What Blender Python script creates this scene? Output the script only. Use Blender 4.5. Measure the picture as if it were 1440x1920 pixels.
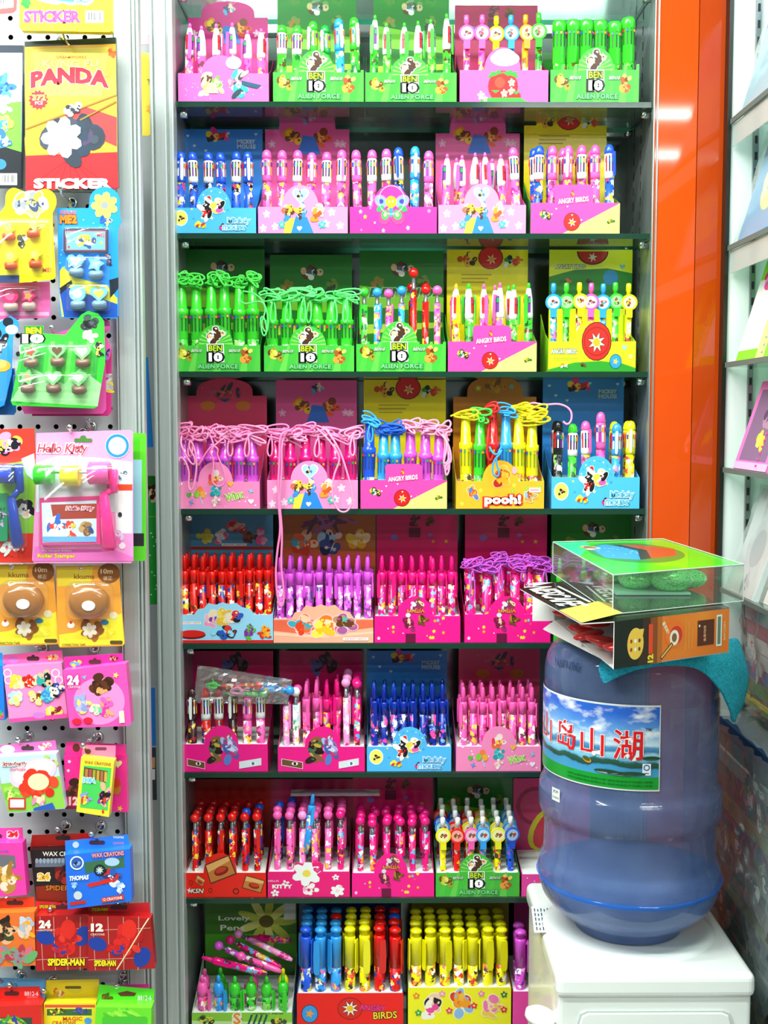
import bpy, bmesh, math, random
from mathutils import Vector, Matrix
for _o in list(bpy.data.objects): bpy.data.objects.remove(_o)
SC = bpy.context.scene; COL = SC.collection
# ------------------------------------------------------------------ camera, world, lights, exposure
FPX, EYE, PITCH, YAW = 2270.0, 1.5, math.radians(4.5), math.radians(0.38)
cam_data = bpy.data.cameras.new('camera'); cam = bpy.data.objects.new('camera', cam_data); COL.objects.link(cam)
cam_data.sensor_fit = 'VERTICAL'; cam_data.sensor_height = 36.0; cam_data.lens = FPX/1920*36.0
cam_data.clip_start = 0.05; cam_data.clip_end = 60
cam.location = (0, 0, EYE); cam.rotation_euler = (math.pi/2-PITCH, 0, -YAW)
SC.camera = cam
SC.view_settings.view_transform = 'Standard'; SC.view_settings.look = 'None'
SC.view_settings.gamma = 1.0; SC.view_settings.use_curve_mapping = False
SC.view_settings.exposure = 0.12
SC.cycles.max_bounces = 7; SC.cycles.transparent_max_bounces = 14
SC.cycles.glossy_bounces = 3; SC.cycles.diffuse_bounces = 3; SC.cycles.transmission_bounces = 6
SC.cycles.sample_clamp_indirect = 4.0
SC.cycles.use_denoising = True
world = bpy.data.worlds.new('shop_light'); SC.world = world; world.use_nodes = True
world.node_tree.nodes['Background'].inputs[0].default_value = (0.86, 0.96, 0.95, 1)
world.node_tree.nodes['Background'].inputs[1].default_value = 0.21
def area(name, loc, sx, sy, power, col=(0.93, 1.0, 0.96), rot=(0, 0, 0)):
    l = bpy.data.lights.new(name, 'AREA'); l.shape = 'RECTANGLE'; l.size = sx; l.size_y = sy; l.energy = power; l.color = col
    o = bpy.data.objects.new(name, l); o.location = loc; o.rotation_euler = rot; COL.objects.link(o); return o
CEIL = 2.75
TUBES = [(-0.9, 0.75), (0.9, 0.75), (1.2, -1.0), (1.3, -1.75), (-1.6, -0.2), (-0.5, 1.25)]
for i, (x, y) in enumerate(TUBES):
    area('tube_light', (x, y, CEIL-0.06), 1.5, 0.10, (42, 27, 22, 22, 30, 34)[i])
_M = cam.rotation_euler.to_matrix()
def P(u, v, Y):
    """point of the plane y = Y seen at pixel (u, v)"""
    d = _M @ Vector(((u-720)/FPX, (960-v)/FPX, -1.0)); t = Y/d.y
    return Vector((d.x*t, Y, EYE+d.z*t))
def PZ(u, v, Z):
    """point of the level plane z = Z seen at pixel (u, v)"""
    d = _M @ Vector(((u-720)/FPX, (960-v)/FPX, -1.0)); t = (Z-EYE)/d.z
    return Vector((d.x*t, d.y*t, Z))
# ------------------------------------------------------------------ materials
def lin(h):
    if isinstance(h, str): h = int(h, 16)
    c = [((h >> s) & 255)/255 for s in (16, 8, 0)]
    return tuple(x/12.92 if x <= 0.04045 else ((x+0.055)/1.055)**2.4 for x in c)+(1,)
_mats = {}
def mat(h, rough=0.38, metal=0.0, alpha=1.0, trans=0.0, coat=0.0, emit=None):
    key = (h, rough, metal, alpha, trans, coat, emit)
    if key in _mats: return _mats[key]
    m = bpy.data.materials.new('surface_%s' % (h if isinstance(h, str) else '%06x' % h)); m.use_nodes = True
    b = m.node_tree.nodes['Principled BSDF']
    b.inputs['Base Color'].default_value = lin(h); b.inputs['Roughness'].default_value = rough
    b.inputs['Metallic'].default_value = metal; b.inputs['Alpha'].default_value = alpha
    b.inputs['Transmission Weight'].default_value = trans; b.inputs['Specular IOR Level'].default_value = 0.0 if rough >= .9 else .5; b.inputs['Coat Weight'].default_value = coat
    if emit: b.inputs['Emission Color'].default_value = lin(h); b.inputs['Emission Strength'].default_value = emit
    _mats[key] = m; return m
def nodes(m): return m.node_tree.nodes, m.node_tree.links
def glass_mat(name, tint, refl=0.12, rough=0.03, dust=0.0, ior=1.5):
    """thin clear sheet: light passes, a Fresnel share is mirrored, a little dust scatters"""
    m = bpy.data.materials.new(name); m.use_nodes = True; N, L = nodes(m); N.clear()
    out = N.new('ShaderNodeOutputMaterial'); mix = N.new('ShaderNodeMixShader'); tr = N.new('ShaderNodeBsdfTransparent'); gl = N.new('ShaderNodeBsdfGlossy')
    lw = N.new('ShaderNodeLayerWeight'); lw.inputs[0].default_value = 0.5; fr = N.new('ShaderNodeMath'); fr.operation = 'POWER'; fr.inputs[1].default_value = 4.0; L.new(lw.outputs['Facing'], fr.inputs[0]); ad = N.new('ShaderNodeMath'); ad.operation = 'MULTIPLY_ADD'
    ad.inputs[1].default_value = 0.8 if ior > 1.3 else 0.35; ad.inputs[2].default_value = 0.035+refl*0.3; L.new(fr.outputs[0], ad.inputs[0])
    tr.inputs[0].default_value = tint; gl.inputs['Roughness'].default_value = rough
    L.new(ad.outputs[0], mix.inputs[0]); L.new(tr.outputs[0], mix.inputs[1]); L.new(gl.outputs[0], mix.inputs[2])
    last = mix
    if dust:
        df = N.new('ShaderNodeBsdfDiffuse'); df.inputs[0].default_value = (0.85, 0.92, 0.9, 1); m2 = N.new('ShaderNodeMixShader'); m2.inputs[0].default_value = dust
        L.new(mix.outputs[0], m2.inputs[1]); L.new(df.outputs[0], m2.inputs[2]); last = m2
    L.new(last.outputs[0], out.inputs[0]); return m
_pm = {}
def print_mat(base, accents, scale=150.0, rough=0.28):
    """shiny printed plastic: irregular patches of ink, different on each copy"""
    key = (base, tuple(accents), scale)
    if key in _pm: return _pm[key]
    m = bpy.data.materials.new('printed_plastic'); m.use_nodes = True; N, L = nodes(m); b = N['Principled BSDF']; b.inputs['Roughness'].default_value = rough
    tc = N.new('ShaderNodeTexCoord'); oi = N.new('ShaderNodeObjectInfo'); mp = N.new('ShaderNodeMapping')
    mul = N.new('ShaderNodeVectorMath'); mul.operation = 'SCALE'; mul.inputs[3].default_value = 3.0
    cb = N.new('ShaderNodeCombineXYZ'); L.new(oi.outputs['Random'], cb.inputs[0]); L.new(oi.outputs['Random'], cb.inputs[2]); L.new(cb.outputs[0], mul.inputs[0])
    L.new(tc.outputs['Object'], mp.inputs[0]); L.new(mul.outputs[0], mp.inputs['Location'])
    vo = N.new('ShaderNodeTexVoronoi'); vo.inputs['Scale'].default_value = scale; nw = N.new('ShaderNodeTexNoise'); nw.inputs['Scale'].default_value = 220; L.new(mp.outputs[0], nw.inputs['Vector'])
    sc = N.new('ShaderNodeVectorMath'); sc.operation = 'SCALE'; sc.inputs[3].default_value = 0.012; L.new(nw.outputs['Color'], sc.inputs[0]); av = N.new('ShaderNodeVectorMath'); L.new(mp.outputs[0], av.inputs[0]); L.new(sc.outputs[0], av.inputs[1]); L.new(av.outputs[0], vo.inputs['Vector'])
    sp = N.new('ShaderNodeSeparateColor'); L.new(vo.outputs['Color'], sp.inputs[0])
    rp = N.new('ShaderNodeValToRGB'); rp.color_ramp.interpolation = 'CONSTANT'
    cols = [base]+list(accents); n = len(accents); e = rp.color_ramp.elements
    e[0].position = 0; e[0].color = lin(base); e[1].position = 0.60; e[1].color = lin(accents[0])
    for i in range(1, n):
        x = e.new(0.60+0.40*i/n); x.color = lin(accents[i])
    L.new(sp.outputs[0], rp.inputs[0]); L.new(rp.outputs[0], b.inputs['Base Color']); _pm[key] = m; return m
def noise_mat(name, c1, c2, scale, rough=0.4, metal=0.0, stretch=(1, 1, 1), lo=0.35, hi=0.65, alpha=1.0, bump=0.0, bscale=None):
    m = bpy.data.materials.new(name); m.use_nodes = True; N, L = nodes(m); b = N['Principled BSDF']
    b.inputs['Roughness'].default_value = rough; b.inputs['Metallic'].default_value = metal; b.inputs['Alpha'].default_value = alpha
    tc = N.new('ShaderNodeTexCoord'); mp = N.new('ShaderNodeMapping'); mp.inputs['Scale'].default_value = stretch; L.new(tc.outputs['Object'], mp.inputs[0])
    no = N.new('ShaderNodeTexNoise'); no.inputs['Scale'].default_value = scale; no.inputs['Detail'].default_value = 4; L.new(mp.outputs[0], no.inputs['Vector'])
    rp = N.new('ShaderNodeValToRGB'); rp.color_ramp.elements[0].position = lo; rp.color_ramp.elements[1].position = hi
    rp.color_ramp.elements[0].color = lin(c1); rp.color_ramp.elements[1].color = lin(c2)
    L.new(no.outputs[0], rp.inputs[0]); L.new(rp.outputs[0], b.inputs['Base Color'])
    if bump:
        bp = N.new('ShaderNodeBump'); bp.inputs['Strength'].default_value = bump; bp.inputs['Distance'].default_value = 0.004
        n2 = N.new('ShaderNodeTexNoise'); n2.inputs['Scale'].default_value = bscale or scale; L.new(mp.outputs[0], n2.inputs['Vector'])
        L.new(n2.outputs[0], bp.inputs['Height']); L.new(bp.outputs[0], b.inputs['Normal'])
    return m
# ------------------------------------------------------------------ objects
def link(name, data, parent=None, loc=None, rot=None):
    o = bpy.data.objects.new(name, data); COL.objects.link(o)
    if parent is not None: o.parent = parent
    if loc is not None: o.location = loc
    if rot is not None: o.rotation_euler = rot
    return o
def tag(o, label=None, cat=None, group=None, kind=None):
    if label: o['label'] = label
    if cat: o['category'] = cat
    if group: o['group'] = group
    if kind: o['kind'] = kind
    return o
def thing(name, label, cat, loc=(0, 0, 0), rz=0.0, group=None, rot=None):
    o = link(name, None, None, loc, rot or (0, 0, rz)); o.empty_display_size = 0.02
    return tag(o, label, cat, group)
class MB:
    """collects faces with materials; build() links them as one mesh object"""
    def __init__(s): s.v = []; s.f = []; s.m = []; s.mats = []; s.sm = []
    def mi(s, m):
        if m not in s.mats: s.mats.append(m)
        return s.mats.index(m)
    def add(s, vs, fs, m, smooth=False):
        n = len(s.v); s.v += [tuple(x) for x in vs]; i = s.mi(m)
        for f in fs: s.f.append([n+k for k in f]); s.m.append(i); s.sm.append(smooth)
        return s
    def box(s, x0, x1, y0, y1, z0, z1, m, T=None):
        vs = [Vector((x, y, z)) for z in (z0, z1) for y in (y0, y1) for x in (x0, x1)]
        if T is not None: vs = [T @ v for v in vs]
        return s.add(vs, [(0, 2, 3, 1), (4, 5, 7, 6), (0, 1, 5, 4), (2, 6, 7, 3), (0, 4, 6, 2), (1, 3, 7, 5)], m)
    def prism(s, pts, y0, y1, m, T=None):
        """outline in x,z pushed from y0 (front) to y1"""
        n = len(pts); vs = [Vector((x, y0, z)) for x, z in pts]+[Vector((x, y1, z)) for x, z in pts]
        if T is not None: vs = [T @ v for v in vs]
        return s.add(vs, [list(range(n)), list(range(2*n-1, n-1, -1))]+[(i, i+n, (i+1) % n+n, (i+1) % n) for i in range(n)], m)
    def lathe(s, prof, m, n=14, T=None, cap=True, sx=1.0, sy=1.0):
        vs = []; k = len(prof)
        for z, r in prof:
            for i in range(n):
                a = 2*math.pi*i/n; vs.append(Vector((r*math.cos(a)*sx, r*math.sin(a)*sy, z)))
        if T is not None: vs = [T @ v for v in vs]
        fs = [(j*n+i, j*n+(i+1) % n, (j+1)*n+(i+1) % n, (j+1)*n+i) for j in range(k-1) for i in range(n)]
        s.add(vs, fs, m, True); b = len(s.v)-len(vs); i = s.mi(m)
        if cap:
            for ring in (list(range(b+n-1, b-1, -1)), list(range(b+(k-1)*n, b+k*n))):
                s.f.append(ring); s.m.append(i); s.sm.append(False)
        return s
    def mesh(s, name='mesh'):
        me = bpy.data.meshes.new(name); me.from_pydata(s.v, [], s.f)
        for m in s.mats: me.materials.append(m)
        me.polygons.foreach_set('material_index', s.m); me.polygons.foreach_set('use_smooth', s.sm); me.update(); return me
    def build(s, name, parent=None, loc=None, rot=None, bevel=0.0, segs=2, solid=0.0):
        o = link(name, s.mesh(name), parent, loc, rot)
        if solid: md = o.modifiers.new('solid', 'SOLIDIFY'); md.thickness = solid; md.offset = 0
        if bevel: md = o.modifiers.new('bevel', 'BEVEL'); md.width = bevel; md.segments = segs; md.limit_method = 'ANGLE'
        return o
def sphere_prof(zc, r, n=7): return [(zc-r*math.cos(math.pi*i/n), max(r*math.sin(math.pi*i/n), 1e-5)) for i in range(n+1)]
def tube(name, pts, r, m, parent=None, cyclic=False, res=3, loc=None):
    c = bpy.data.curves.new(name, 'CURVE'); c.dimensions = '3D'; c.bevel_depth = r; c.bevel_resolution = 1; c.resolution_u = res
    for run in (pts if isinstance(pts[0][0], (tuple, list, Vector)) else [pts]):
        s = c.splines.new('NURBS'); s.points.add(len(run)-1)
        for i, p in enumerate(run): s.points[i].co = (p[0], p[1], p[2], 1)
        s.order_u = 3; s.use_endpoint_u = not cyclic; s.use_cyclic_u = cyclic
    c.materials.append(m); c.use_fill_caps = True
    o = bpy.data.objects.new(name, c); me = bpy.data.meshes.new_from_object(o); bpy.data.objects.remove(o)
    me.polygons.foreach_set('use_smooth', [True]*len(me.polygons)); return link(name, me, parent, loc)
# ------------------------------------------------------------------ printed artwork
_txt = {}
def text_tris(s, off):
    if (s, off) in _txt: return _txt[(s, off)]
    cu = bpy.data.curves.new('t', 'FONT'); cu.body = s; cu.size = 1; cu.offset = off; cu.resolution_u = 2
    o = bpy.data.objects.new('t', cu); me = o.to_mesh(); vs = [(v.co.x, v.co.y) for v in me.vertices]; fs = [tuple(p.vertices) for p in me.polygons]
    o.to_mesh_clear(); bpy.data.objects.remove(o); bpy.data.curves.remove(cu)
    if vs:
        xs = [v[0] for v in vs]; ys = [v[1] for v in vs]; x0, x1, y0, y1 = min(xs)+off, max(xs)-off, min(ys)+off, max(ys)-off
        h = max(y1-y0, 1e-4); vs = [((x-(x0+x1)/2)/h, (y-(y0+y1)/2)/h) for x, y in vs]; w = (x1-x0)/h
    else: w = 1
    _txt[(s, off)] = (vs, fs, w); return _txt[(s, off)]
class Art:
    """flat ink shapes; px=True takes photograph-sized units with v downwards about (ox, oy)"""
    def __init__(s, scale=1.0, ox=0.0, oy=0.0, down=False, rough=0.35, step=0.000009):
        s.s = scale; s.ox = ox; s.oy = oy; s.sg = -1 if down else 1; s.sh = []; s.d = 0; s.rough = rough; s.step = step
    def put(s, vs, fs, col):
        s.d += s.step; s.sh.append(([((x-s.ox)*s.s, (y-s.oy)*s.s*s.sg, s.d) for x, y in vs], fs, col))
    def poly(s, pts, col): s.put(pts, [tuple(range(len(pts)))], col); return s
    def rect(s, x0, y0, x1, y1, col): return s.poly([(x0, y0), (x1, y0), (x1, y1), (x0, y1)], col)
    def ell(s, cx, cy, rx, ry, col, n=18, rot=0.0, a0=0, a1=2*math.pi):
        c, q = math.cos(rot), math.sin(rot); full = a1-a0 > 6.2
        p = [(rx*math.cos(a0+(a1-a0)*i/(n if full else n-1)), ry*math.sin(a0+(a1-a0)*i/(n if full else n-1))) for i in range(n)]
        return s.poly([(cx+x*c-y*q, cy+x*q+y*c) for x, y in p], col)
    def star(s, cx, cy, r, col, n=5, inner=0.45, rot=0.3):
        pts = [(cx+r*(1 if i % 2 == 0 else inner)*math.sin(rot+math.pi*i/n), cy+r*(1 if i % 2 == 0 else inner)*math.cos(rot+math.pi*i/n)) for i in range(2*n)]
        vs = [(cx, cy)]+pts; k = len(pts); s.put(vs, [(0, 1+i, 1+(i+1) % k) for i in range(k)], col); return s
    def flower(s, cx, cy, r, col, mid, n=5):
        for i in range(n):
            a = 2*math.pi*i/n+0.4; s.ell(cx+r*.55*math.cos(a), cy+r*.55*math.sin(a), r*.45, r*.32, col, 8, a)
            if i < n-1: s.d -= s.step*.6
        return s.ell(cx, cy, r*.28, r*.28, mid, 8)
    def heart(s, cx, cy, r, col):
        pts = []
        for i in range(20):
            t = 2*math.pi*i/20; pts.append((cx+r*math.sin(t)**3, cy+s.sg*r/16*(13*math.cos(t)-5*math.cos(2*t)-2*math.cos(3*t)-math.cos(4*t))))
        vs = [(cx, cy)]+pts; s.put(vs, [(0, 1+i, 1+(i+1) % 20) for i in range(20)], col); return s
    def line(s, x0, y0, x1, y1, w, col):
        dx, dy = x1-x0, y1-y0; l = math.hypot(dx, dy) or 1; nx, ny = -dy/l*w/2, dx/l*w/2
        return s.poly([(x0+nx, y0+ny), (x1+nx, y1+ny), (x1-nx, y1-ny), (x0-nx, y0-ny)], col)
    def ring(s, cx, cy, r, w, col, n=24):
        vs = [(cx+q*math.cos(2*math.pi*i/n), cy+q*math.sin(2*math.pi*i/n)) for i in range(n) for q in (r, r-w)]
        s.put(vs, [(2*i, 2*((i+1) % n), 2*((i+1) % n)+1, 2*i+1) for i in range(n)], col); return s
    def text(s, t, cx, cy, h, col, out=None, width=None, ow=0.09, bold=0.02, shear=0.0, rot=0.0, curve=0.0):
        """out = outline colour; width squeezes; curve bends the line up at its ends"""
        for c, off in (((out, bold+ow),) if out else ())+((col, bold),):
            vs, fs, w = text_tris(t, off); k = (width/(w*h)) if width else 1.0; R, Q = math.cos(rot), math.sin(rot); res = []
            for x, y in vs:
                x, y = x*h*k+shear*y*h, y*h; y += curve*(x/(w*h*k/2+1e-6))**2*h
                x, y = x*R-y*Q, x*Q+y*R; res.append((cx+x, cy+y*s.sg))
            s.put(res, fs, c)
        return s
    def patch(s, cx, cy, w, h, cols, seed=1, n=9, out='F4F8EE'):
        """a lively cluster of coloured ink patches with a pale outline; makes no figure"""
        n = int(n*1.5)+2
        R = random.Random(seed); e = []
        for i in range(n):
            a = R.uniform(0, 6.28); q = R.uniform(.05, .36)
            e.append((cx+w*q*math.cos(a), cy+h*q*math.sin(a), w*R.uniform(.10, .20), h*R.uniform(.10, .20), R.uniform(0, 3)))
        if out:
            for x, y, a, b, r in e: s.ell(x, y, a+w*.035, b+w*.035, out, 12, r); s.d -= s.step*.9
            s.d += s.step
        for i, (x, y, a, b, r) in enumerate(e): s.ell(x, y, a, b, cols[i % len(cols)], 12, r)
        for i in range(n//2):
            x, y, a, b, r = e[i]; s.ell(x+a*.2, y+b*.2, a*.35, b*.3, cols[(i+2) % len(cols)], 8, r)
        return s
    def build(s, name, parent, warp=None, loc=None, rot=None):
        warp = warp or (lambda x, y, d: (x, -d, y)); mb = MB()
        for vs, fs, col in s.sh:
            mb.add([warp(*v) for v in vs], fs, col if not isinstance(col, (str, int)) else mat(col, s.rough))
        return mb.build(name, parent, loc, rot)
# ------------------------------------------------------------------ the room
YC, YB = 1.95, 2.155                       # cabinet front plane, cabinet back plane
def struct(o, label=None): o['kind'] = 'structure'; (label and o.__setitem__('label', label)); return o
tile = noise_mat('floor_tile', '7E7A72', '8C8880', 3.0, 0.25)
mb = MB(); mb.box(-3.2, 3.2, -3.6, 3.0, -0.05, 0, tile); struct(mb.build('floor'), 'pale polished shop floor tiles')
mb = MB(); mb.box(-3.2, 3.2, -3.6, 3.0, CEIL, CEIL+0.05, mat('F4F6F2', 0.8)); struct(mb.build('ceiling'), 'white shop ceiling')
mb = MB(); mb.box(-3.2, 3.2, 2.30, 2.36, 0, CEIL, mat('D9DEDC', 0.6)); struct(mb.build('wall_back'), 'pale wall behind the pen cabinet')
for i, (x, y) in enumerate(TUBES):
    t = thing('ceiling_light', 'white fluorescent tube batten on the shop ceiling', 'ceiling light', (x, y, CEIL), 0, 'fluorescent battens on the shop ceiling')
    h = MB(); h.box(-0.78, 0.78, -0.05, 0.05, -0.03, 0, mat('F2F2F0', 0.5)); h.build('housing', t)
    h = MB(); h.lathe([(-0.75, 0.013), (0.75, 0.013)], mat('F4FFFA', 0.3, emit=9.0), 10, Matrix.Translation((0, 0, -0.045)) @ Matrix.Rotation(math.pi/2, 4, 'Y')); h.build('tube', t)
# brushed aluminium with grooves
ALU = noise_mat('brushed_aluminium', 'B4BCBA', 'C6CDCB', 60, 0.34, 0.85, (6, 6, 0.15))
ALU_W = noise_mat('satin_aluminium', 'C2CAC8', 'CDD5D3', 60, 0.40, 0.45, (6, 6, 0.15))
CHROME = mat('DDE2E2', 0.12, 1.0)
PANEL = noise_mat('cabinet_side_panel', '8F9698', 'A3AAAC', 40, 0.30, 0.55, (4, 4, 0.2))
def profile_bar(mb, x0, x1, y0, y1, z0, z1, m, grooves=2):
    """a bar with vertical rounded ribs on its front"""
    pat = {1: (.35, .3, .35), 2: (.14, .06, .50, .08, .22), 3: (.05, .03, .62, .05, .10, .05, .10)}[grooves]; w = x1-x0; pts = [(x0, y1)]; a = x0
    for i, q in enumerate(pat):
        b = a+q*w; d = 0.0055 if i % 2 else 0.0; e = min(.0012, q*w*.25); pts += [(a+e, y0+d), (b-e, y0+d)] if i % 2 else [(a, y0+d+.0012), (a+e, y0+d), (b-e, y0+d), (b, y0+d+.0012)]; a = b
    pts.append((x1, y1)); k = len(pts)
    vs = [(x, y, z0) for x, y in pts]+[(x, y, z1) for x, y in pts]
    mb.add(vs, [tuple(range(k)), tuple(range(2*k-1, k-1, -1))]+[(i, (i+1) % k, (i+1) % k+k, i+k) for i in range(k)], m)
# ------------------------------------------------------------------ the pen cabinet
XL, XR = P(336, 960, YC).x, P(1214, 960, YC).x
cab = thing('display_cabinet', 'tall open cabinet with aluminium posts and glass shelves full of pen cartons', 'cabinet', ((XL+XR)/2, YC, 0))
cx = (XL+XR)/2; hw = (XR-XL)/2; HT = 2.35
mb = MB(); mb.box(-hw-0.016, -hw, 0.0, YB-YC, 0.0, HT, PANEL); mb.build('side_panel', cab)
mb = MB(); mb.box(hw, hw+0.004, 0.0, YB-YC, 0.0, HT, PANEL)
for yy in (0.09, 0.145):
    for k in range(86): mb.box(hw-0.0006, hw, yy, yy+0.003, 0.2+k*.025, 0.2+k*.025+0.014, mat('16181A', 0.6))
mb.build('side_panel', cab)
back = noise_mat('mirror_back', '7E8886', '909A98', 12, 0.14, 0.85)
mb = MB(); mb.box(-hw, hw, YB-YC, YB-YC+0.006, 0.0, HT, back); mb.build('back_panel', cab)
mb = MB(); mb.box(-hw, hw, 0.01, YB-YC, 0.0, 0.09, mat('3A3E40', 0.5)); mb.build('plinth', cab)
mb = MB(); mb.box(-hw-0.016, hw+0.004, 0.0, YB-YC, HT, HT+0.03, PANEL); mb.build('top_panel', cab)
mb = MB(); a, b = P(292, 960, YC-0.02).x-cx, P(335, 960, YC-0.02).x-cx
profile_bar(mb, a, b, -0.02, 0.012, 0, HT, ALU_W, 2); mb.build('corner_post', cab, bevel=0.001)
mb = MB(); profile_bar(mb, hw-0.003, hw+0.006, -0.006, 0.006, 0, HT, ALU, 1); mb.build('edge_strip', cab)
# shelves
SHELF_V = [-31, 190, 437, 697, 955, 1207, 1449, 1685, 1985]
SHELF_Z = [P(720, v, YC).z for v in SHELF_V]
ORD = ['top', 'second', 'third', 'fourth', 'fifth', 'sixth', 'seventh', 'bottom']
glass_face = glass_mat('shelf_glass', (0.80, 0.92, 0.86, 1), 0.2, 0.03, 0.03)
glass_edge = mat('173A2C', 0.12); glass_back = mat('2FB08A', 0.15)
def glass_shelf(x0, x1, y0, y1, z, th, label, group, edge=glass_edge, name='glass_shelf'):
    t = MB(); vs = [(x, y, q) for q in (z-th, z) for y in (y0, y1) for x in (x0, x1)]
    t.add(vs, [(0, 2, 3, 1), (4, 5, 7, 6)], glass_face); t.add(vs, [(0, 1, 5, 4)], edge); t.add(vs, [(2, 6, 7, 3)], glass_back); t.add(vs, [(0, 4, 6, 2), (1, 3, 7, 5)], glass_edge)
    return tag(t.build(name), label, 'shelf', group)
for i, z in enumerate(SHELF_Z):
    lab = 'glass shelf with dark green edge %s' % ('above the top row of pen cartons' if i == 0 else 'carrying the %s row of pen cartons' % ORD[i-1])
    glass_shelf(XL+0.001, XR-0.001, YC+0.002, YC+0.172, z, 0.0085, lab, 'glass shelves of the pen cabinet')
    for sx, y in ((XR-0.016, 0.022), (XR-0.016, 0.15), (XL+0.004, 0.022)):
        p = MB(); p.lathe([(0, 0.0045), (0.002, 0.006), (0.012, 0.006)], CHROME, 10, Matrix.Translation((sx+(0.002 if sx < 0 else 0), YC+y, z-0.0155)) @ Matrix.Rotation(math.pi/2, 4, 'Y'))
        p.build('shelf_peg', cab, loc=(-cx, -YC, 0))
# ------------------------------------------------------------------ orange column
orange = mat('DA4A06', 0.05, coat=0.15); orange_dim_reflection = mat('B43E08', 0.05, coat=0.15)  # second panel's dimmer reflection is put into its colour as a deeper orange
col = thing('orange_column', 'glossy orange laminate column between the pen cabinet and the right-hand shelving', 'column', (0, YC, 0))
x0, x1, x2 = P(1215, 960, YC).x, P(1292, 960, YC).x, P(1349, 960, YC).x
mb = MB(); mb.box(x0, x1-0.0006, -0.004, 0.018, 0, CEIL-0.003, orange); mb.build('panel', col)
mb = MB(); T = Matrix.Translation((x1+0.0006, 0, 0)) @ Matrix.Rotation(math.radians(1.2), 4, 'Z'); mb.box(0, (x2-x1)*1.0, -0.004, 0.018, 0, CEIL-0.003, orange_dim_reflection, T); mb.build('panel', col)
mb = MB(); mb.box(x0, x2, 0.03, 0.35, 0, CEIL-0.003, mat('C23204', 0.3)); mb.build('column_core', col)
# ------------------------------------------------------------------ right-hand shelving (runs towards the camera)
XU = P(1355, 960, 1.93).x; white_p = mat('E3EBE8', 0.35)
un = thing('wall_shelving', 'white shelving unit with sloping rows of notebooks beside the orange column', 'shelving', (XU, 1.93, 0))
mb = MB(); mb.box(0.0, 0.36, 0.0, 0.02, 0, 2.6, white_p); mb.build('end_panel', un)
mb = MB(); mb.box(-0.007, -0.0005, -0.004, 0.02, 0, 2.6, mat('14180F', 0.35)); mb.build('edge_strip', un)
mb = MB(); mb.box(0.36, 0.38, -1.0, 0.02, 0, 2.6, white_p); mb.build('back_panel', un)
mb = MB(); mb.box(0.034, 0.042, -0.006, 0, 0.2, 2.5, mat('8D9694', 0.3, 0.8))
for k in range(90): mb.box(0.036, 0.040, -0.0066, -0.006, 0.25+k*.025, 0.25+k*.025+0.012, mat('14181A', 0.6))
mb.build('slotted_upright', un)
RV = [225, 462, 680, 876, 1100]; RZ = [P(1362, v, 1.93).z for v in RV]
RN = ['topmost', 'second', 'third', 'fourth', 'lowest']
strip = glass_mat('price_strip', (0.75, 0.88, 0.86, 1), 0.25, 0.08, 0.35)
for i, z in enumerate(RZ):
    s = thing('ledge', 'glass ledge of the right-hand shelving, %s of five' % RN[i], 'shelf', (XU, 1.925, z), 0, 'ledges of the right-hand shelving')
    t = MB(); t.box(0.0, 0.355, -0.95, 0.0, -0.008, 0, glass_face); t.box(-0.003, 0.0, -0.95, 0.0, -0.008, 0.0, mat('5E706C', 0.5)); t.build('shelf_glass', s)
    if i < 2: t = MB(); t.box(0.001, 0.0025, -0.95, -0.001, -0.043, -0.0085, strip); t.build('price_strip', s)
# ------------------------------------------------------------------ left pegboard with its frame
YP = 1.685; PITCHH = 0.025
pg = thing('pegboard', 'light grey perforated pegboard in an aluminium frame hung with carded goods', 'pegboard', (0, YP, 0))
xr = P(228, 960, YP).x; hx0 = P(3.5, 800, YP).x; hz0 = P(100, 800, YP).z
board = mat('C6CCCE', 0.45); hole = mat('101214', 0.7); mb = MB()
i0 = -3
nx = int((xr-(hx0+i0*PITCHH))/PITCHH); r = 0.0036
z_lo, z_hi = 0.45, 2.2; k0 = math.floor((z_lo-hz0)/PITCHH); k1 = math.ceil((z_hi-hz0)/PITCHH)
vs = []; fs = []; fh = []
for i in range(i0, i0+nx+1):
    for k in range(k0, k1):
        cxh, czh = hx0+i*PITCHH, hz0+k*PITCHH; q = PITCHH/2; b0 = len(vs)
        for j in range(8):
            a = math.pi*(j/4+.125); mx = max(abs(math.cos(a)), abs(math.sin(a))); 
            vs.append((min(cxh+q*math.cos(a)/mx, xr), 0, czh+q*math.sin(a)/mx))
        for j in range(8):
            a = math.pi*(j/4+.125); vs.append((min(cxh+r*math.cos(a), xr), 0, czh+r*math.sin(a)))
        for j in range(8):
            a = math.pi*(j/4+.125); vs.append((min(cxh+r*math.cos(a), xr), 0.004, czh+r*math.sin(a)))
        for j in range(8):
            j2 = (j+1) % 8; fs.append((b0+j, b0+j2, b0+8+j2, b0+8+j)); fh.append((b0+8+j, b0+8+j2, b0+16+j2, b0+16+j))
mb.add(vs, fs, board); mb.add(vs, fh, hole)
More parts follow.
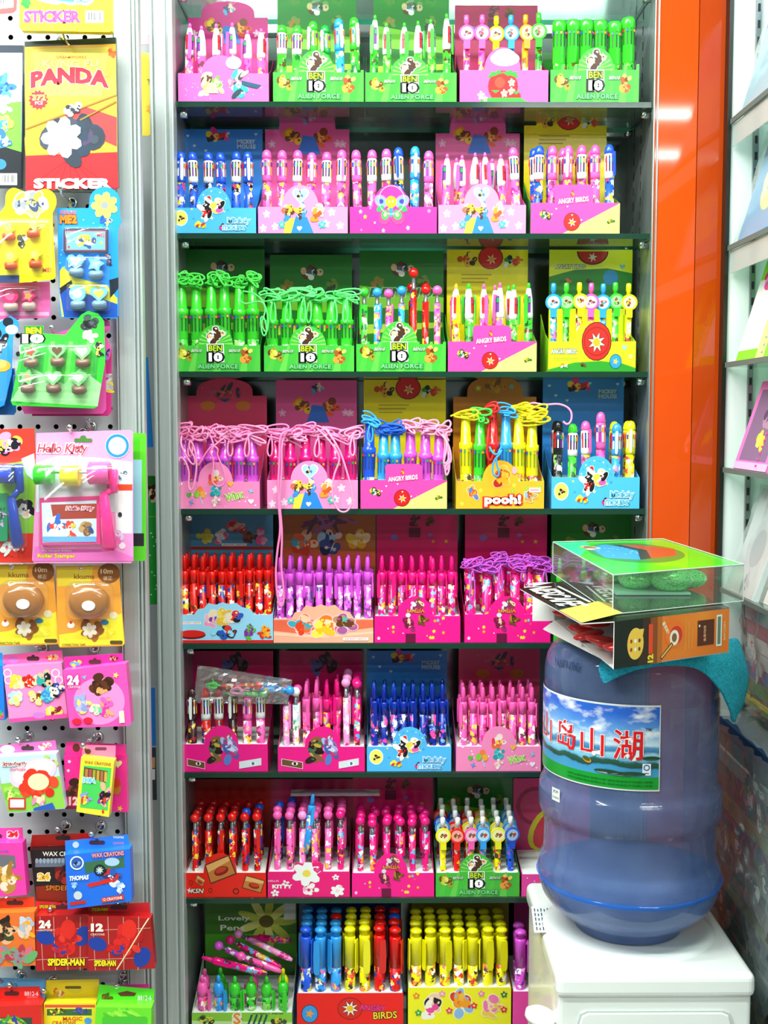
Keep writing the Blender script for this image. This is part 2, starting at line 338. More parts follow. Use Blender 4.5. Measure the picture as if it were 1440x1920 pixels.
# small corner triangles between the eight-sided cells
cs = []
for i in range(i0, i0+nx+1):
    for k in range(k0, k1):
        cxh, czh = hx0+i*PITCHH, hz0+k*PITCHH; q = PITCHH/2; t8 = q*math.tan(math.pi/8)
        b0 = len(cs)
        for sx in (-1, 1):
            for sz in (-1, 1):
                n0 = len(cs); cs += [(min(cxh+sx*q, xr), 0, czh+sz*t8), (min(cxh+sx*q, xr), 0, czh+sz*q), (min(cxh+sx*t8, xr), 0, czh+sz*q)]
mb.add(cs, [(3*j, 3*j+1, 3*j+2) for j in range(len(cs)//3)], board)
mb.build('perforated_sheet', pg)
mb = MB(); mb.box(hx0+(i0-1)*PITCHH, xr, 0.02, 0.03, z_lo, z_hi, mat('2A2E30', 0.7)); mb.build('backing_sheet', pg)
mb = MB(); profile_bar(mb, xr, P(274, 960, YP-0.012).x, -0.014, 0.003, 0, 2.5, ALU_W, 3); mb.build('frame_upright', pg, bevel=0.0008)
# narrow board between the frame and the cabinet
mb = MB(); xa, xb = P(225, 960, 2.02).x, P(330, 960, 2.02).x; mb.box(xa, xb, 2.02, 2.03, 0.3, 2.3, mat('A9B0B0', 0.4)); 
nb = mb.build('narrow_back_board'); tag(nb, 'grey board seen in the gap between pegboard frame and cabinet post', 'board')
def chrome_hook(x, z, y, length, parent=None):
    r0 = 0.0019; pts = [(x, y, z), (x, y-length*.6, z), (x, y-length+.004, z+.001), (x, y-length, z+.008)]
    t = thing('peg_hook', 'small chrome hook with round end ball on the pegboard', 'hook', (0, 0, 0), 0, 'chrome hooks of the pegboard')
    tube('wire_arm', pts, r0, CHROME, t, res=2)
    m = MB(); m.lathe(sphere_prof(0, 0.0042, 6), CHROME, 10); m.build('end_ball', t, (x, y-length, z+.009))
    m = MB(); m.lathe([(0, 0.0085), (0.003, 0.0075), (0.005, 0.003)], CHROME, 14, Matrix.Rotation(math.pi/2, 4, 'X')); m.build('hook_base', t, (x, y, z))
    return t
# ------------------------------------------------------------------ pens
HX = dict(G='3CD02E', g='1FA040', P='FF5FB4', M='F01480', B='1F58DC', L='2FA0F0', R='E4140C', Y='F4EC0C', O='FFA023', V='DC52D8', K='17181E', W='F6F8F4', S='FF9AD8', D='0F2C9C', T='7AE87A', X='3B1018', C='B40C10')
CN = dict(G='green', g='dark green', P='pink', M='magenta', B='blue', L='light blue', R='red', Y='yellow', O='orange', V='purple', K='black', W='white', S='pale pink', D='dark blue', T='pale green', X='dark', C='deep red')
ACC = dict(G=('1E6B30', 'F6F3E0', '9BE36A', '5A3A20'), g=('155020', 'F0EFD8', '8CCB3A', '50351C'), P=('FFFFFF', 'E8288C', 'F7C23C', '7A3A50'), M=('F7E9EE', 'F2B21E', '7E1240', '58B4E8'), B=('F4F4F0', '141820', 'E83A50', 'F2D43A'),
           L=('FFFFFF', 'F0D848', '1A4E9E', 'E86A9A'), R=('801010', '1E3C98', 'F2D830', 'F6EFE6'), Y=('E04030', 'FFFFFF', '4A3A20', 'F2963A'), O=('FFF0C0', 'E24A28', 'FFFFFF', '7CB840'), V=('FFFFFF', '80308A', 'F6B0DA', '42307A'),
           K=('E8E8E8', '5A5A66', '7ABA50', '2A2A38'), W=('9AD0F0', 'F06AA8', 'F2D43A', '3A9A50'), S=('FFFFFF', 'D8208A', 'F2A24A', 'F8D8E8'), D=('FFFFFF', 'F04AA0', '16181E', '7FB4E8'), T=('FFFFFF', '2E9A50', 'F2E84A', 'C8F0B0'), X=('A02030', '402020', 'F2D83A', '101010'), C=('401010', '101828', 'D84020', '8A1010'))
def pm(c): return print_mat(HX[c], ACC[c])
def cm(c, rough=0.22): return mat(HX[c], rough, coat=0.3)
SL = ['E8202A', '1E56C8', '23A04A', 'F2A01E', '7C2A9A']
def slots(R, z0, z1, base, n=5, dots=False, q=.15):
    mb = MB()
    for i in range(n):
        a = -math.pi/2+(i-(n-1)/2)*0.62; T = Matrix.Rotation(a+math.pi/2, 4, 'Z') @ Matrix.Translation((0, -R, 0))
        if dots:
            mb.box(-R*.10, R*.10, -.0003, .0006, z0, z1, mat(base, 0.5), T); mb.box(-R*.13, R*.13, -.0012, .0004, z1-.006, z1-.002, mat(SL[i % 5], 0.3), T)
        else:
            h = (z1-z0); mb.box(-R*q, R*q, -.0004, .0006, z0, z1, mat(base if i % 2 else SL[(i*2) % 5], 0.35), T)
            mb.box(-R*q, R*q, -.0014, .0004, z1-h*.42, z1-h*.14, mat(SL[i % 5], 0.3), T)
    return mb.mesh('slider')
def clip_mesh(R, z0, z1, c, w=0.36, off=1.55, belly=0.0):
    mb = MB(); y = -R*off; k = R*w
    pts = [(z0, k*.6), (z0+.004, k), ((z0+z1)/2, k*(1+belly)), (z1-.003, k), (z1, k*.8)]
    vs = []
    for z, q in pts:
        for yy in (y, y+.0018): vs += [(-q, yy, z), (q, yy, z)]
    fs = []
    for j in range(len(pts)-1):
        b, n = 4*j, 4*j+4; fs += [(b, b+1, n+1, n), (b+3, b+2, n+2, n+3), (b, n, n+2, b+2), (b+1, b+3, n+3, n+1)]
    fs += [(0, 2, 3, 1), (len(vs)-4, len(vs)-3, len(vs)-1, len(vs)-2)]
    mb.add(vs, fs, c); mb.box(-k*.5, k*.5, y+.001, -R*.7, z1-.006, z1-.001, c); return mb.mesh('clip')
def lm(prof, m, n=14, **k): return MB().lathe(prof, m, n, **k).mesh('lathe')
_pc = {}
def pen_parts(ty, c, L, var=0):
    key = (ty, c, round(L, 3), var)
    if key in _pc: return _pc[key]
    o = []; pc, cc, wh = pm(c), cm(c), mat('F4F6F2', 0.25, coat=0.2)
    if ty == 'A':                                   # chunky multicolour pen: slotted collar and domed cap
        R = .0072; up = wh if var % 2 == 0 else cc
        o += [('barrel', lm([(0, R*.55), (.012, R*.95), (.03, R), (L*.60, R)], pc)), ('slotted_collar', lm([(L*.60, R*1.08), (L*.64, R*1.12), (L*.87, R*1.10), (L*.885, R*.95)], up)),
              ('slider', slots(R*1.12, L*.68, L*.86, 'F4F4F0' if up is cc else '2A3038')), ('cap', lm([(L*.885, R*.98), (L*.90, R*1.12), (L*.93, R*1.05), (L*.965, R*.92), (L*.99, R*.6), (L, R*.15)], cc))]
        if var % 3 == 0: o.append(('clip', clip_mesh(R, L*.62, L*.90, wh if up is cc else cc, .3, 1.9)))
    elif ty == 'B':                                 # slim four-colour pen: tapering white upper half, tip button
        R = .0064
        o += [('barrel', lm([(0, R*.5), (.012, R*.9), (.03, R), (L*.58, R*1.05)], pc)), ('upper_barrel', lm([(L*.58, R*1.06), (L*.62, R*1.12), (L*.80, R*1.0), (L*.92, R*.62), (L*.935, R*.5)], wh)),
              ('slider', slots(R*1.13, L*.65, L*.84, '39708E' if var % 2 else 'B03040', 3, False, .26)), ('push_button', lm([(L*.93, R*.42), (L*.985, R*.40), (L, R*.2)], cc, 10))]
        o.append(('clip', clip_mesh(R, L*.52, L*.86, cc, .42, 1.75, .2)))
    elif ty == 'C':                                 # round badge on the clip and a stem button
        R = .0052; b = wh if var == 9 else cc
        o += [('barrel', lm([(0, R*.5), (.012, R*.9), (.03, R), (L*.80, R)], pc)), ('push_button', lm([(L*.78, R*.7), (L*.90, R*.62), (L*.91, R*.85), (L*.99, R*.8), (L, R*.5)], b, 10))]
        zb = L*.77; mb = MB(); T = Matrix.Translation((0, -R*1.6, zb)) @ Matrix.Rotation(math.pi/2, 4, 'X')
        mb.lathe([(-.0012, .0125), (0, .0132), (.0012, .0125)], cc, 20, T); a = Art(1.0, rough=.3)
        mb.box(-.005, .005, -R*1.6-.001, -R*1.2, zb-.024, zb-.008, cc)
        o.append(('clip', mb.mesh('badge'))); a.ell(0, zb, .0098, .0098, dict(P='F7BFD6', Y='F7F2B0', B='A8CDF0', L='BFE0F6', O='FAD7A4', G='9BE08E', R='F2A090', g='8AC070').get(c, 'F3EFE0'), 16)
        a.patch(0, zb, .014, .014, [HX[c], 'C0402A', '5A3A24', 'F4E8C8'], 3+var, 6, None)
        mb = MB()
        for vs, fs, q in a.sh: mb.add([(x, -R*1.6-.0013-d, y) for x, y, d in vs], fs, mat(q))
        o.append(('badge_print', mb.mesh('badge_print')))
    elif ty in ('D', 'DL'):                         # fat ten-colour pen
        R = .0092; dk = {'G': '0E5A1C', 'V': '7A2088', 'P': 'A82C80', 'M': '9A0C5C', 'L': '145C9A', 'B': '123A8A', 'Y': '8A8A10', 'R': '800A0A'}.get(c, '303030')
        if ty == 'D': up = [(L*.44, R*.96), (L*.46, R*1.08), (L*.86, R*1.12), (L*.87, R*1.22), (L*.96, R*1.22), (L*.99, R*1.05), (L, R*.6)]; s0, s1 = L*.66, L*.86
        else: up = [(L*.32, R*.96), (L*.34, R*1.06), (L*.60, R*1.08), (L*.61, R*1.2), (L*.67, R*1.2), (L*.68, R*.95), (L*.96, R*.78), (L*.99, R*.6), (L, R*.2)]; s0, s1 = L*.42, L*.61
        o += [('barrel', lm([(0, R*.6), (.01, R*.98), (L*.46, R)], pc)), ('upper_barrel', lm(up, cc, 16)), ('slider', slots(R*1.1, s0, s1, dk, 5, True))]
    elif ty == 'E':                                 # ball-topped pen
        R = .0052
        o += [('barrel', lm([(0, R*.5), (.010, R*.9), (.03, R), (L*.78, R)], pc)), ('neck', lm([(L*.78, R*.9), (L*.80, R*.62), (L*.90, R*.55)], mat('8A8F94', .15, 0.6), 10)), ('ball', lm(sphere_prof(L-.008, .0078, 8), cc, 14))]
        if var % 2 == 0: o.append(('clip', clip_mesh(R, L*.48, L*.80, cc, .5, 1.5, .25)))
    elif ty == 'F':                                 # click pen with a tapered push top
        R = .0060
        o += [('barrel', lm([(0, R*.5), (.012, R*.92), (.03, R), (L*.66, R)], pc)), ('upper_barrel', lm([(L*.66, R*1.06), (L*.80, R*1.06), (L*.815, R*.8)], cc)),
              ('push_button', lm([(L*.81, R*.72), (L*.92, R*.6), (L*.99, R*.42), (L, R*.2)], mat(HX[c], .12, alpha=.86), 10)), ('clip', clip_mesh(R, L*.50, L*.80, cc, .45, 1.6, .1))]
    elif ty == 'G':                                 # fat pen with mushroom button
        R = .0088
        o += [('barrel', lm([(0, R*.85), (.004, R), (L*.45, R)], pc, 16)), ('sleeve', lm([(L*.42, R*1.02), (L*.80, R*1.05), (L*.84, R*1.1), (L*.86, R*.9)], cc, 16)),
              ('push_button', lm([(L*.85, R*.72), (L*.93, R*.72), (L*.935, R*1.12), (L*.965, R*1.08), (L*.99, R*.7), (L, R*.1)], cc, 16)), ('clip', clip_mesh(R, L*.34, L*.82, cc, .62, 1.5, .15))]
    elif ty == 'H':                                 # short pear-topped pen
        R = .0085
        o += [('barrel', lm([(0, R*.9), (L*.5, R)], pc, 16)), ('upper_barrel', lm([(L*.48, R*1.0), (L*.62, R*1.12), (L*.74, R*1.0), (L*.82, R*.6)], cc, 16)), ('push_button', lm([(L*.81, R*.42), (L*.97, R*.38), (L, R*.15)], cc, 10)), ('clip', clip_mesh(R, L*.14, L*.66, cc, .38, 1.75, .4))]
    elif ty == 'N':                                 # capped pen on a lanyard
        R = .0078
        o += [('barrel', lm([(0, R*.8), (.01, R), (L*.93, R)], pc)), ('cap', lm([(L*.88, R*1.05), (L*.99, R*1.05), (L, R*.8)], cc))]
    _pc[key] = o; return o
PD = dict(A=('multicolour_pen', 'domed multicolour pen'), B=('slim_multicolour_pen', 'slim four-colour pen'), C=('badge_pen', 'round-badge pen'), D=('wide_multicolour_pen', 'fat ten-colour pen'),
          DL=('lanyard_pen', 'fat corded pen'), E=('ball_top_pen', 'ball-topped pen'), F=('click_pen', 'pointed click pen'), G=('jumbo_pen', 'mushroom-topped jumbo pen'), H=('short_pen', 'short pear-topped pen'), N=('capped_pen', 'capped corded pen'))
def pen(ty, c, L, loc, where, rot=(0, 0, 0), var=0, label=None):
    nm, ds = PD[ty]
    t = thing(nm, label or '%s %s in %s' % (CN[c], ds, where), 'pen', loc, 0, 'pens in the '+where, rot)
    for n, me in pen_parts(ty, c, L, var): link(n, me, t)
    return t
CORD = {}
def cord_mat(c):
    if c not in CORD: CORD[c] = mat({'P': 'FF86C0', 'S': 'FF9CCB', 'G': '4CE04C', 'T': '62EE7A', 'B': '1660D8', 'L': '2FA0E8', 'Y': 'F0E010', 'V': 'C04CC8', 'R': 'E81818', 'O': 'F2C20E'}.get(c, 'FF86C0'), .6)
    return CORD[c]
def bundle(parent, c, R, L, w=.02, h=.016, n=4, droop=.02, r=.0016):
    """a neck cord folded into loops over the pen head, local to the pen"""
    pts = []
    for k in range(n):
        a0 = R.uniform(-.9, .9); ln = w*R.uniform(.7, 1.25); z = L+h*R.uniform(-.7, .8)
        if k == n-1: a0 = R.uniform(-.3, .3)
        dx, dz = math.cos(a0)*ln, math.sin(a0)*ln*.6
        y = -R.uniform(.002, .013)
        pts += [(-dx, y, z-dz), (-dx*.3, y-.003, z-dz*.3+.005), (dx*.8, y, z+dz+.004), (dx*1.1, y-.004, z+dz-.004), (dx*.4, y-.004, z-.006)]
    dx = R.uniform(-.008, .008); pts += [(dx, -.013, L-.004), (dx-.006, -.015, L-droop), (dx, -.0155, L-droop*1.35), (dx+.006, -.015, L-droop*.9), (dx+.001, -.012, L-.002)]
    return tube('neck_cord', pts, r, cord_mat(c), parent, res=3)
# ------------------------------------------------------------------ carton fronts, drawn one carton width wide (x -.5...5, y up from the base, lip at about .30)
def stars(a, n, cols, seed, w=.46, h=.27, r=.014, kinds='sfh'):
    R = random.Random(seed)
    for i in range(n):
        x, y, c, k = R.uniform(-w, w), R.uniform(.02, h), R.choice(cols), R.choice(kinds)
        if k == 's': a.star(x, y, r, c)
        elif k == 'f': a.flower(x, y, r*1.3, c, 'F6E050')
        elif k == 'h': a.heart(x, y, r*.9, c)
        else: a.ell(x, y, r*.5, r*.5, c, 8)
BRN = ['5A3418', 'E8B48A', 'F4F0E0', '3A6A9A', '241A14']
PRI = ['F2C840', 'E86A28', '5A3A24', '3C8FE0', 'F6D8B4', 'F2E060']
def fr_green(a, hl, back=False):
    for i in range(7): a.poly([(-.48+i*.15, .0), (-.40+i*.15, .0), (-.34+i*.14, hl*.98), (-.37+i*.14, hl*.98)], '63C94A' if i % 2 else '4DBB3E')
    for i in range(12):
        t = math.pi*i/11; a.poly([(0, .3), (.195*math.cos(t-.05), .3+.17*math.sin(t-.05)), (.195*math.cos(t+.05), .3+.17*math.sin(t+.05))], '8EE060')
    a.patch(-.37, .17, .20, .20, ['C8C83A', '6A3A18', 'E8E070', '9A9A20'], 4, 9, None); a.patch(.34, .17, .20, .20, ['F29A3A', 'B0501A', 'F6D060', '7A2A14'], 6, 9, None)
    a.patch(0, .385, .24, .20, ['4A2A16', '4A2A16', 'F2C08A', 'F6F6F0', '2A4A5A'], 8, 10, 'F6F8F0')
    a.poly([(-.105, .30), (.095, .30), (.10, .10), (-.09, .10)], 'F4F8F0'); a.poly([(-.09, .29), (.085, .29), (.085, .215), (-.085, .215)], '1C6A28')
    a.text('BEN', 0, .252, .058, 'C8E81E', '14401A', .15); a.text('10', 0, .155, .085, 'FFFFFF', '101410', .14, ow=.14, bold=.06)
    a.text('BEN10', -.225, .225, .032, 'CFE8C8', '3A7A3A', .12, shear=.3); a.text('BEN10', .215, .225, .032, 'CFE8C8', '3A7A3A', .12, shear=.3)
    a.text('ALIEN FORCE', .02, .055, .045, '7FD88A', '2A8A40', .46)
def bk_green(a, h):
    a.poly([(-.5, h*.55), (.5, h*.50), (.5, h*.62), (-.5, h*.72)], '7ABF2A'); a.poly([(-.5, h*.32), (.5, h*.38), (.5, h*.42), (-.5, h*.40)], 'A8CF3A')
    a.patch(0, h*.86, .34, .22, BRN, 5, 8, None); a.patch(-.28, h*.74, .2, .2, ['B0702A', '6A8A2A'], 9, 7, None); a.patch(.24, h*.74, .2, .2, ['2A3A20', '6A8A2A'], 3, 7, None)
def bk_green_text(a, h):
    bk_green(a, h); a.text('BEN 10', .0, h*.66, .11, '2C7A34', 'B8D8A8', .74, shear=.25, ow=.05)
def fr_blue(a, hl, back=False):
    stars(a, 16, ['F4F0C0', 'FFFFFF', '3A90D8', 'F6E850'], 3); a.ell(-.39, .165, .082, .088, 'FFFFFF'); a.ell(-.39, .165, .072, .078, 'F4EE60'); a.patch(-.39, .165, .08, .11, ['16161A', 'D82020', '16161A', 'F2C8A0'], 5, 6, None)
    for i in range(10): t = math.pi*(i+.5)/10; a.star(.17*math.cos(t), .31+.15*math.sin(t), .012, 'F4F4D0' if i % 2 else '58A8E8')
    a.patch(-.09, .27, .17, .30, ['F6F4EE', '16161A', 'E02020', 'F4F0E8', '16161A'], 2, 9); a.patch(.05, .28, .17, .28, ['F05AAE', 'F2D44A', '16161A', 'F6F0E4'], 7, 9)
    a.patch(-.16, .085, .16, .09, ['F2DC1E', 'F6E850', 'E02020'], 4, 6, None); a.patch(.11, .075, .14, .09, ['E82A8A', '16161A', 'F06AB0'], 5, 6, None)
    a.text('Mickey', .30, .130, .075, '5CBCF4', 'F6FCFF', .27, ow=.06, bold=.03); a.text('mouse', .24, .058, .050, '5CBCF4', 'F6FCFF', .27, ow=.06, bold=.03)
def bk_blue(a, h):
    a.patch(-.07, h-.10, .34, .20, ['E02020', 'F2D020', '16161A', 'E82A8A'], 11, 9, None); a.text('MICKEY', .30, h-.15, .045, 'BFD8EE', '7AA8D8', .22); a.text('MOUSE', .30, h-.21, .045, 'BFD8EE', '7AA8D8', .22)
    for x, y in ((-.42, -.08), (.08, -.05), (-.34, -.2), (.42, -.06), (-.2, -.26)): a.heart(x, h+y, .02, 'CFE4F4')
def fr_rose(a, hl, back=False):
    for x, y in ((-.40, .20), (-.30, .07), (.33, .22), (.42, .08), (-.44, .05), (.27, .10)): a.flower(x, y, .045, 'FBD8EC', 'F6E4F0')
    a.heart(0, .40, .095, 'F8F6FA'); a.heart(0, .40, .082, 'A8D8F2'); a.patch(0, .405, .12, .08, ['2A1A14', 'F6D8B4', '3A80D8', 'F4D860'], 6, 6, None)
    a.poly([(-.12, .0), (.14, .0), (.07, .17), (-.05, .18)], '2F86E0'); a.poly([(-.20, .0), (-.11, .0), (-.06, .16), (-.17, .15)], 'F2DC48'); a.patch(-.15, .22, .18, .22, PRI, 1, 9, None); a.patch(.0, .235, .14, .2, ['5A3018', 'F6D8B4', 'F2D040', '3C8FE0'], 2, 8, None); a.patch(.17, .22, .18, .22, ['E85A1E', 'F6D0A8', 'F2983A', 'E8E8F4'], 3, 9, None)
    for x in (-.22, .23): a.flower(x, .09, .045, '3FC8C0', 'F6F6A0')
    a.heart(-.01, .05, .03, 'F4F4FC')
def bk_rose(a, h):
    a.patch(0, h-.10, .22, .12, ['3A2A4A', '6AA8E0', 'F4D8C0'], 3, 7, None); a.patch(-.18, h-.33, .26, .26, ['F2C020', 'E88A20', '6A3A1A'], 4, 9, None); a.patch(.17, h-.33, .26, .26, ['E8501E', 'F2A040', '8A3A1A'], 5, 9, None); a.poly([(-.12, h-.52), (.16, h-.52), (.09, h-.32), (-.05, h-.30)], '2F6ED0')
    for x in (-.42, .42, .36): a.flower(x, h-.36-abs(x)*.1, .05, 'F0A8CC', 'F6D0E0')
def fr_hot(a, hl, back=False):
    stars(a, 14, ['F6D020', 'F28AC8', 'F2F040', '8AC8F0'], 8, r=.018, kinds='sf'); 
    for sx in (-1, 1):
        a.ell(sx*.12, .33, .085, .065, 'B48AE0', rot=sx*.5); a.ell(sx*.12, .33, .06, .045, '7AB8E8', rot=sx*.5); a.ell(sx*.12, .33, .03, .025, '4A3AB0'); a.ell(sx*.13, .255, .05, .03, '3AA860', rot=-sx*.4); a.ell(sx*.075, .17, .075, .085, 'F04890', rot=sx*.4); a.ell(sx*.07, .19, .045, .05, '48C858', rot=sx*.4); a.ell(sx*.07, .19, .02, .02, 'F4F4A0')
    a.ell(0, .24, .024, .075, '3A9ACA'); a.ell(0, .325, .062, .062, 'F2E020'); a.ell(-.02, .33, .01, .012, 'F4F4F0'); a.ell(.02, .33, .01, .012, 'F4F4F0'); a.ring(0, .345, .15, .006, 'F6E8F2')
def fr_duo(a, hl, back=False):
    a.poly([(-.12, .0), (.5, .0), (.5, hl*.93)], 'F4F07A')
    for i in range(16): a.ell(.10+.023*i, .03+.03*(i*7 % 5), .005, .005, 'E89A5A', 6)
    a.ell(-.02, .12, .095, .098, '7A1410'); a.ell(-.02, .12, .088, .09, 'E0201C'); a.ring(-.02, .12, .075, .006, 'B01414'); a.star(-.015, .115, .05, 'F4E4CC', 6, .4); a.ell(-.015, .115, .02, .02, 'F2A820')
    a.patch(-.33, .18, .15, .13, ['1C7A2A', 'F2C83A', 'F4F0E8', '143A18'], 4, 7, None); a.patch(.40, .13, .11, .08, ['1C7A2A', 'F2A83A', '143A18'], 5, 6, None)
    stars(a, 6, ['FFFFFF', 'FCE0EE'], 12, .3, .28, .012, 'h'); a.text('ANGRY BIRDS', -.01, .345, .05, 'FFFFFF', 'E84AA0', .34, rot=.09)
    a.patch(-.01, .42, .08, .07, ['E84020', 'F2D020'], 6, 5, None)
def bk_yellow(a, h):
    a.patch(-.25, h-.12, .26, .2, ['F2B23A', 'F6D84A', 'D8501E', '3A2A14'], 2, 8, None); a.ell(.04, h-.10, .155, .14, '5A1410'); a.ell(.04, h-.10, .145, .13, 'E02420'); a.star(.05, h-.12, .07, 'F0D8B8', 6, .4); a.ell(.05, h-.12, .03, .03, 'F2A020')
    a.patch(.25, h-.14, .16, .16, ['2A9A3A', 'F4F0E4', '143A18'], 3, 7, None); a.patch(.37, h-.14, .16, .12, ['E8431E', 'F26A3A'], 8, 7, None)
    for i in range(3): a.rect(-.32, h-.30-.045*i, .05-.04*i, h-.312-.045*i, 'B09A20')
def fr_lime(a, hl, back=False):
    a.poly([(-.5, 0), (.5, 0), (.5, .035), (.35, .08), (.1, .105), (-.2, .09), (-.5, .02)], '2E9A28'); a.ell(.05, .30, .172, .195, '3A0C08'); a.ell(.05, .30, .164, .187, 'D02A20'); a.ring(.05, .30, .145, .012, 'A81C14', 32)
    a.star(.05, .29, .11, '1A0A08', 8, .5); a.star(.05, .29, .10, 'F4ECD8', 8, .45); a.ell(.05, .29, .042, .042, 'F2B020')
    a.text('ANGRY BIRDS', -.32, .20, .045, 'FFFFFF', '4A4A20', .29); a.rect(-.44, .135, -.16, .128, 'A8A830'); a.rect(-.42, .118, -.20, .112, 'A8A830')
    a.ell(.27, .10, .07, .075, '14304A'); a.ell(.27, .10, .064, .069, '2E9AE0'); a.star(.27, .10, .035, 'F2C040'); a.patch(-.32, .05, .12, .07, ['1C7A2A', 'F2A03A', 'F4F4F0'], 4, 6, None); a.patch(-.1, .06, .08, .06, ['2A2A20', '6A4A20'], 4, 5, None); a.heart(.37, .24, .03, '9AD8D0'); a.ring(.44, .15, .02, .008, 'F8F8E8')
def bk_lime(a, h):
    a.poly([(-.5, h-.7), (.5, h-.7), (.5, h-.28), (.2, h-.22), (-.2, h-.24), (-.5, h-.32)], '2A8A28'); a.ell(.02, h-.02, .19, .16, '5A1410', a0=math.pi, a1=2*math.pi); a.ell(.02, h-.02, .175, .145, 'D82A20', a0=math.pi, a1=2*math.pi); a.star(.02, h-.09, .06, 'F4ECD8', 6, .4)
    a.text('ANGRY BIRDS', -.25, h-.20, .045, 'F4F4D0', '6A6A20', .36); a.ell(.24, h-.33, .09, .09, '2E90D0'); a.patch(-.3, h-.38, .16, .08, ['1C6A2A', 'F2703A'], 2, 6, None); a.heart(.38, h-.20, .035, '7AC8C8'); a.patch(-.02, h-.38, .1, .08, ['2A2A14', '5A4A20'], 4, 5, None)
def fr_fairy(a, hl, back=False):
    stars(a, 22, ['FFFFFF', 'FFD0EC', 'F6F08A'], 17, r=.008, kinds='ss.'); a.patch(-.18, .20, .16, .34, ['F2E860', '5A3A24', 'F6F2C0', 'E8C8A0'], 3, 9, None); a.patch(-.03, .16, .14, .26, ['F2E890', '6AC03A', 'F6D8B0'], 4, 8, None); a.patch(.20, .20, .20, .40, ['2AA8B0', '2A3A4A', 'D8E8F0', '30C8C0', 'E8C8A0'], 6, 10, None); a.patch(.10, .22, .1, .1, ['F29AB0', 'F27A9A'], 2, 5, None); a.ell(.14, .42, .08, .07, 'FBD8EE')
    a.poly([(-.2, .09), (-.02, .09), (-.06, .2), (-.14, .2)], 'E8F0A0'); a.poly([(.22, .23), (.42, .18), (.38, .14), (.22, .18)], '16506A')
def fr_party(a, hl, back=False):
    stars(a, 16, ['FFFFFF', 'F8C0DC', 'FFFFFF'], 21, r=.012, kinds='sh.'); a.patch(-.01, .33, .20, .20, ['F2701E', 'F6C83A', 'F6E0D8', 'E83A5A'], 5, 9, None); a.patch(.0, .19, .20, .14, ['18A0A8', '2AB8C0', '18A0A8', 'A8E0E0'], 6, 9, None); a.patch(.0, .08, .12, .12, ['F4D8C0', 'FBE8E0', 'F0A8C8'], 8, 7, None)
    a.ell(-.19, .20, .035, .045, 'F27A4A'); a.ell(-.235, .16, .035, .04, '8AC83A'); a.ell(-.16, .155, .033, .04, 'F2A83A'); a.line(-.19, .13, -.16, .05, .012, 'A8D8E8'); a.heart(-.33, .15, .032, '58B83A'); a.heart(.17, .27, .036, 'F2B24A'); a.heart(.40, .08, .034, 'FBE8F2')
    a.text('Winx', .215, .14, .075, '8CC82E', 'E8F4C0', .21, rot=.25, ow=.06); a.star(-.30, .07, .04, '5A9ADA', 4, .3); a.star(.40, .19, .04, '8ACAE8', 4, .3)
def bk_party(a, h):
    a.patch(0, h-.16, .5, .14, ['D8405A', 'E88A3A', '4A3A5A', 'E05A78'], 5, 10, None); a.ell(-.2, h-.32, .09, .06, 'D8782A'); a.ell(.22, h-.32, .09, .06, 'D8782A'); a.poly([(-.07, h-.24), (.08, h-.24), (.0, h-.28)], '1A5A8A')
    stars(a, 14, ['F090B8'], 4, .46, h, .012, 's')
def fr_honey(a, hl, back=False):
    stars(a, 8, ['8CC83A', 'F6F0C0', 'E8E040'], 13, r=.02, kinds='f'); a.patch(.0, .34, .24, .24, ['F2B020', 'D87A18', 'C8281C', 'F2C040'], 3, 10, 'F2D080'); a.patch(-.31, .15, .14, .20, ['4A7AD0', 'E89A20', 'E05A1E'], 4, 8, 'F8F0D0'); a.patch(.34, .14, .17, .17, ['E89A20', 'C8501E', '8AB8E0'], 5, 8, 'F8F0D0'); a.rect(.33, .17, .46, .22, 'F6F2EC'); a.rect(.345, .19, .44, .2, 'E06A5A')
    a.ell(.16, .40, .03, .04, 'F2A8B8'); a.text('pooh!', .03, .085, .115, 'FFFFFF', 'D8301C', .40, ow=.13, bold=.05)
def bk_honey(a, h): a.patch(0, h-.12, .34, .16, ['C88A1E', 'D89A2A', '8A5A1A'], 5, 10, None); a.star(.2, h-.12, .04, '7ABAC0', 8); a.flower(-.2, h-.14, .04, 'C8C83A', 'F2F2A0')
def fr_multi(a, hl, back=False):
    a.rect(-.5, 0, .5, .035, 'D8201C'); a.rect(-.46, .235, -.24, .265, 'F6F2F0'); a.text('JQ-8331 36PCS', -.35, .25, .018, 'D83030', None, .2)
    a.ell(-.35, .10, .16, .055, '7A0C0C'); a.ell(-.34, .115, .145, .045, 'D82018'); a.patch(-.12, .30, .22, .26, ['F29AC0', '7A3AA0', 'F6D8B8', 'F2B8D0'], 5, 9, 'BFE4F6'); a.patch(.0, .32, .22, .26, ['F2D048', 'F6E0B8', 'E8B838'], 6, 9, 'BFE4F6'); a.patch(.12, .31, .20, .24, ['1C1A22', 'F6D8B8', '2A5AC0', 'E03030'], 7, 9, 'BFE4F6'); a.patch(.0, .13, .30, .18, ['1E5AB8', 'E03030', '8AD8F0', '2A2A30'], 2, 10, None); a.patch(.27, .13, .13, .22, ['8A2A9A', '58B83A', '8A2A9A'], 8, 8, None); a.patch(.42, .13, .14, .24, ['F29A1E', 'E02A1C', 'F2B83A'], 9, 8, None)
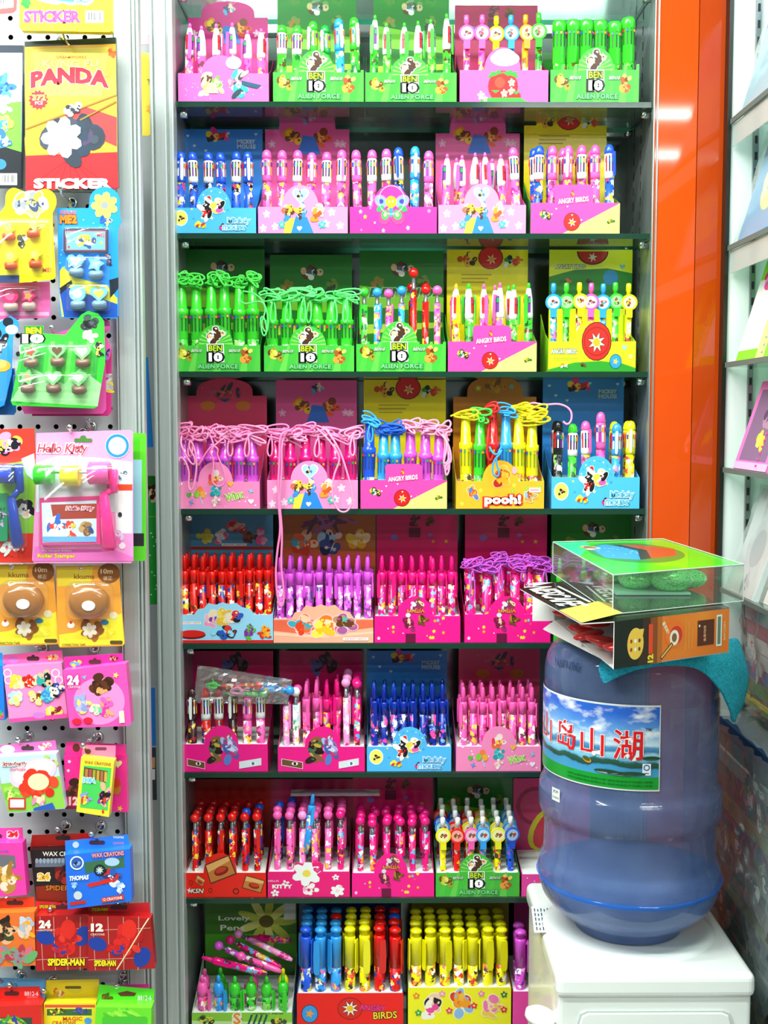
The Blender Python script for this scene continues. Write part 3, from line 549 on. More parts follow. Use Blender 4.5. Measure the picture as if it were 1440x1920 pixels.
def bk_multi(a, h):
    a.rect(-.5, h-.42, .5, h-.385, 'C02020'); a.rect(-.5, h-.46, .5, h-.43, '58A8D0'); a.patch(-.32, h-.26, .22, .2, ['D8C83A', 'E8D850'], 2, 8, None); a.patch(-.14, h-.26, .22, .2, ['F0E8E8', 'E85A8A', 'F4F0F0'], 3, 8, None); a.patch(.06, h-.16, .3, .2, ['C82030', 'E85A6A', 'F2B8A0'], 4, 9, None); a.patch(.22, h-.26, .22, .2, ['5A2A20', '8A4A3A'], 5, 8, None); a.patch(.36, h-.26, .2, .26, ['F04A90', 'F6A8C8'], 6, 8, None); a.rect(-.12, h-.375, .18, h-.345, 'F4ECEC'); a.text('JQ-8331 36PCS', .03, h-.36, .018, 'C03030', None, .26)
def fr_peach(a, hl, back=False):
    a.poly([(-.5, .16), (-.1, .10), (.5, .2), (.5, .3), (-.5, .3)], 'F26A4A'); a.poly([(-.5, .10), (.0, .06), (.5, .12), (.5, .15), (0, .1), (-.5, .14)], 'F8C8A8')
    a.patch(-.21, .24, .26, .30, ['E8401A', 'F6C8A0', '3AA8B8', 'F06A2A'], 2, 10, 'F8C8DC'); a.patch(.0, .22, .30, .32, ['F2C020', 'F6D8A8', 'F2E050', 'F27A20'], 3, 11, 'F8C8DC'); a.patch(.23, .25, .26, .28, ['6A3A1C', 'C88A5A', '5AB8A0', 'B05A9A'], 4, 10, 'F8C8DC'); a.rect(.21, .03, .45, .07, 'F8ECE8'); a.text('JQ-8331 36PCS', .33, .05, .02, 'C03060', None, .2)
def bk_peach(a, h):
    a.poly([(-.5, h-.55), (.5, h-.55), (.5, h-.4), (-.5, h-.35)], 'E8663A'); a.patch(-.27, h-.30, .34, .30, ['E8401A', 'F06A2A', 'F6C8A0', '3AA8B8'], 5, 11, None); a.patch(.02, h-.30, .34, .30, ['1A2A5A', '3A4A8A', 'F6D0C0', 'A8D8F0'], 6, 11, None); a.patch(.32, h-.28, .30, .32, ['E8A81A', 'F2D040', 'F6D8A8'], 7, 11, None); a.patch(.0, h-.08, .7, .16, ['7A3A6A', 'A86A9A', '5A4A5A'], 8, 10, None)
def fr_cherry(a, hl, back=False):
    stars(a, 14, ['F2D82A', 'F28A2A', '58A8E0', 'FFD8EC'], 31, r=.016, kinds='f.'); a.patch(.0, .41, .22, .14, ['8A2A5A', 'F2C8A8', 'D8D8E8', '7A4A28'], 3, 9, None); a.text('МАША', .0, .345, .035, 'F2A03A', '8A1A1A', .20); a.patch(-.08, .19, .16, .24, ['7A1040', '7A1040', 'F2C0A0', '9A2A5A'], 4, 9, None); a.ell(-.09, .30, .03, .025, 'D8D4F0'); a.patch(.08, .26, .13, .18, ['6A4A1A', '4A2A10', 'A87A2A'], 5, 8, None); a.rect(-.12, 0, -.0, .1, '6A0C38')
def bk_cherry(a, h): a.patch(-.03, h-.08, .2, .16, ['6A1A3A', 'A85A4A', '5A1030'], 6, 9, None); a.patch(.15, h-.08, .16, .12, ['5A2A1A', '7A4A2A'], 3, 7, None); a.rect(-.10, h-.28, .04, h-.16, '6A0C38'); a.ell(-.28, h-.28, .05, .035, '8A6AC0'); a.ell(.16, h-.25, .03, .022, '8A6AC0'); a.flower(.36, h-.33, .03, 'D87A2A', 'F2D020'); a.flower(.2, h-.33, .025, 'D87A2A', 'F2D020')
def fr_fuchsia(a, hl, back=False):
    a.patch(-.10, .25, .20, .38, ['2A1A1A', '8A5A3A', 'C8A83A', '3A6A4A', '1A1010'], 3, 12, None); a.patch(.09, .25, .20, .38, ['5A7AC8', 'A8B8E8', 'C83A6A', '4A5AA8', 'D8D8F0'], 4, 12, None)
    for x, r, c, e in ((-.34, -.18, '6A4A2A', '201010'), (.31, .18, 'D8E4EC', '3A7AA0')):
        q = .12; a.poly([(x-q, .13-r*.1), (x+q, .13+r*.12-.0), (x+q, .05+r*.12), (x-q, .05-r*.1)], 'F2C8D8'); a.poly([(x-q*.94, .123-r*.1), (x+q*.94, .123+r*.12), (x+q*.94, .057+r*.12), (x-q*.94, .057-r*.1)], c); a.ell(x+.03, .09, .035, .02, 'F4F0EC'); a.ell(x+.03, .09, .016, .018, e)
def bk_fuchsia(a, h): a.patch(0, h-.16, .5, .22, ['3A1A1A', '6A4A5A', '5A5A9A', '2A1010'], 3, 12, None); a.ell(-.30, h-.12, .08, .08, 'C0105A'); a.ell(.32, h-.12, .08, .08, 'C0105A')
def fr_red(a, hl, back=False):
    for cx_, cy_, s_, r_ in ((-.02, .32, .17, .35), (-.29, .19, .065, -.5), (.36, .15, .11, -.3)):
        c, q = math.cos(r_), math.sin(r_); pt = lambda x, y: (cx_+(x*c-y*q)*s_, cy_+(x*q+y*c)*s_)
        a.poly([pt(-1, -.7), pt(1, -.7), pt(1, .7), pt(-1, .7)], '5A2A14'); a.poly([pt(-.92, -.62), pt(.92, -.62), pt(.92, .62), pt(-.92, .62)], 'C87A3A'); a.poly([pt(-.9, .1), pt(.9, .3), pt(.9, .6), pt(-.9, .6)], 'E8B06A'); a.ell(*pt(.1, -.15), s_*.55, s_*.3, '8A1A10', 12, r_); a.ell(*pt(.1, -.08), s_*.42, s_*.18, 'C83A20', 12, r_)
    a.text('KSN', -.33, .075, .05, 'F6EAD8', '6A1A10', .17, shear=.3); a.star(-.445, .08, .035, 'E8E4F0', 4, .4); a.ring(-.42, .17, .03, .01, '9A1A10'); a.ring(-.14, .08, .03, .01, '7A1810'); a.ring(.17, .07, .035, .012, '5A1A10')
def fr_bow(a, hl, back=False):
    a.flower(-.02, .34, .19, 'F6F6F4', 'F2D84A', 6); a.heart(.11, .39, .05, 'E0186E'); a.heart(.11, .39, .03, 'F04A90'); a.patch(.02, .11, .24, .18, ['F6F4F0', 'E0206E', 'F6F4F0', 'F8B0D0'], 5, 9, None)
    a.text('HELLO', -.43, .235, .022, 'F6D0E0', None, .13); a.text('KITTY', -.32, .155, .05, 'F8F4F4', None, .24, bold=.05)
    a.flower(-.41, .06, .055, 'F4F2F0', 'E86AA8', 5); a.flower(-.28, .20, .05, 'F4F2F0', 'E0408A', 4); a.flower(.35, .09, .09, 'F6F4F2', 'F8D0E0', 6); a.flower(.38, .15, .03, 'F8F6F6', 'F06AA8'); a.flower(.33, .335-.05, .045, 'F6F4F2', 'E85A9A')
def fr_straw(a, hl, back=False):
    a.ell(.02, .40, .165, .07, 'F8E4EE'); a.ell(.02, .42, .13, .07, 'FBEEF4'); a.patch(.02, .37, .2, .08, ['F0A8A0', 'F6DCBC', 'F2C8B0'], 4, 7, None)
    a.ell(.0, .145, .17, .145, 'E01C1C'); a.ell(-.03, .18, .06, .05, 'F2482E')
    for i in range(7): t = math.pi*i/6; a.poly([(0, .27), (.17*math.cos(t-.2), .25+.06*math.sin(t)), (.17*math.cos(t+.12), .22+.02*math.sin(t))], '2FA030')
    for x, y in ((.10, .18), (.02, .08), (.1, .1)): a.flower(x, y, .04, 'FFFFFF', 'F2D82A')
    for x, y in ((-.08, .06), (.15, .05)): a.ell(x, y, .05, .05, 'D81818'); a.poly([(x-.05, y+.05), (x+.05, y+.05), (x, y+.02)], '2FA030')
    a.poly([(-.28, 0), (.28, 0), (.2, .04), (-.2, .04)], '3AA83A'); a.flower(-.25, .06, .045, 'FBE8F0', 'F09AC0'); a.flower(-.2, .03, .03, 'F8F4D8', 'F2D82A')
def fr_lovely(a, hl, back=False):
    a.poly([(-.5, 0), (.5, 0), (.5, .03), (-.5, .05)], 'C8E8A0'); a.patch(-.36, .05, .2, .12, ['2A3A18', '6AA03A', 'E8D83A'], 4, 8, None); a.text('S', -.05, .07, .11, 'F28A1E', 'F6F2D8', .07)
    for i in range(4): a.line(.06+.05*i, .0, .10+.05*i, .11, .02, '1A5A4A')
    a.patch(.36, .04, .2, .12, ['4A5A3A', 'D8C83A', '2A3A18'], 5, 8, None); a.text('LOVELY PENS', .26, .125, .02, '2A3A20', None, .3)
def bk_lovely(a, h):
    a.poly([(-.5, h-.62), (.5, h-.62), (.5, h-.36), (-.5, h-.36)], '4FA81E')
    for i in range(9): t = 2*math.pi*i/9; a.ell(.17+.18*math.cos(t), h-.22+.16*math.sin(t), .15, .045, 'E8E27A' if i % 2 else 'C8D04A', 12, t)
    a.ell(.17, h-.22, .08, .07, '6A5A14'); a.text('Lovely', -.18, h-.19, .065, 'F0F4E0', None, .34); a.text('Pens', -.20, h-.29, .06, 'F0F4E0', None, .26); a.rect(.36, h-.2, .49, h-.02, 'E8E8E0')
def fr_scarlet(a, hl, back=False):
    a.ell(-.38, .10, .08, .09, '14304A'); a.ell(-.38, .10, .073, .083, '3A9AE0'); a.star(-.38, .10, .045, 'F29A3A'); a.ell(.0, .15, .12, .11, 'A01410'); a.ell(.0, .15, .112, .102, 'D8261C'); a.star(.0, .15, .085, '14100C', 8, .5); a.star(.0, .15, .078, 'F6F2E8', 8, .42); a.ell(.0, .15, .032, .03, 'F2C020')
    a.text('ANGRY', .21, .155, .055, 'E83A8A', '8A1A4A', .24, rot=-.08, ow=.05); a.text('BIRDS', .33, .085, .065, 'F6D82A', '3A1A0A', .22, rot=.05, ow=.06)
def fr_sun(a, hl, back=False):
    a.patch(-.28, .10, .22, .30, ['F04A9A', '16161A', 'F6F0E0', 'F2C8A8'], 3, 9, 'F8F4D0'); a.patch(.02, .12, .24, .32, ['F29A1E', 'E03A1C', 'F2B83A', '8AB8E0'], 4, 10, 'F8F4D0'); a.patch(.31, .09, .22, .28, ['F2C84A', 'F6D8B0', 'F27AB0'], 5, 9, 'F8F4D0')
    for x, y, c in ((-.42, .20, 'F28A1E'), (-.17, .22, 'F29AC8'), (.21, .22, 'F08AC0'), (.43, .21, '2A7A3A'), (.14, .10, 'E82A2A'), (-.10, .05, 'E83A6A'), (.43, .06, 'E02A2A'), (-.4, .03, '2FA050')): a.flower(x, y, .035, c, 'F8F4A0')
# kind: front colour, inside colour, back colour, front art, back art, peak shape, tray lip, card shape
KD = dict(
 green=('40B83A', '1E8A34', '1F7A20', fr_green, bk_green, 'arch', 'rect'), greent=('40B83A', '1E8A34', '1F7A20', fr_green, bk_green_text, 'arch', 'rect'), blue=('4FB8F2', '3A9AE0', '2F86DA', fr_blue, bk_blue, 'arch', 'rect'),
 rose=('F792C8', 'C85AB0', 'E85AA0', fr_rose, bk_rose, 'arch', 'arch'), roser=('F792C8', 'C85AB0', 'E85AA0', fr_rose, bk_rose, 'arch', 'rect'), hot=('F8389E', 'B8306A', 'E02A80', fr_hot, None, 'arch', None), duo=('FA48A6', '2FA83A', 'F2E000', fr_duo, bk_yellow, 'tab', 'bumpy'), duor=('FA48A6', '2FA83A', 'F2E000', fr_duo, bk_yellow, 'tab', 'rect'), lime=('D8F020', '8AC81E', 'F0F01E', fr_lime, bk_lime, 'arch', 'rect'),
 fairy=('FF6ABF', 'B01A70', 'D81A86', fr_fairy, bk_rose, 'arch', 'arch'), party=('F88ABE', 'D85AA0', 'E8406E', fr_party, bk_party, 'arch', 'arch'), honey=('F6B22A', 'F2C03A', 'C87A14', fr_honey, bk_honey, 'arch', 'arch'), multi=('9AD4F0', '8AC0E0', '4A90B8', fr_multi, bk_multi, 'wave', 'rect'),
 peach=('F8B090', 'C86ACA', 'B8682A', fr_peach, bk_peach, 'wave', 'rect'), cherry=('F4148A', 'D01070', 'DC0A66', fr_cherry, bk_cherry, 'arch', 'rect'), fuchsia=('F01488', 'C00E68', 'C80A5E', fr_fuchsia, bk_fuchsia, 'arch', 'rect'), red=('EC1E0C', '9A0E08', 'B00E0A', fr_red, None, 'arch', 'rect'),
 bow=('EE1478', 'D01068', 'B80C56', fr_bow, None, 'bow', 'rect'), straw=('FA62B6', '8A1448', 'B00E50', fr_straw, bk_cherry, 'arch', 'rect'), lovely=('8CCB3A', 'E8ECE0', '3A7A14', fr_lovely, bk_lovely, None, 'rect'), scarlet=('F01C14', '1E5AB8', '16408A', fr_scarlet, None, None, 'rect'), sun=('F2EC1A', 'D8D21A', 'A8A00E', fr_sun, None, None, 'rect'), pinkw=('F04AA8', 'D83A98', 'C83A98', fr_party, None, None, 'rect'))
def outline(kind, w, hl, hp, pc):
    """front panel outline with its peak centred at pc"""
    L = [(-w/2, 0), (w/2, 0), (w/2, hl)]
    if kind == 'arch':
        r = .205*w
        L += [(pc+r*math.cos(t*math.pi/14), hl+(hp-hl)*math.sin(t*math.pi/14)) for t in range(15)]
    elif kind == 'tab': L += [(pc+.22*w, hl), (pc+.215*w, hp-.03*w), (pc+.18*w, hp), (pc-.19*w, hp), (pc-.215*w, hp-.03*w), (pc-.21*w, hl)]
    elif kind == 'bow': L += [(pc+.18*w, hl), (pc+.19*w, hp-.04*w), (pc+.15*w, hp), (pc+.08*w, hp-.01*w), (pc-.08*w, hp-.02*w), (pc-.14*w, hp-.005*w), (pc-.18*w, hp-.05*w), (pc-.17*w, hl)]
    elif kind == 'wave': L += [(pc+.33*w, hl), (pc+.29*w, hl+(hp-hl)*.45), (pc+.2*w, hl+(hp-hl)*.6), (pc+.14*w, hp*.985), (pc+.06*w, hl+(hp-hl)*.85), (pc, hp), (pc-.07*w, hl+(hp-hl)*.8), (pc-.15*w, hp*.98), (pc-.2*w, hl+(hp-hl)*.5), (pc-.26*w, hl+(hp-hl)*.45), (pc-.3*w, hl)]
    return L+[(-w/2, hl)]
def card_outline(kind, w, hs, ht):
    L = [(-w/2, 0), (w/2, 0), (w/2, hs)]
    if kind == 'arch': L += [(.335*w*math.cos(t*math.pi/16), hs+(ht-hs)*math.sin(t*math.pi/16)**.6) for t in range(17)]
    elif kind == 'bumpy': L += [(.34*w, hs), (.33*w, ht*.985), (.24*w, ht*.97), (.16*w, ht*.99), (.05*w, ht), (-.05*w, ht*.98), (-.14*w, ht*1.0), (-.2*w, ht*.965), (-.3*w, ht*.955), (-.36*w, hs)]
    return L+[(-w/2, hs)]
WHITE_IN = mat('EEF2EE', .6)
WN = dict(green='green', greent='green', blue='light blue', rose='pale pink', roser='pale pink', hot='hot pink', duo='pink and yellow', duor='pink and yellow', lime='lime', fairy='pink', party='rose', honey='golden', multi='sky blue', peach='peach', cherry='cherry pink', fuchsia='magenta', red='red', bow='magenta', straw='pink', lovely='green and white', scarlet='scarlet', sun='yellow', pinkw='pink')
NTH = ['first', 'second', 'third', 'fourth', 'fifth']
def carton(row, idx, kind, x0, x1, lip, peak, pcx=None, card=None, shoulder=None, depth=.10, cardx=None, desc=''):
    """x0, x1, lip, peak, card: where the photograph shows the front's sides, its lip, its peak and the top of the header card"""
    fc, ic, bc, fa, ba, pk, ck = KD[kind]; zb = SHELF_Z[row]+.0006; yf = YC+.006; vm = (lip+SHELF_V[row])/2
    A, B = P(x0, vm, yf), P(x1, vm, yf); w = B.x-A.x; xc = (A.x+B.x)/2; hl = P(720, lip, yf).z-zb; hp = P(720, peak, yf).z-zb if pk else hl
    pc = (P(pcx, vm, yf).x-xc) if pcx else 0
    where = '%s carton, %s, %s shelf' % (WN[kind], NTH[idx], ORD[row-1])
    t = thing('pen_carton', '%s, %s on %s shelf' % (desc, NTH[idx], ORD[row-1]), 'carton', (xc, yf, zb), 0, 'counter cartons of pens')
    fm, im, bm = mat(fc, .28, coat=.15), mat(ic, .35), mat(bc, .3, coat=.1); D = depth; th = .0007
    m = MB(); m.prism(outline(pk, w, hl, hp, pc), 0, th, fm); m.build('front_panel', t)
    ch = (P(720, shoulder or card or peak-60, yf+D).z-zb) if (card or shoulder) else hl*2.1
    hs = hl+(min(ch, .17)-hl)*.42
    m = MB()
    for sx in (-1, 1):
        xx = sx*(w/2-th); pts = [(th, 0), (D, 0), (D, hs), (D*.5, hl+(hs-hl)*.35), (th, hl)]
        vs = [(xx-th*.5, y, z) for y, z in pts]+[(xx+th*.5, y, z) for y, z in pts]; n = len(pts)
        m.add(vs, [tuple(range(n)), tuple(range(2*n-1, n-1, -1))]+[(i, (i+1) % n, (i+1) % n+n, i+n) for i in range(n)], im if ic else fm)
    m.box(-w/2, w/2, th, D, 0, th, im); m.build('tray', t)
    hi = hl-.0015; m = MB(); m.box(-w/2+th*2, w/2-th*2, th*1.5, D-th, hi-.0008, hi, WHITE_IN); m.build('insert', t)
    if ck:
        tp = P(720, card, yf+D).z-zb if card else ch; sh = ch if shoulder else tp; cw = w*.985; cxo = 0
        if cardx: a_, b_ = P(cardx[0], card, yf+D).x, P(cardx[1], card, yf+D).x; cw = b_-a_; cxo = (a_+b_)/2-xc
        m = MB(); m.prism([(x+cxo, z) for x, z in card_outline(ck, cw, sh, tp)], D-th, D, bm); m.build('header_card', t)
        if ba:
            a = Art(cw, rough=.35); ba(a, tp/cw); a.build('header_print', t, lambda x, y, d: (x+cxo, D-th-d-.0001, y))
    a = Art(w, rough=.3); a.oy = {'scarlet': .30, 'sun': .28, 'lovely': .13}.get(kind, hl/w)-hl/w; fa(a, hl/w)
    a.build('front_print', t, lambda x, y, d: (x+pc*max(0, 1-abs(x)/(.48*w)), -d-.0001, min(y*(hp/w)/.505 if pk else y, hp-.0004)))
    return dict(t=t, x=xc, y=yf, z=zb, w=w, hl=hl, D=D, where=where, row=row)
RP = random.Random(77)
def fill(c, ty, cols, topv, rows=1, jit=.003, ncol=None, lean=.03, xs=None, rowgap=None, dz=None, var=None, inset=.09):
    """stand pens in the carton: cols = colour code per column (or one string per row of the tray)"""
    grid = cols if isinstance(cols, list) else [cols]*rows; out = []
    for r, line in enumerate(grid):
        n = len(line); gap = rowgap or (c['D']-.030)/max(len(grid)-1, 1) if len(grid) > 1 else 0; yy = .016+r*min(gap, .026)
        for i, k in enumerate(line):
            if k == ' ': continue
            x = c['w']*(-.5+inset+(1-2*inset)*(i/(n-1) if n > 1 else .5)); x = xs[i]*c['w'] if xs else x
            v = topv[i] if isinstance(topv, (list, tuple)) else topv
            zt = P(720, v, c['y']+.016).z; zo = max(c['hl']-.012, .0045) if c['row'] == 8 else .0045; L = round((zt-c['z']-zo)/.004)*.004
            tt = ty[i] if isinstance(ty, (list, tuple)) else ty
            vv = (var if var is not None else RP.randrange(6))
            rz = RP.uniform(-.5, .5) if tt not in ('C',) else RP.uniform(-.25, .25)
            if tt in ('F', 'G', 'E', 'B', 'H'): rz = RP.choice([-.5, .3, 1.1, 1.4, 1.2, -1.2])+RP.uniform(-.2, .2)
            o = pen(tt, k, L, (c['x']+x+RP.uniform(-.001, .001), c['y']+yy, c['z']+zo+RP.uniform(0, jit)), c['where'], (RP.uniform(-lean, 0)*.6, RP.uniform(-lean, lean), rz), vv)
            out.append((o, L, r, i))
    return out
# ------------------------------------------------------------------ the eight rows of cartons
RC = random.Random(5)
# top shelf
c = carton(1, 0, 'fairy', 334, 504, 138, 104, 413, 3, 34, cardx=(352, 502), desc='pink pen carton with three coloured ink clusters and glitter dots')
fill(c, 'B', 'PPPPPP', [47, 48, 44, 45, 58, 57])
c = carton(1, 1, 'green', 512, 682, 136, 94, 592, -20, cardx=(520, 668), desc='green pen carton holding domed pens, one with a blue cap')
fill(c, 'A', 'GGGgLG', [50, 49, 39, 48, 33, 33], var=None)
c = carton(1, 2, 'green', 685, 856, 136, 105, 768, -20, cardx=(700, 842), desc='green pen carton holding slim pens with white upper halves')
fill(c, 'B', 'GGGGGG', [32, 45, 43, 38, 36, 28])
c = carton(1, 3, 'straw', 862, 1028, 131, 88, 942, 10, cardx=(853, 1008), desc='pink pen carton with a big red strawberry on its front')
fill(c, 'C', 'PPYLOG', [32, 32, 30, 30, 29, 28], lean=.015)
c = carton(1, 4, 'green', 1032, 1198, 130, 88, 1117, None, desc='green pen carton holding six fat bright green pens')
fill(c, 'D', 'GGGGGG', [41, 39, 39, 38, 38, 37], inset=.10, lean=.01)
# second shelf
c = carton(2, 0, 'blue', 322, 480, 390, 351, 401, 243, cardx=(340, 492), desc='light blue pen carton holding pens with blue domed caps')
fill(c, 'A', 'BBBBBB', [287, 287, 286, 285, 285, 285])
c = carton(2, 1, 'rose', 484, 652, 388, 347, 563, 206, 243, cardx=(497, 655), desc='pale pink carton, arched card, upright pink-capped pens')
fill(c, 'A', 'PPPPPP', [283, 283, 282, 287, 287, 281])
c = carton(2, 2, 'hot', 656, 819, 388, 346, 733, None, desc='hot pink pen carton with a butterfly printed on its front')
fill(c, 'A', 'PPPBLP', [282, 282, 281, 276, 279, 283])
c = carton(2, 3, 'rose', 822, 986, 384, 344, 903, 204, 250, cardx=(817, 975), desc='pale pink carton, arched card, slim leaning pens')
fill(c, ['B']*5+['A'], 'PPPPPP', [294, 290, 289, 288, 290, 279], lean=.07); fill(c, 'B', ['      ', ' PPPP '], 290, lean=.08)
c = carton(2, 4, 'duo', 995, 1162, 380, 346, 1075, 206, 235, cardx=(983, 1138), desc='pink and yellow pen carton with jagged yellow card')
fill(c, 'A', ['BPPPPB', 'BBPPP '], 275, lean=.02)
# third shelf
c = carton(3, 0, 'green', 326, 488, 648, 609, 404, 468, cardx=(334, 496), desc='green pen carton, pens topped by coiled bright green cords')
for o, L, r, i in fill(c, 'DL', 'GGGGGG', 530, lean=.01): bundle(o, 'G', RC, L, .013, .010, 5, -.006, .0016)
c = carton(3, 1, 'green', 495, 664, 648, 611, 577, 478, cardx=(506, 660), desc='green pen carton with pale green cords drooping over pens')
for o, L, r, i in fill(c, 'DL', 'GGGGGG', 556, lean=.01): bundle(o, 'T', RC, L, .022, .010, 4, .035, .0014)
c = carton(3, 2, 'greent', 668, 836, 645, 602, 748, 470, cardx=(674, 832), desc='green pen carton holding ball-topped pens of several colours')
fill(c, 'E', 'GLPLRRP', [540, 540, 540, 538, 504, 539, 537], lean=.01); fill(c, 'E', ['       ', '    CC '], 530)
c = carton(3, 3, 'duor', 840, 1006, 640, 610, 922, 468, cardx=(838, 990), desc='pink and yellow carton holding slim green and pink pens')
fill(c, 'B', ['YGPPGG', 'PGYPG '], 533, lean=.045)
c = carton(3, 4, 'lime', 1028, 1192, 640, 601, 1110, 468, cardx=(1030, 1186), desc='lime green pen carton with a big red disc')
fill(c, 'C', 'LGYPLGY', [534, 534, 533, 532, 533, 532, 531], lean=.01, inset=.08)
# fourth shelf
c = carton(4, 0, 'party', 329, 487, 903, 866, 404, 710, 742, cardx=(342, 500), desc='rose pen carton under a tangle of pink cords')
for o, L, r, i in fill(c, 'DL', 'VVVVVV', 814, lean=.01): bundle(o, 'S' if i % 2 else 'P', RC, L, .026, .014, 5, .03 if i in (0, 1, 3, 5) else .005)
c = carton(4, 1, 'roser', 501, 671, 900, 864, 580, 713, cardx=(517, 669), desc='pale pink pen carton under a tangle of pink cords')
for o, L, r, i in fill(c, 'DL', 'MMMMMM', 814, lean=.01): bundle(o, 'S' if i % 2 else 'P', RC, L, .026, .012, 5, .03 if i in (0, 3, 5) else .004)
c = carton(4, 2, 'duor', 676, 838, 900, 870, 757, 712, cardx=(682, 836), desc='pink and yellow carton under blue and pink cords')
for o, L, r, i in fill(c, 'DL', 'BLLVVV', [788, 806, 806, 802, 806, 808], lean=.02): bundle(o, 'LBBSSS'[i], RC, L, .020, .010, 6, (.03, .004, .004, .004, .004, .05)[i], .0017)
c = carton(4, 3, 'honey', 855, 1020, 902, 863, 938, 706, 744, cardx=(850, 1006), desc='golden pen carton with six coloured corded pens')
for o, L, r, i in fill(c, 'DL', 'YGRLYY', [775, 775, 776, 776, 776, 780], lean=.01, inset=.12): bundle(o, 'YGRLYY'[i], RC, L, (.022, .02, .014, .018, .02, .028)[i], .016, (4, 3, 3, 4, 3, 8)[i], (.002, .01, .006, .004, .004, .004)[i], .0016)
c = carton(4, 4, 'blue', 1034, 1199, 895, 855, 1118, 711, cardx=(1018, 1170), desc='light blue carton of black, green, pink and yellow pens')
fill(c, 'A', 'KGPPLY', [792, 793, 792, 770, 793, 789], lean=.02); fill(c, 'A', ['      ', 'K   YY'], 790)
# fifth shelf
c = carton(5, 0, 'multi', 333, 512, 1152, 1129, 418, 965, depth=.115, cardx=(356, 512), desc='sky blue pen carton packed with red pens')
fill(c, 'F', ['RRRRRRRRRR']*3, 1042, lean=.01, inset=.06)
c = carton(5, 1, 'peach', 513, 700, 1160, 1133, 602, 965, depth=.115, cardx=(528, 704), desc='peach pen carton packed with lilac-topped pens')
for q in fill(c, 'F', ['VVVVVVVVVV']*3, 1048, lean=.01, inset=.06): pass
c = carton(5, 2, 'cherry', 702, 863, 1155, 1118, 779, 965, depth=.115, cardx=(706, 858), desc='cherry pink flowered carton full of cherry pink click pens')
fill(c, 'F', ['MMMMMMMM']*2, 1046, lean=.008)
c = carton(5, 3, 'cherry', 871, 1032, 1152, 1118, 950, 965, depth=.115, cardx=(872, 1026), desc='cherry pink flowered carton, pens tied with purple cords')
for o, L, r, i in fill(c, 'N', ['MMMMMM']*2, [1062, 1066, 1050, 1062, 1058, 1060], lean=.03): bundle(o, 'V', RC, L, .018, .008, 5 if r else 6, (.05, .004, .04, .02, .004, .03)[i], .0012)
c = carton(5, 4, 'green', 1038, 1204, 1150, 1118, 1120, 960, depth=.115, cardx=(1034, 1190), desc='green pen carton mostly hidden behind the clear plastic package')
fill(c, 'F', 'GGGG', 1046)
# sixth shelf
c = carton(6, 0, 'fuchsia', 345, 502, 1395, 1360, 415, 1220, depth=.12, cardx=(358, 512), desc='magenta pen carton with eye strips, partly under a clear bag')
fill(c, 'A', ['XRCXPP', ' P    '], 1290, lean=.02); SIX0 = c
c = carton(6, 1, 'fuchsia', 521, 684, 1400, 1362, 605, 1220, depth=.12, cardx=(524, 680), desc='magenta pen carton with eye strips, holding pens of mixed shapes')
fill(c, ['E', 'E', 'F', 'F', 'F', 'F', 'E', 'E'], ['SWPPMMSM', 'MPPPMMSM', '  PPMMSM', '     MSM'], [1288, 1290, 1283, 1280, 1283, 1280, 1272, 1275], lean=.012, rowgap=.022)
c = carton(6, 2, 'blue', 688, 846, 1400, 1363, 768, 1220, depth=.12, cardx=(688, 838), desc='light blue pen carton packed with dark blue click pens')
fill(c, 'F', ['DDDDDDDD', 'BBBBBBBB', 'DDDDDDDD'], 1290, lean=.008, rowgap=.026)
c = carton(6, 3, 'party', 855, 1014, 1400, 1362, 935, 1215, depth=.12, cardx=(860, 1012), desc='rose pen carton packed with pink click pens')
fill(c, 'F', ['PPPPPPPP']*3, 1288, lean=.008, rowgap=.026)
# seventh shelf
c = carton(7, 0, 'red', 347, 499, 1636, 1599, 413, 1460, depth=.125, cardx=(362, 508), desc='red pen carton with brown frames, red ball-topped pens')
fill(c, 'E', ['RRRRRR', 'CCCCBC', 'CCCC B', 'CCCCCC'], 1524, lean=.008, rowgap=.024, inset=.12)
c = carton(7, 1, 'bow', 502, 656, 1634, 1616, 578, 1460, depth=.125, cardx=(508, 662), desc='magenta carton with white flowers, pink ball-topped pens')
fill(c, 'E', ['PPSPPM', 'PPPPPP', 'BVPPPP', ' BPPPP'], 1522, lean=.012, rowgap=.024, inset=.11)
c = carton(7, 2, 'cherry', 660, 814, 1637, 1600, 733, 1458, depth=.125, cardx=(662, 812), desc='cherry pink flowered carton holding magenta ball-topped pens')
fill(c, 'E', ['MMMMMM']*4, 1533, lean=.045, rowgap=.024, inset=.10)
c = carton(7, 3, 'green', 817, 974, 1637, 1601, 893, 1458, depth=.125, cardx=(820, 970), desc='green pen carton full of badge pens with white buttons')
for r, line in enumerate(['YRPLYB', 'LRYLYL', 'BBRYgL', 'RBROGL']): fill(c, 'C', ['      ']*r+[line]+['      ']*(3-r), 1532-r*2, lean=.012, rowgap=.025, inset=.09, var=9)
c = carton(7, 4, 'pinkw', 978, 1110, 1640, 1600, 1044, None, depth=.125, desc='deep pink pen carton half hidden by the water bottle')
m = MB(); m.box(-.06, .075, .118, .1187, 0, .165, mat('E8307C', .35)); m.build('header_card', c['t'])
a = Art(1); a.ell(.0, .115, .035, .035, 'B01850'); a.ell(.0, .115, .028, .028, 'D83A70'); a.ell(.015, .075, .024, .042, 'F2E020', rot=-.5); a.ell(.02, .073, .02, .037, 'F03048', rot=-.5); a.build('header_print', c['t'], lambda x, y, d: (x-.02, .1178-d, y))
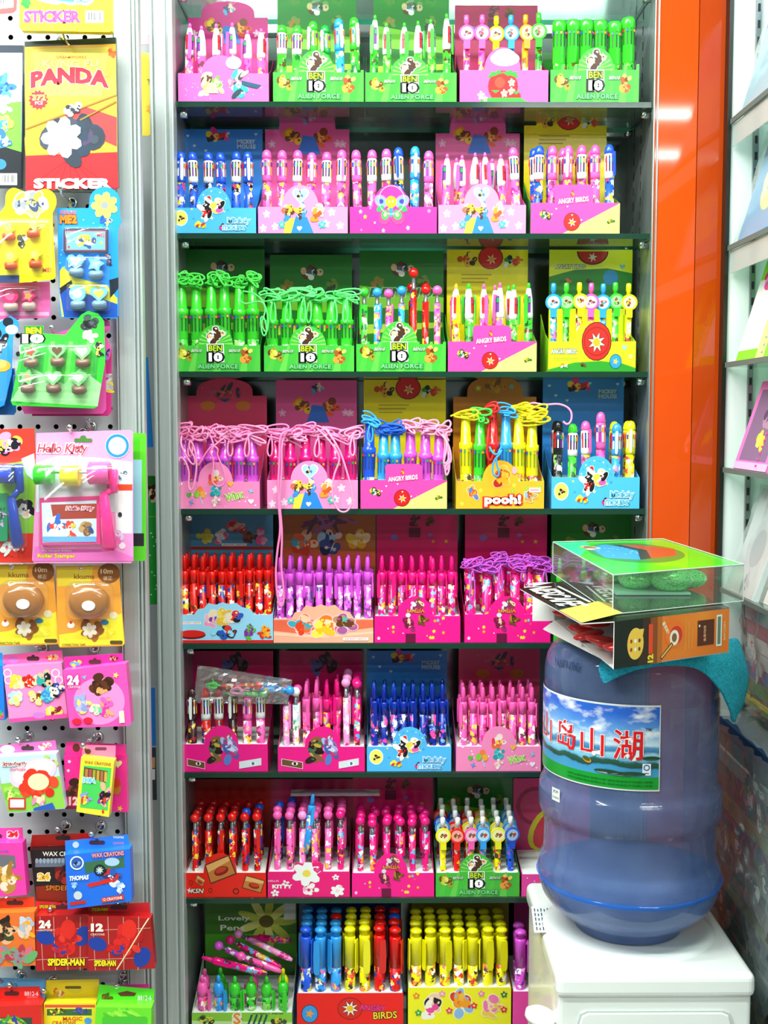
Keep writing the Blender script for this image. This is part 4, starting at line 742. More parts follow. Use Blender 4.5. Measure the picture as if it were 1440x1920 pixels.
# bottom shelf
c = carton(8, 0, 'lovely', 360, 548, 1898, 1898, None, 1690, depth=.14, cardx=(384, 556), desc='green and white carton with loose pink pens heaped on top')
fill(c, 'H', ['PLGGGG', 'PG P Y'], [1828, 1829, 1828, 1828, 1832, 1828], lean=.01, rowgap=.035, inset=.10); B0 = c
c = carton(8, 1, 'scarlet', 557, 756, 1862, 1862, None, 1692, depth=.14, cardx=(562, 752), desc='scarlet carton of blue, yellow and red jumbo pens')
fill(c, 'G', ['BLLYYRR', 'LLLYYRR', 'LLRYYRB', 'LLLYYRR'], 1736, lean=.006, rowgap=.030, inset=.08)
c = carton(8, 2, 'sun', 765, 958, 1852, 1852, None, 1692, depth=.14, cardx=(772, 954), desc='yellow floral pen carton full of yellow jumbo pens')
fill(c, 'G', ['YYYYYYY']*4, 1738, lean=.006, rowgap=.030, inset=.085)
c = carton(8, 3, 'pinkw', 961, 1120, 1860, 1860, None, 1692, depth=.14, cardx=(964, 1118), desc='pink pen carton at the bottom beside the water dispenser')
fill(c, 'G', ['VPVPV']*2, 1742, lean=.006, inset=.10)
# loose pens heaped on the green and white carton
def loose(ty, cc, u0, v0, u1, v1, y0, y1, label):
    a, b = P(u0, v0, y0), P(u1, v1, y1); d = (a-b); L = round(d.length/.004)*.004
    q = Vector((0, 0, 1)).rotation_difference(d.normalized()); o = pen(ty, cc, L, b, '', q.to_euler(), 1, label); o['group'] = 'loose pens heaped on the green and white carton'; return o
Yh = YC+.02
for k, (u0, v0, u1, v1, ty, cc, y0, y1) in enumerate([(438, 1747, 548, 1800, 'E', 'S', 2.03, 1.985), (425, 1759, 527, 1814, 'E', 'M', 2.015, 1.985), (403, 1770, 505, 1818, 'E', 'V', 2.00, 1.975), (444, 1790, 528, 1822, 'E', 'P', 1.99, 1.965), (378, 1795, 500, 1826, 'F', 'M', 1.985, 1.96), (470, 1757, 545, 1764, 'F', 'M', 2.045, 2.03)]):
    loose(ty, cc, u0, v0, u1, v1, y0, y1, ['pale pink ball-topped pen, uppermost of the heap on the green carton', 'magenta ball-topped pen just under the uppermost pen of the heap', 'purple ball-topped pen in the middle of the heap', 'pink ball-topped pen low in the heap on the green carton', 'magenta click pen lying lowest across the front of the heap', 'magenta click pen lying flat behind the heap, pointing right'][k])
# long cords that hang out of the fourth-shelf cartons
def hang(name, label, c, pts, r=.0016):
    o = tube(name, [P(u, v, y) for u, v, y in pts], r, cord_mat(c), res=4); return tag(o, label, 'cord', 'neck cords hanging from the fourth shelf')
F = YC-.006
hang('neck_cord', 'long pink cord hanging from fourth to fifth shelf, ending in a knot', 'P', [(560, 812, 1.975), (540, 806, F), (524, 815, F-.004), (524, 860, F-.004), (520, 930, F-.004), (527, 990, F-.004), (520, 1030, F-.004), (516, 1080, F-.004), (522, 1135, F-.004), (531, 1138, F-.004), (533, 1110, F-.003), (526, 1060, F-.003), (530, 1000, F-.003), (523, 940, F-.003), (529, 880, F-.003), (527, 812, F-.002), (548, 804, 1.965)], .0018)
hang('neck_cord', 'pink cord in a long open loop drooping below the fourth shelf', 'S', [(590, 800, 1.97), (605, 812, F), (625, 835, F-.003), (640, 860, F-.004), (625, 890, F-.004), (622, 930, F-.004), (632, 957, F-.004), (648, 962, F-.004), (660, 948, F-.004), (662, 925, F-.004), (652, 890, F-.004), (640, 850, F-.004), (622, 818, F-.003), (606, 800, 1.965)])
hang('neck_cord', 'pink cord knotted into a teardrop loop on the rose carton', 'P', [(385, 800, 1.97), (396, 820, F), (402, 838, F-.004), (392, 848, F-.006), (400, 858, F-.004), (400, 880, F-.004), (396, 900, F-.004), (404, 912, F-.004), (418, 912, F-.004), (424, 898, F-.004), (416, 872, F-.004), (406, 852, F-.004), (410, 842, F-.006), (398, 834, F-.003), (382, 855, F-.002), (374, 870, F)])
hang('neck_cord', 'pink cord looped down over the left end of the rose carton', 'S', [(345, 806, 1.97), (336, 826, F), (346, 850, F-.004), (362, 875, F-.004), (368, 862, F-.004), (352, 838, F-.004), (358, 822, F-.004), (370, 860, F-.004), (366, 900, F-.004), (360, 922, F-.004), (352, 915, F-.004), (356, 880, F-.004), (338, 850, F-.003), (332, 880, F-.002), (336, 912, F-.002)])
hang('neck_cord', 'light blue cord folded over the front of the golden carton', 'L', [(918, 838, 1.955), (922, 848, F), (932, 854, F-.004), (942, 842, F-.004), (938, 852, F-.005), (926, 862, F-.004), (922, 885, F-.004), (930, 896, F-.004), (938, 888, F-.004), (930, 870, F-.004), (932, 852, F-.004), (940, 838, 1.955)], .0016)
hang('neck_cord', 'red cord bent down between the golden carton pens', 'R', [(918, 780, 1.975), (915, 820, 1.955), (912, 850, 1.953), (920, 870, 1.953), (926, 850, 1.953)], .002)
hang('neck_cord', 'pink cord curling over to the light blue carton', 'S', [(958, 778, 2.0), (990, 752, 1.98), (1020, 760, 1.97), (1050, 756, 1.965), (1072, 768, 1.962), (1072, 790, 1.96), (1062, 798, 1.96), (1056, 790, 1.962)], .0018)
hang('neck_cord', 'pink cord gathered in a drooping loop at the right of the pink and yellow carton', 'S', [(822, 812, 1.97), (840, 822, F), (836, 850, F-.004), (830, 872, F-.004), (842, 865, F-.004), (840, 840, F-.004), (844, 880, F-.004), (836, 896, F-.004), (834, 870, F-.004), (848, 868, F-.004), (842, 832, F-.003), (828, 810, 1.968)], .0017)
F3 = YC-.004
o = tube('neck_cord', [P(u, v, y) for u, v, y in [(452, 548, 1.965), (446, 562, F3), (460, 572, F3-.004), (490, 562, F3-.006), (500, 580, F3-.006), (488, 610, F3-.006), (494, 634, F3-.006), (502, 620, F3-.006), (494, 590, F3-.006), (486, 600, F3-.006), (500, 630, F3-.006), (504, 600, F3-.006), (496, 566, F3-.006), (476, 548, F3-.003), (456, 546, 1.962)]], .0014, cord_mat('T'), res=4)
tag(o, 'pale green cord looped between the first two cartons of the third shelf', 'cord')
# clear bag of trinkets lying over the sixth-shelf pens
BAG = glass_mat('clear_bag', (0.93, 0.97, 0.96, 1), 0.55, 0.10, 0.07)
g = P(455, 1290, 1.965); bag = thing('clear_bag', 'clear plastic bag of cords and ball pens lying across the sixth-shelf pens', 'bag', (g.x, 1.965, g.z))
n, k = 22, 12; vs = []; Rb = random.Random(3)
for side in (0, 1):
    for j in range(k):
        for i in range(n):
            s_, t_ = i/(n-1)*2-1, j/(k-1)*2-1; q = max(0, (1-s_**4)*(1-t_**4))
            y = (-.014 if side == 0 else .010)*q+Rb.uniform(-.0022, .0022)*q; vs.append((s_*.078+t_*.004, y-.003*s_, t_*(.026-.006*s_)+s_*-.006+Rb.uniform(-.001, .001)))
fs = []
for side in (0, 1):
    for j in range(k-1):
        for i in range(n-1): b = side*n*k+j*n+i; fs.append((b, b+1, b+n+1, b+n))
MB().add(vs, fs, BAG).build('film', bag)
for j, (c0, y0, z0, w0) in enumerate([('S', -.004, -.004, .024), ('G', 0, .004, .018), ('L', .002, .002, .02)]):
    pts = []
    for q in range(16): pts.append(((-.008 if j == 0 else -.05 if j == 1 else .04)+w0*math.cos(q*2.2)*Rb.uniform(.6, 1), y0+Rb.uniform(-.004, .002), z0+.012*math.sin(q*2.2)*Rb.uniform(.5, 1)))
    tag(tube('cord_coil', pts, .0016, cord_mat(c0), None, res=3, loc=bag.location), ['coiled pink cord inside the clear bag', 'coiled green cord at the left of the clear bag', 'coiled blue cord towards the right of the clear bag'][j], 'cord')
for j, (cc, dx, dz) in enumerate([('L', .074, .0), ('R', .022, .002), ('T', .03, -.010)]):
    qe = Vector((0, 0, 1)).rotation_difference(Vector((1, -.05, .02 if j else -.05)).normalized()).to_euler()
    pen('E', cc, .072, (bag.location.x+dx-.06, bag.location.y-.002+j*.003, bag.location.z+dz), '', qe, 1, ['blue-balled pen poking from the right end of the clear bag', 'red ball-topped pen inside the clear bag', 'pale green ball-topped pen inside the clear bag'][j])
# dark slim package lying over the seventh-shelf pens, blue pen among the pink ones
m = MB(); a_, b_ = P(545, 1487, 1.995), P(712, 1487, 1.995)
pk = thing('slim_package', 'long thin clear sleeve lying on top of the pink ball-topped pens', 'package', ((a_.x+b_.x)/2, 1.995, a_.z))
m.box(-(b_.x-a_.x)/2, (b_.x-a_.x)/2, -.012, .012, -.002, .003, BAG); m.build('sleeve', pk, bevel=.0015)
m = MB(); m.lathe([(-.06, .002), (-.05, .004), (.05, .004), (.06, .002)], mat('7A3A66', .3), 10, Matrix.Rotation(math.pi/2, 4, 'Y')); m.build('insert', pk)
pen('F', 'L', .10, P(574, 1600, 1.968), '', (0, .13, .4), 1, 'blue slim pen leaning among pink ball-topped pens, seventh shelf')
# ------------------------------------------------------------------ carded goods on the pegboard (art drawn in photograph-sized units on each card's own plane)
GC = 'goods hanging on the left pegboard'
BLIS = glass_mat('blister_plastic', (0.98, 1.0, 0.99, 1), 0.1, 0.06, 0.02)
def rr(x0, y0, x1, y1, r=4):
    p = []
    for cx_, cy_, a in ((x1-r, y0+r, -90), (x1-r, y1-r, 0), (x0+r, y1-r, 90), (x0+r, y0+r, 180)):
        for i in range(4): t = math.radians(a+i*30); p.append((cx_+r*math.cos(t), cy_+r*math.sin(t)))
    return p
class Hung:
    def __init__(s, name, label, cat, pts, Y, col, th=.0012, group=None):
        us = [p[0] for p in pts]; vs = [p[1] for p in pts]; s.u, s.v, s.Y = sum(us)/len(us), sum(vs)/len(vs), Y
        s.o = P(s.u, s.v, Y); s.t = thing(name, label, cat, s.o, 0, group or GC); s.n = 0
        s.slab(pts, 0, th, col, 'backing_card' if th < .004 else 'package_body')
        s.a = Art(1, down=True, rough=.35)
    def L(s, u, v, d=0): return P(u, v, s.Y-d)-s.o
    def slab(s, pts, d, th, col, name, m=None):
        n = len(pts); f = [s.L(u, v, d) for u, v in pts]; g = [p+Vector((0, th, 0)) for p in f]; mb = MB()
        mb.add(f+g, [tuple(range(n)), tuple(range(2*n-1, n-1, -1))]+[(i, i+n, (i+1) % n+n, (i+1) % n) for i in range(n)], m or mat(col, .32, coat=.15)); return mb.build(name, s.t)
    def done(s, name='front_print', d=0.0):
        if s.a.sh: s.a.build(name, s.t, lambda x, y, e: s.L(x, -y, d+e+.0001))
        s.a = Art(1, down=True, rough=.35); return s
    def dome(s, u0, v0, u1, v1, d=.014, name='blister', r=6):
        o = rr(u0, v0, u1, v1, r); n = len(o); cu, cv = (u0+u1)/2, (v0+v1)/2; mb = MB(); k = .90
        a = [s.L(u, v, .0004) for u, v in o]; b = [s.L(cu+(u-cu)*.97, cv+(v-cv)*.97, d*.8) for u, v in o]; c = [s.L(cu+(u-cu)*k, cv+(v-cv)*k, d) for u, v in o]
        mb.add(a+b+c, [(i, (i+1) % n, n+(i+1) % n, n+i) for i in range(n)]+[(n+i, n+(i+1) % n, 2*n+(i+1) % n, 2*n+i) for i in range(n)]+[tuple(range(2*n, 3*n))], BLIS, True); return mb.build(name, s.t)
    def stamp(s, u, v, col, base, r=10, shape='ell', face='F2E8C0'):
        """little rubber stamp: shaped head on a round foot, seen from a bit above"""
        k = s.Y/FPX; c = s.L(u, v, .006); mb = MB()
        pts = [(math.cos(t*math.pi/8)*r*k, math.sin(t*math.pi/8)*r*k*.95) for t in range(16)] if shape == 'ell' else [(r*k*(1.1 if i % 2 == 0 else .62)*math.sin(.3+math.pi*i/5), r*k*(1.1 if i % 2 == 0 else .62)*math.cos(.3+math.pi*i/5)) for i in range(10)] if shape == 'star' else [(r*k*math.sin(t*math.pi/8)**3*1.1, r*k/15*(13*math.cos(t*math.pi/8)-5*math.cos(t*math.pi/4)-2*math.cos(3*t*math.pi/8)-math.cos(t*math.pi/2))) for t in range(16)]
        T = Matrix.Translation(c+Vector((0, 0, r*k*.35))); n = len(pts)
        vs = [T @ Vector((x, -.003, z)) for x, z in pts]+[T @ Vector((x, .004, z)) for x, z in pts]
        mb.add(vs, [tuple(range(n))]+[(i, i+n, (i+1) % n+n, (i+1) % n) for i in range(n)], mat(col, .2, coat=.4))
        vs = [T @ Vector((x*.6, -.0032, z*.6)) for x, z in pts]; mb.add(vs, [tuple(range(n))], mat(face, .3))
        T2 = Matrix.Translation(c+Vector((0, 0, -r*k*.95))) @ Matrix.Rotation(.55, 4, 'X'); mb.lathe([(-.004, r*k*.8), (-.0035, r*k*.95), (.003, r*k*.9), (.005, r*k*.6)], mat(base, .3), 14, T2, sy=.8)
        o = mb.build('rubber_stamp', s.t); return o
    def barcode(s, u0, v0, u1, v1, seed=1):
        R = random.Random(seed); s.a.rect(u0, v0, u1, v1, 'F6F6F2'); u = u0+3
        while u < u1-4:
            w = R.uniform(.6, 1.8); s.a.rect(u, v0+3, u+w, v1-5, '30343A'); u += w+R.uniform(.8, 2)
def slot(h, cu, cv, w=12, hgt=4): h.a.poly(rr(cu-w, cv-hgt, cu+w, cv+hgt, hgt*.9), '4A2A30'); h.a.ell(cu, cv-hgt, 3.5, 3.5, '4A2A30', 10)
def hooks(*pos):
    for u, v, ln in pos: p = P(u, v, YP); chrome_hook(p.x, p.z, YP, ln)
# top row
h = Hung('sticker_card', 'red-edged white card cut off at the top left corner', 'card', [(-40, -30), (33, -30), (31, 18), (24, 24), (-40, 30)], 1.63, 'E8484A'); h.a.poly([(-40, -30), (27, -30), (25, 14), (-40, 20)], 'E4ECE8'); h.barcode(-10, -14, 14, 12); h.done()
h = Hung('sticker_pad', 'thick yellow sticker pad lettered STICKER in pink at the top', 'sticker pad', [(36, -40), (210, -40), (210, 58), (204, 60), (40, 57), (36, 50)], 1.61, 'F2E81E', .012); h.a.patch(46, 4, 26, 26, ['1E9A2E', '2AB83A', '157A22'], 3, 10, None)
h.a.poly([(60, -30), (180, -30), (176, 2), (165, 11), (150, 8), (132, 10), (118, 6), (105, 9), (88, 6), (62, -2)], 'BEE4F6'); h.a.poly([(84, -30), (174, -30), (170, -2), (150, 4), (130, 4), (100, 0)], '3A8AE0'); h.a.text('LAS', 152, -3, 12, 'F8FCFF', '2A6AC0'); h.a.text('STICKER', 98, 31, 20, 'F23C9C', 'FBE890', 104, bold=.05, ow=.05); h.barcode(160, 20, 194, 43); h.done()
h = Hung('sticker_book', 'dark-topped sticker book with blue and green picture at the left edge', 'sticker book', [(-50, 84), (44, 85), (41, 352), (-50, 352)], 1.645, '1E2A3A', .006); h.a.poly([(-50, 99), (42, 99), (40, 285), (-50, 285)], 'A8D0E8'); h.a.poly([(-50, 200), (40, 190), (40, 300), (-50, 300)], '6CC83A'); h.a.rect(15, 100, 42, 160, 'E8F0F4'); h.a.patch(4, 165, 50, 60, ['2E7AD8', '4A9AE8', '1E4AA0'], 5, 12, None); h.a.patch(8, 195, 40, 40, ['F4F8FC', 'D8E8F4', 'FFFFFF'], 6, 10, None); h.a.patch(6, 228, 50, 44, ['F2D860', '2E8AE0', 'E8C84A'], 7, 12, None); h.a.patch(6, 262, 36, 44, ['F4F8FC', '2A6AD0', 'E8F0F8'], 8, 10, None); h.a.poly([(-50, 290), (10, 276), (40, 285), (40, 352), (-50, 352)], '141A22'); h.a.ell(0, 308, 12, 10, '2E7AD8'); h.barcode(0, 325, 32, 347, 4); h.done()
h = Hung('sticker_book', 'tall orange and red sticker book lettered STICKER at its foot', 'sticker book', [(46, 78), (217, 70), (222, 350), (200, 360), (48, 358)], 1.635, '2A3A34', .008)
h.a.poly([(46, 88), (217, 82), (220, 300), (48, 298)], 'F4B83A'); h.a.poly([(60, 92), (205, 88), (190, 180), (70, 180)], 'F6DC54'); h.a.poly([(46, 260), (60, 210), (130, 190), (219, 180), (220, 290), (48, 292)], 'F0A030'); h.a.poly([(120, 215), (150, 245), (219, 275), (219, 220), (160, 200)], 'C83A3A'); h.a.poly([(48, 292), (220, 285), (222, 352), (48, 358)], 'E8242A')
for i in range(7): h.a.line(130, 296, 50+28*i, 356, 1.6, 'C01420')
h.a.patch(209, 100, 22, 18, ['E8702A', 'D85A1E'], 3, 8, None); h.a.patch(196, 138, 30, 18, ['F2A050', 'E89A3A'], 4, 7, None)
h.a.text('DREAMWORKS', 134, 107, 5, 'D87A2A', None, 56); h.a.text('KUNG FU', 132, 119, 12, 'E8D08A', 'D8B85A', 104, ow=.04); h.a.text('PANDA', 131, 141, 26, 'D81E36', 'F6E8C8', 142, bold=.06, ow=.03, curve=-.35)
h.a.star(72, 187, 19, 'D8283A', 14, .78); h.a.text('372', 73, 183, 10, 'E8E060', None, 24, bold=.05); h.a.text('PCS', 73, 193, 6, 'F8F0E8', None, 14)
h.a.line(48, 242, 218, 178, 3, '8A6A2A'); h.a.patch(138, 250, 128, 128, ['22303A', '3A4450', '2A3440', '4A3A5A', '28384A'], 12, 14, None); h.a.line(150, 225, 218, 190, 3, '8A6A2A'); h.a.flower(116, 258, 40, 'D8CEE6', 'F6F4FA', 7); h.a.patch(136, 202, 40, 34, ['F2F2F0', 'D8D8DA', '2A3038'], 4, 9, None)
h.a.text('STICKER', 136, 344, 17, 'F6F2F0', 'A81420', 142, bold=.06, ow=.03); h.done(); hooks((117, 75, .035))
tag(tube('hanging_string', [P(116, 57, 1.62), P(118, 64, 1.625), P(122, 74, 1.633), P(128, 84, 1.625), P(131, 86, 1.62)], .0012, mat('B08A2A', .4)), 'thin gold string over the tall orange sticker book', 'string')
# heart-topped yellow blister card, blue blister card, pink card
hp_ = [(0, 520), (0, 400), (10, 385)]+[(26+16*math.cos(math.radians(a)), 372+20*math.sin(math.radians(a))) for a in range(180, 300, 20)]+[(52, 362)]+[(84+22*math.cos(math.radians(a)), 378+24*math.sin(math.radians(a))) for a in range(230, 400, 20)]+[(98, 400), (104, 518), (100, 524), (40, 530), (-30, 532), (-30, 420)]
h = Hung('stamp_card', 'yellow blister card with a heart-shaped head and little stamps', 'card', hp_, 1.622, 'F4E41C'); h.a.patch(54, 382, 76, 46, ['F2D83A', '8A9098', 'F4F4F0', '3A4A6A', 'F0E070'], 5, 18, 'F8F8EC'); h.a.patch(42, 452, 30, 30, ['2A2A20', 'F2F2E8', '5A5A40'], 6, 8, None); h.a.rect(-30, 516, 36, 530, '3A4A7A'); h.a.text('ME!', 88, 506, 8, 'E85A3A'); h.done()
for u, v, sh in ((16, 430, 'ell'), (62, 425, 'star'), (20, 485, 'ell'), (66, 482, 'star'), (-16, 452, 'heart')): h.stamp(u, v, 'F2D82A', 'D8501E', 13, sh, 'F6E86A')
h.dome(-25, 410, 98, 515, .016)
bl = [(107, 392), (108, 390), (166, 390), (168, 375)]+[(196+29*math.cos(math.radians(a)), 378+28*math.sin(math.radians(a))) for a in range(190, 360, 15)]+[(224, 400), (228, 415), (221, 430), (222, 592), (218, 597), (116, 596), (112, 592)]
h = Hung('stamp_card', 'bright blue blister card with a round head and small blue stamps', 'card', bl, 1.632, '1E8CF0'); R = random.Random(9)
for i in range(26): u, v = R.uniform(112, 218), R.uniform(395, 590); h.a.ell(u, v, 1.6, 1.6, '7AC4FA', 6)
h.a.poly([(112, 508), (118, 500), (140, 520), (200, 535), (220, 560), (220, 594), (116, 594), (112, 560)], 'E8D83A'); h.a.poly([(112, 548), (125, 538), (220, 570), (220, 594), (120, 594)], '2050B0'); h.a.poly([(112, 540), (134, 525), (136, 532), (113, 552)], '1A2230'); h.a.poly([(205, 525), (222, 520), (222, 540), (206, 560)], '1A2230')
h.a.flower(196, 385, 26, 'E8DE5A', '8A8E94', 7); h.a.patch(196, 414, 34, 14, ['2A5AC0', '1E4AA8', 'E8DE5A'], 3, 7, None); h.a.text('DESPICABLE', 128, 398, 6, 'E8641E', None, 30); h.a.text('ME2', 128, 411, 14, 'F07A1E', '8A3A10', 30, bold=.06, ow=.06); h.a.patch(203, 488, 10, 30, ['3A3A5A', 'C8A090', '20203A'], 3, 7, None); h.done()
h.slab(rr(119, 428, 202, 474, 3), .004, .006, '28364A', 'stamp_pad'); h.a.rect(123, 432, 199, 470, 'A03A5A'); h.a.rect(125, 434, 197, 468, '6ABCE8'); h.a.patch(160, 452, 50, 24, ['F2A82A', 'F2C83A', '2A4A8A', 'F4F4F0'], 5, 12, None); h.a.text('ME2', 189, 441, 6, 'E8402A'); h.a.star(130, 452, 4, 'F4F4F0'); h.a.star(190, 455, 4, 'F2E83A'); h.a.ell(129, 463, 2.5, 2.5, 'E83A3A', 8); h.done('pad_print', .004)
for u, v, sh, fcol in ((143, 495, 'heart', 'F4F8FA'), (180, 500, 'star', '9AD4F0'), (146, 556, 'ell', 'C8E4F4'), (186, 556, 'heart', 'E8D85A')): h.stamp(u, v, '7AC8F0', '6A8AA8', 15, sh, fcol)
h.dome(116, 425, 208, 477, .014); h.dome(122, 480, 206, 530, .016); h.dome(124, 532, 208, 584, .016); hooks((135, 380, .06))
h = Hung('stamp_card', 'pink blister card with two red stamps below the yellow card', 'card', [(-30, 532), (93, 528), (95, 590), (90, 596), (-30, 600)], 1.642, 'F26AB0'); h.a.rect(-30, 585, 92, 592, 'F8B0D4'); h.done(); h.stamp(20, 560, 'F2287A', 'C8A8A0', 15, 'ell', 'F06AA0'); h.stamp(54, 560, 'F2287A', 'C8A8A0', 14, 'star', 'E8A86A'); h.dome(-24, 536, 78, 584, .015)
# the row with the green card
h = Hung('toy_card', 'blue blister card with a round black patch at the left edge', 'card', [(-30, 620), (6, 600), (20, 592), (34, 602), (36, 618), (24, 632), (22, 700), (8, 760), (-30, 776)], 1.628, '2A8CF2'); h.a.ell(15, 604, 10, 9, '16222E'); h.a.ell(22, 618, 12, 9, 'C8E0F4'); h.a.patch(0, 640, 34, 50, ['1A1A20', 'F2D8C8', 'F4F6F8', '1A1A20'], 4, 10, None); h.a.ell(4, 686, 16, 11, 'F2A82A'); h.a.ell(0, 682, 12, 8, 'F6C860'); h.done(); h.dome(-25, 640, 14, 752, .016)
h = Hung('toy_card', 'dark blue card edge sticking out under the blue blister card', 'card', [(-30, 700), (28, 690), (30, 772), (26, 778), (-30, 778)], 1.640, '1660A8'); h.done()
h = Hung('toy_card', 'pink card with wavy edge showing behind the green blister card', 'card', [(60, 640), (195, 596), (205, 602), (206, 618), (196, 625), (208, 650), (206, 670), (198, 680), (199, 768), (192, 776), (46, 776), (40, 765)], 1.640, 'F25AAE'); h.a.patch(198, 665, 14, 40, ['2A2A6A', 'C83A8A', '6A9AE0'], 4, 8, None); h.done()
h = Hung('toy_card', 'deep pink card lowest behind the green blister card', 'card', [(60, 660), (209, 655), (209, 772), (203, 780), (60, 780)], 1.652, 'D8388A'); h.a.patch(203, 720, 16, 50, ['D8D8D0', 'A8B0C0', 'E8C83A'], 3, 8, None); h.done()
h = Hung('stamp_card', 'green blister card lettered BEN 10 with six small stamps'.replace(' lettered BEN 10', ''), 'card', [(44, 632), (46, 611), (82, 611), (80, 625), (122, 628), (145, 600), (152, 590), (165, 583), (184, 588), (195, 602), (196, 630), (197, 680), (183, 762), (176, 766), (24, 760), (20, 752)], 1.622, '3ACB3A')
for i in range(9): h.a.poly([(44+i*17, 640), (52+i*17, 640), (40+i*17, 756), (30+i*17, 756)], '6AE05A' if i % 2 else '2AA83A')
h.a.poly([(20, 752), (60, 690), (120, 720), (150, 690), (190, 720), (183, 762)], 'A8F0A0'); h.a.rect(46, 612, 80, 627, '1C6A28'); h.a.text('BEN', 63, 620, 11, 'C8E81E', None, 28, bold=.05); h.a.text('10', 62, 635, 15, 'FFFFFF', '101410', 34, bold=.08, ow=.08); h.a.patch(168, 606, 40, 34, ['2A2A30', '3A3A3E', '1A1A1E', '4A5A5A'], 4, 12, None); h.a.patch(168, 630, 36, 26, ['F6E0C8', 'F8E8D8', 'F2F2F0'], 5, 9, None); h.a.patch(186, 655, 22, 34, ['E8C850', 'F2F2E8', '2A2A2A'], 6, 9, None); h.done()
for u, v, fcol in ((58, 665, 'B0502A'), (108, 663, '6A4A30'), (155, 665, 'F0E0D0'), (52, 713, 'C8A878'), (100, 713, 'F4F8F4'), (148, 715, 'E8F0E0')): h.stamp(u, v, '8AE088', '7A5A4A', 15, 'heart' if u > 90 else 'star', fcol)
h.dome(26, 645, 184, 704, .018); h.dome(24, 700, 180, 752, .018); hooks((117, 632, .055), (0, 640, .06))
# roller stampers
h = Hung('roller_stamp_card', 'red card with a dark blue roller stamper at the left edge', 'card', [(-40, 806), (64, 803), (77, 1048), (72, 1052), (-40, 1056)], 1.622, 'E83A2E'); h.a.poly([(-40, 880), (66, 860), (72, 1000), (-40, 1000)], '8AC83A'); h.a.patch(16, 832, 60, 46, ['F29AC8', 'F6F0E8', '1A1A20', 'F2C84A', 'F06AB0'], 4, 14, None); h.a.poly([(40, 860), (64, 850), (68, 905), (50, 890)], 'C8DCF4'); h.a.patch(48, 950, 40, 60, ['1A1A26', 'F2C8A8', '1A1A26', 'F0E8E0'], 7, 12, None); h.a.patch(22, 1030, 60, 30, ['F2F4F6', 'C0D0E0', 'E83A2E', 'F4F4F4'], 5, 10, None); h.a.rect(-40, 1046, 76, 1055, 'E83A2E'); h.done()
def roller(h, name, u0, u1, v, r, col, d=.016):
    k = (h.Y-d)/FPX; c = h.L((u0+u1)/2, v, d); mb = MB(); mb.lathe([(-(u1-u0)/2*k, r*k*.92), (-(u1-u0)/2*k+.001, r*k), ((u1-u0)/2*k-.001, r*k), ((u1-u0)/2*k, r*k*.92), ((u1-u0)/2*k-.003, r*k*.7)], mat(col, .15, coat=.5), 20, Matrix.Translation(c) @ Matrix.Rotation(math.pi/2, 4, 'Y')); return mb.build(name, h.t)
def handle(h, pts, r, col, d=.016):
    k = (h.Y-d)/FPX; mb = MB(); P3 = [h.L(u, v, d+e) for u, v, e in pts]
    o = tube('handle', P3, 1.0, mat(col, .18, coat=.4), h.t); return o
def bar(h, segs, col, d=.014, name='handle'):
    mb = MB()
    for (u0, v0, u1, v1, w0, w1, e) in segs:
        dx, dy = u1-u0, v1-v0; l = math.hypot(dx, dy); nx, ny = -dy/l, dx/l; n = 8; ring = []
        for (u, v, w) in ((u0, v0, w0*.7), (u0+dx*.06, v0+dy*.06, w0), (u1-dx*.08, v1-dy*.08, w1), (u1, v1, w1*.6)):
            ring.append([h.L(u+nx*w/2*math.cos(t*2*math.pi/n), v+ny*w/2*math.cos(t*2*math.pi/n), d+e+w/2*math.sin(t*2*math.pi/n)*.0007) for t in range(n)])
        vs = [p for r_ in ring for p in r_]; mb.add(vs, [(j*n+i, j*n+(i+1) % n, (j+1)*n+(i+1) % n, (j+1)*n+i) for j in range(3) for i in range(n)]+[tuple(range(n)), tuple(range(3*n, 4*n))], mat(col, .18, coat=.4), True)
    return mb.build(name, h.t)
roller(h, 'roller', -10, 26, 889, 18, '2440C8'); bar(h, [(34, 870, 38, 925, 20, 16, 0), (38, 915, 22, 935, 14, 12, 0), (20, 930, 34, 1028, 18, 26, 0)], '1E3C9A'); h.slab(rr(-20, 925, 14, 1015, 4), .006, .008, '1A8A5A', 'stamp_pad'); h.a.patch(2, 960, 18, 60, ['2A8A4A', 'C8A0D8', '16503A'], 4, 9, None); h.done('pad_print', .006)
h.dome(-30, 866, 52, 1030, .030, 'blister', 10)
h = Hung('roller_stamp_card', 'green-edged blister card peeping out behind the pink roller stamper card', 'card', rr(200, 812, 274, 1052, 6), 1.640, '5AC82A'); h.a.rect(246, 820, 262, 860, '48B81E'); h.a.rect(246, 862, 266, 1000, '9ACAD8'); h.a.rect(246, 1000, 270, 1024, '2A2A30'); h.done()
h = Hung('roller_stamp_card', 'pink roller stamper card with green, yellow and pink rollers', 'card', [(68, 812), (244, 806), (249, 812), (250, 1050), (246, 1056), (64, 1056), (60, 1050), (66, 930)], 1.618, 'FA9AD4')
h.a.poly([(68, 868), (110, 855), (180, 858), (248, 866), (248, 960), (68, 960)], 'D8E8EC'); h.a.ell(208, 1000-22, 60, 60, 'F6F4F6') if False else None; h.a.poly([(215, 912), (248, 910), (248, 1000), (218, 1000)], 'F4F4F6'); h.a.rect(200, 908, 248, 920, 'E84A2A'); h.a.patch(228, 890, 24, 24, ['5A6A7A', 'A8C0D0', 'E8F0F4'], 4, 9, None); h.a.patch(214, 1012, 60, 44, ['F29ACC', 'D8D0F4', 'F8E0F0', 'F26AB8'], 6, 14, None); h.a.poly([(66, 1025), (200, 1025), (250, 1045), (250, 1052), (62, 1052)], 'FA7ACC'); h.a.ell(225, 965, 4, 5, '30343A', 8)
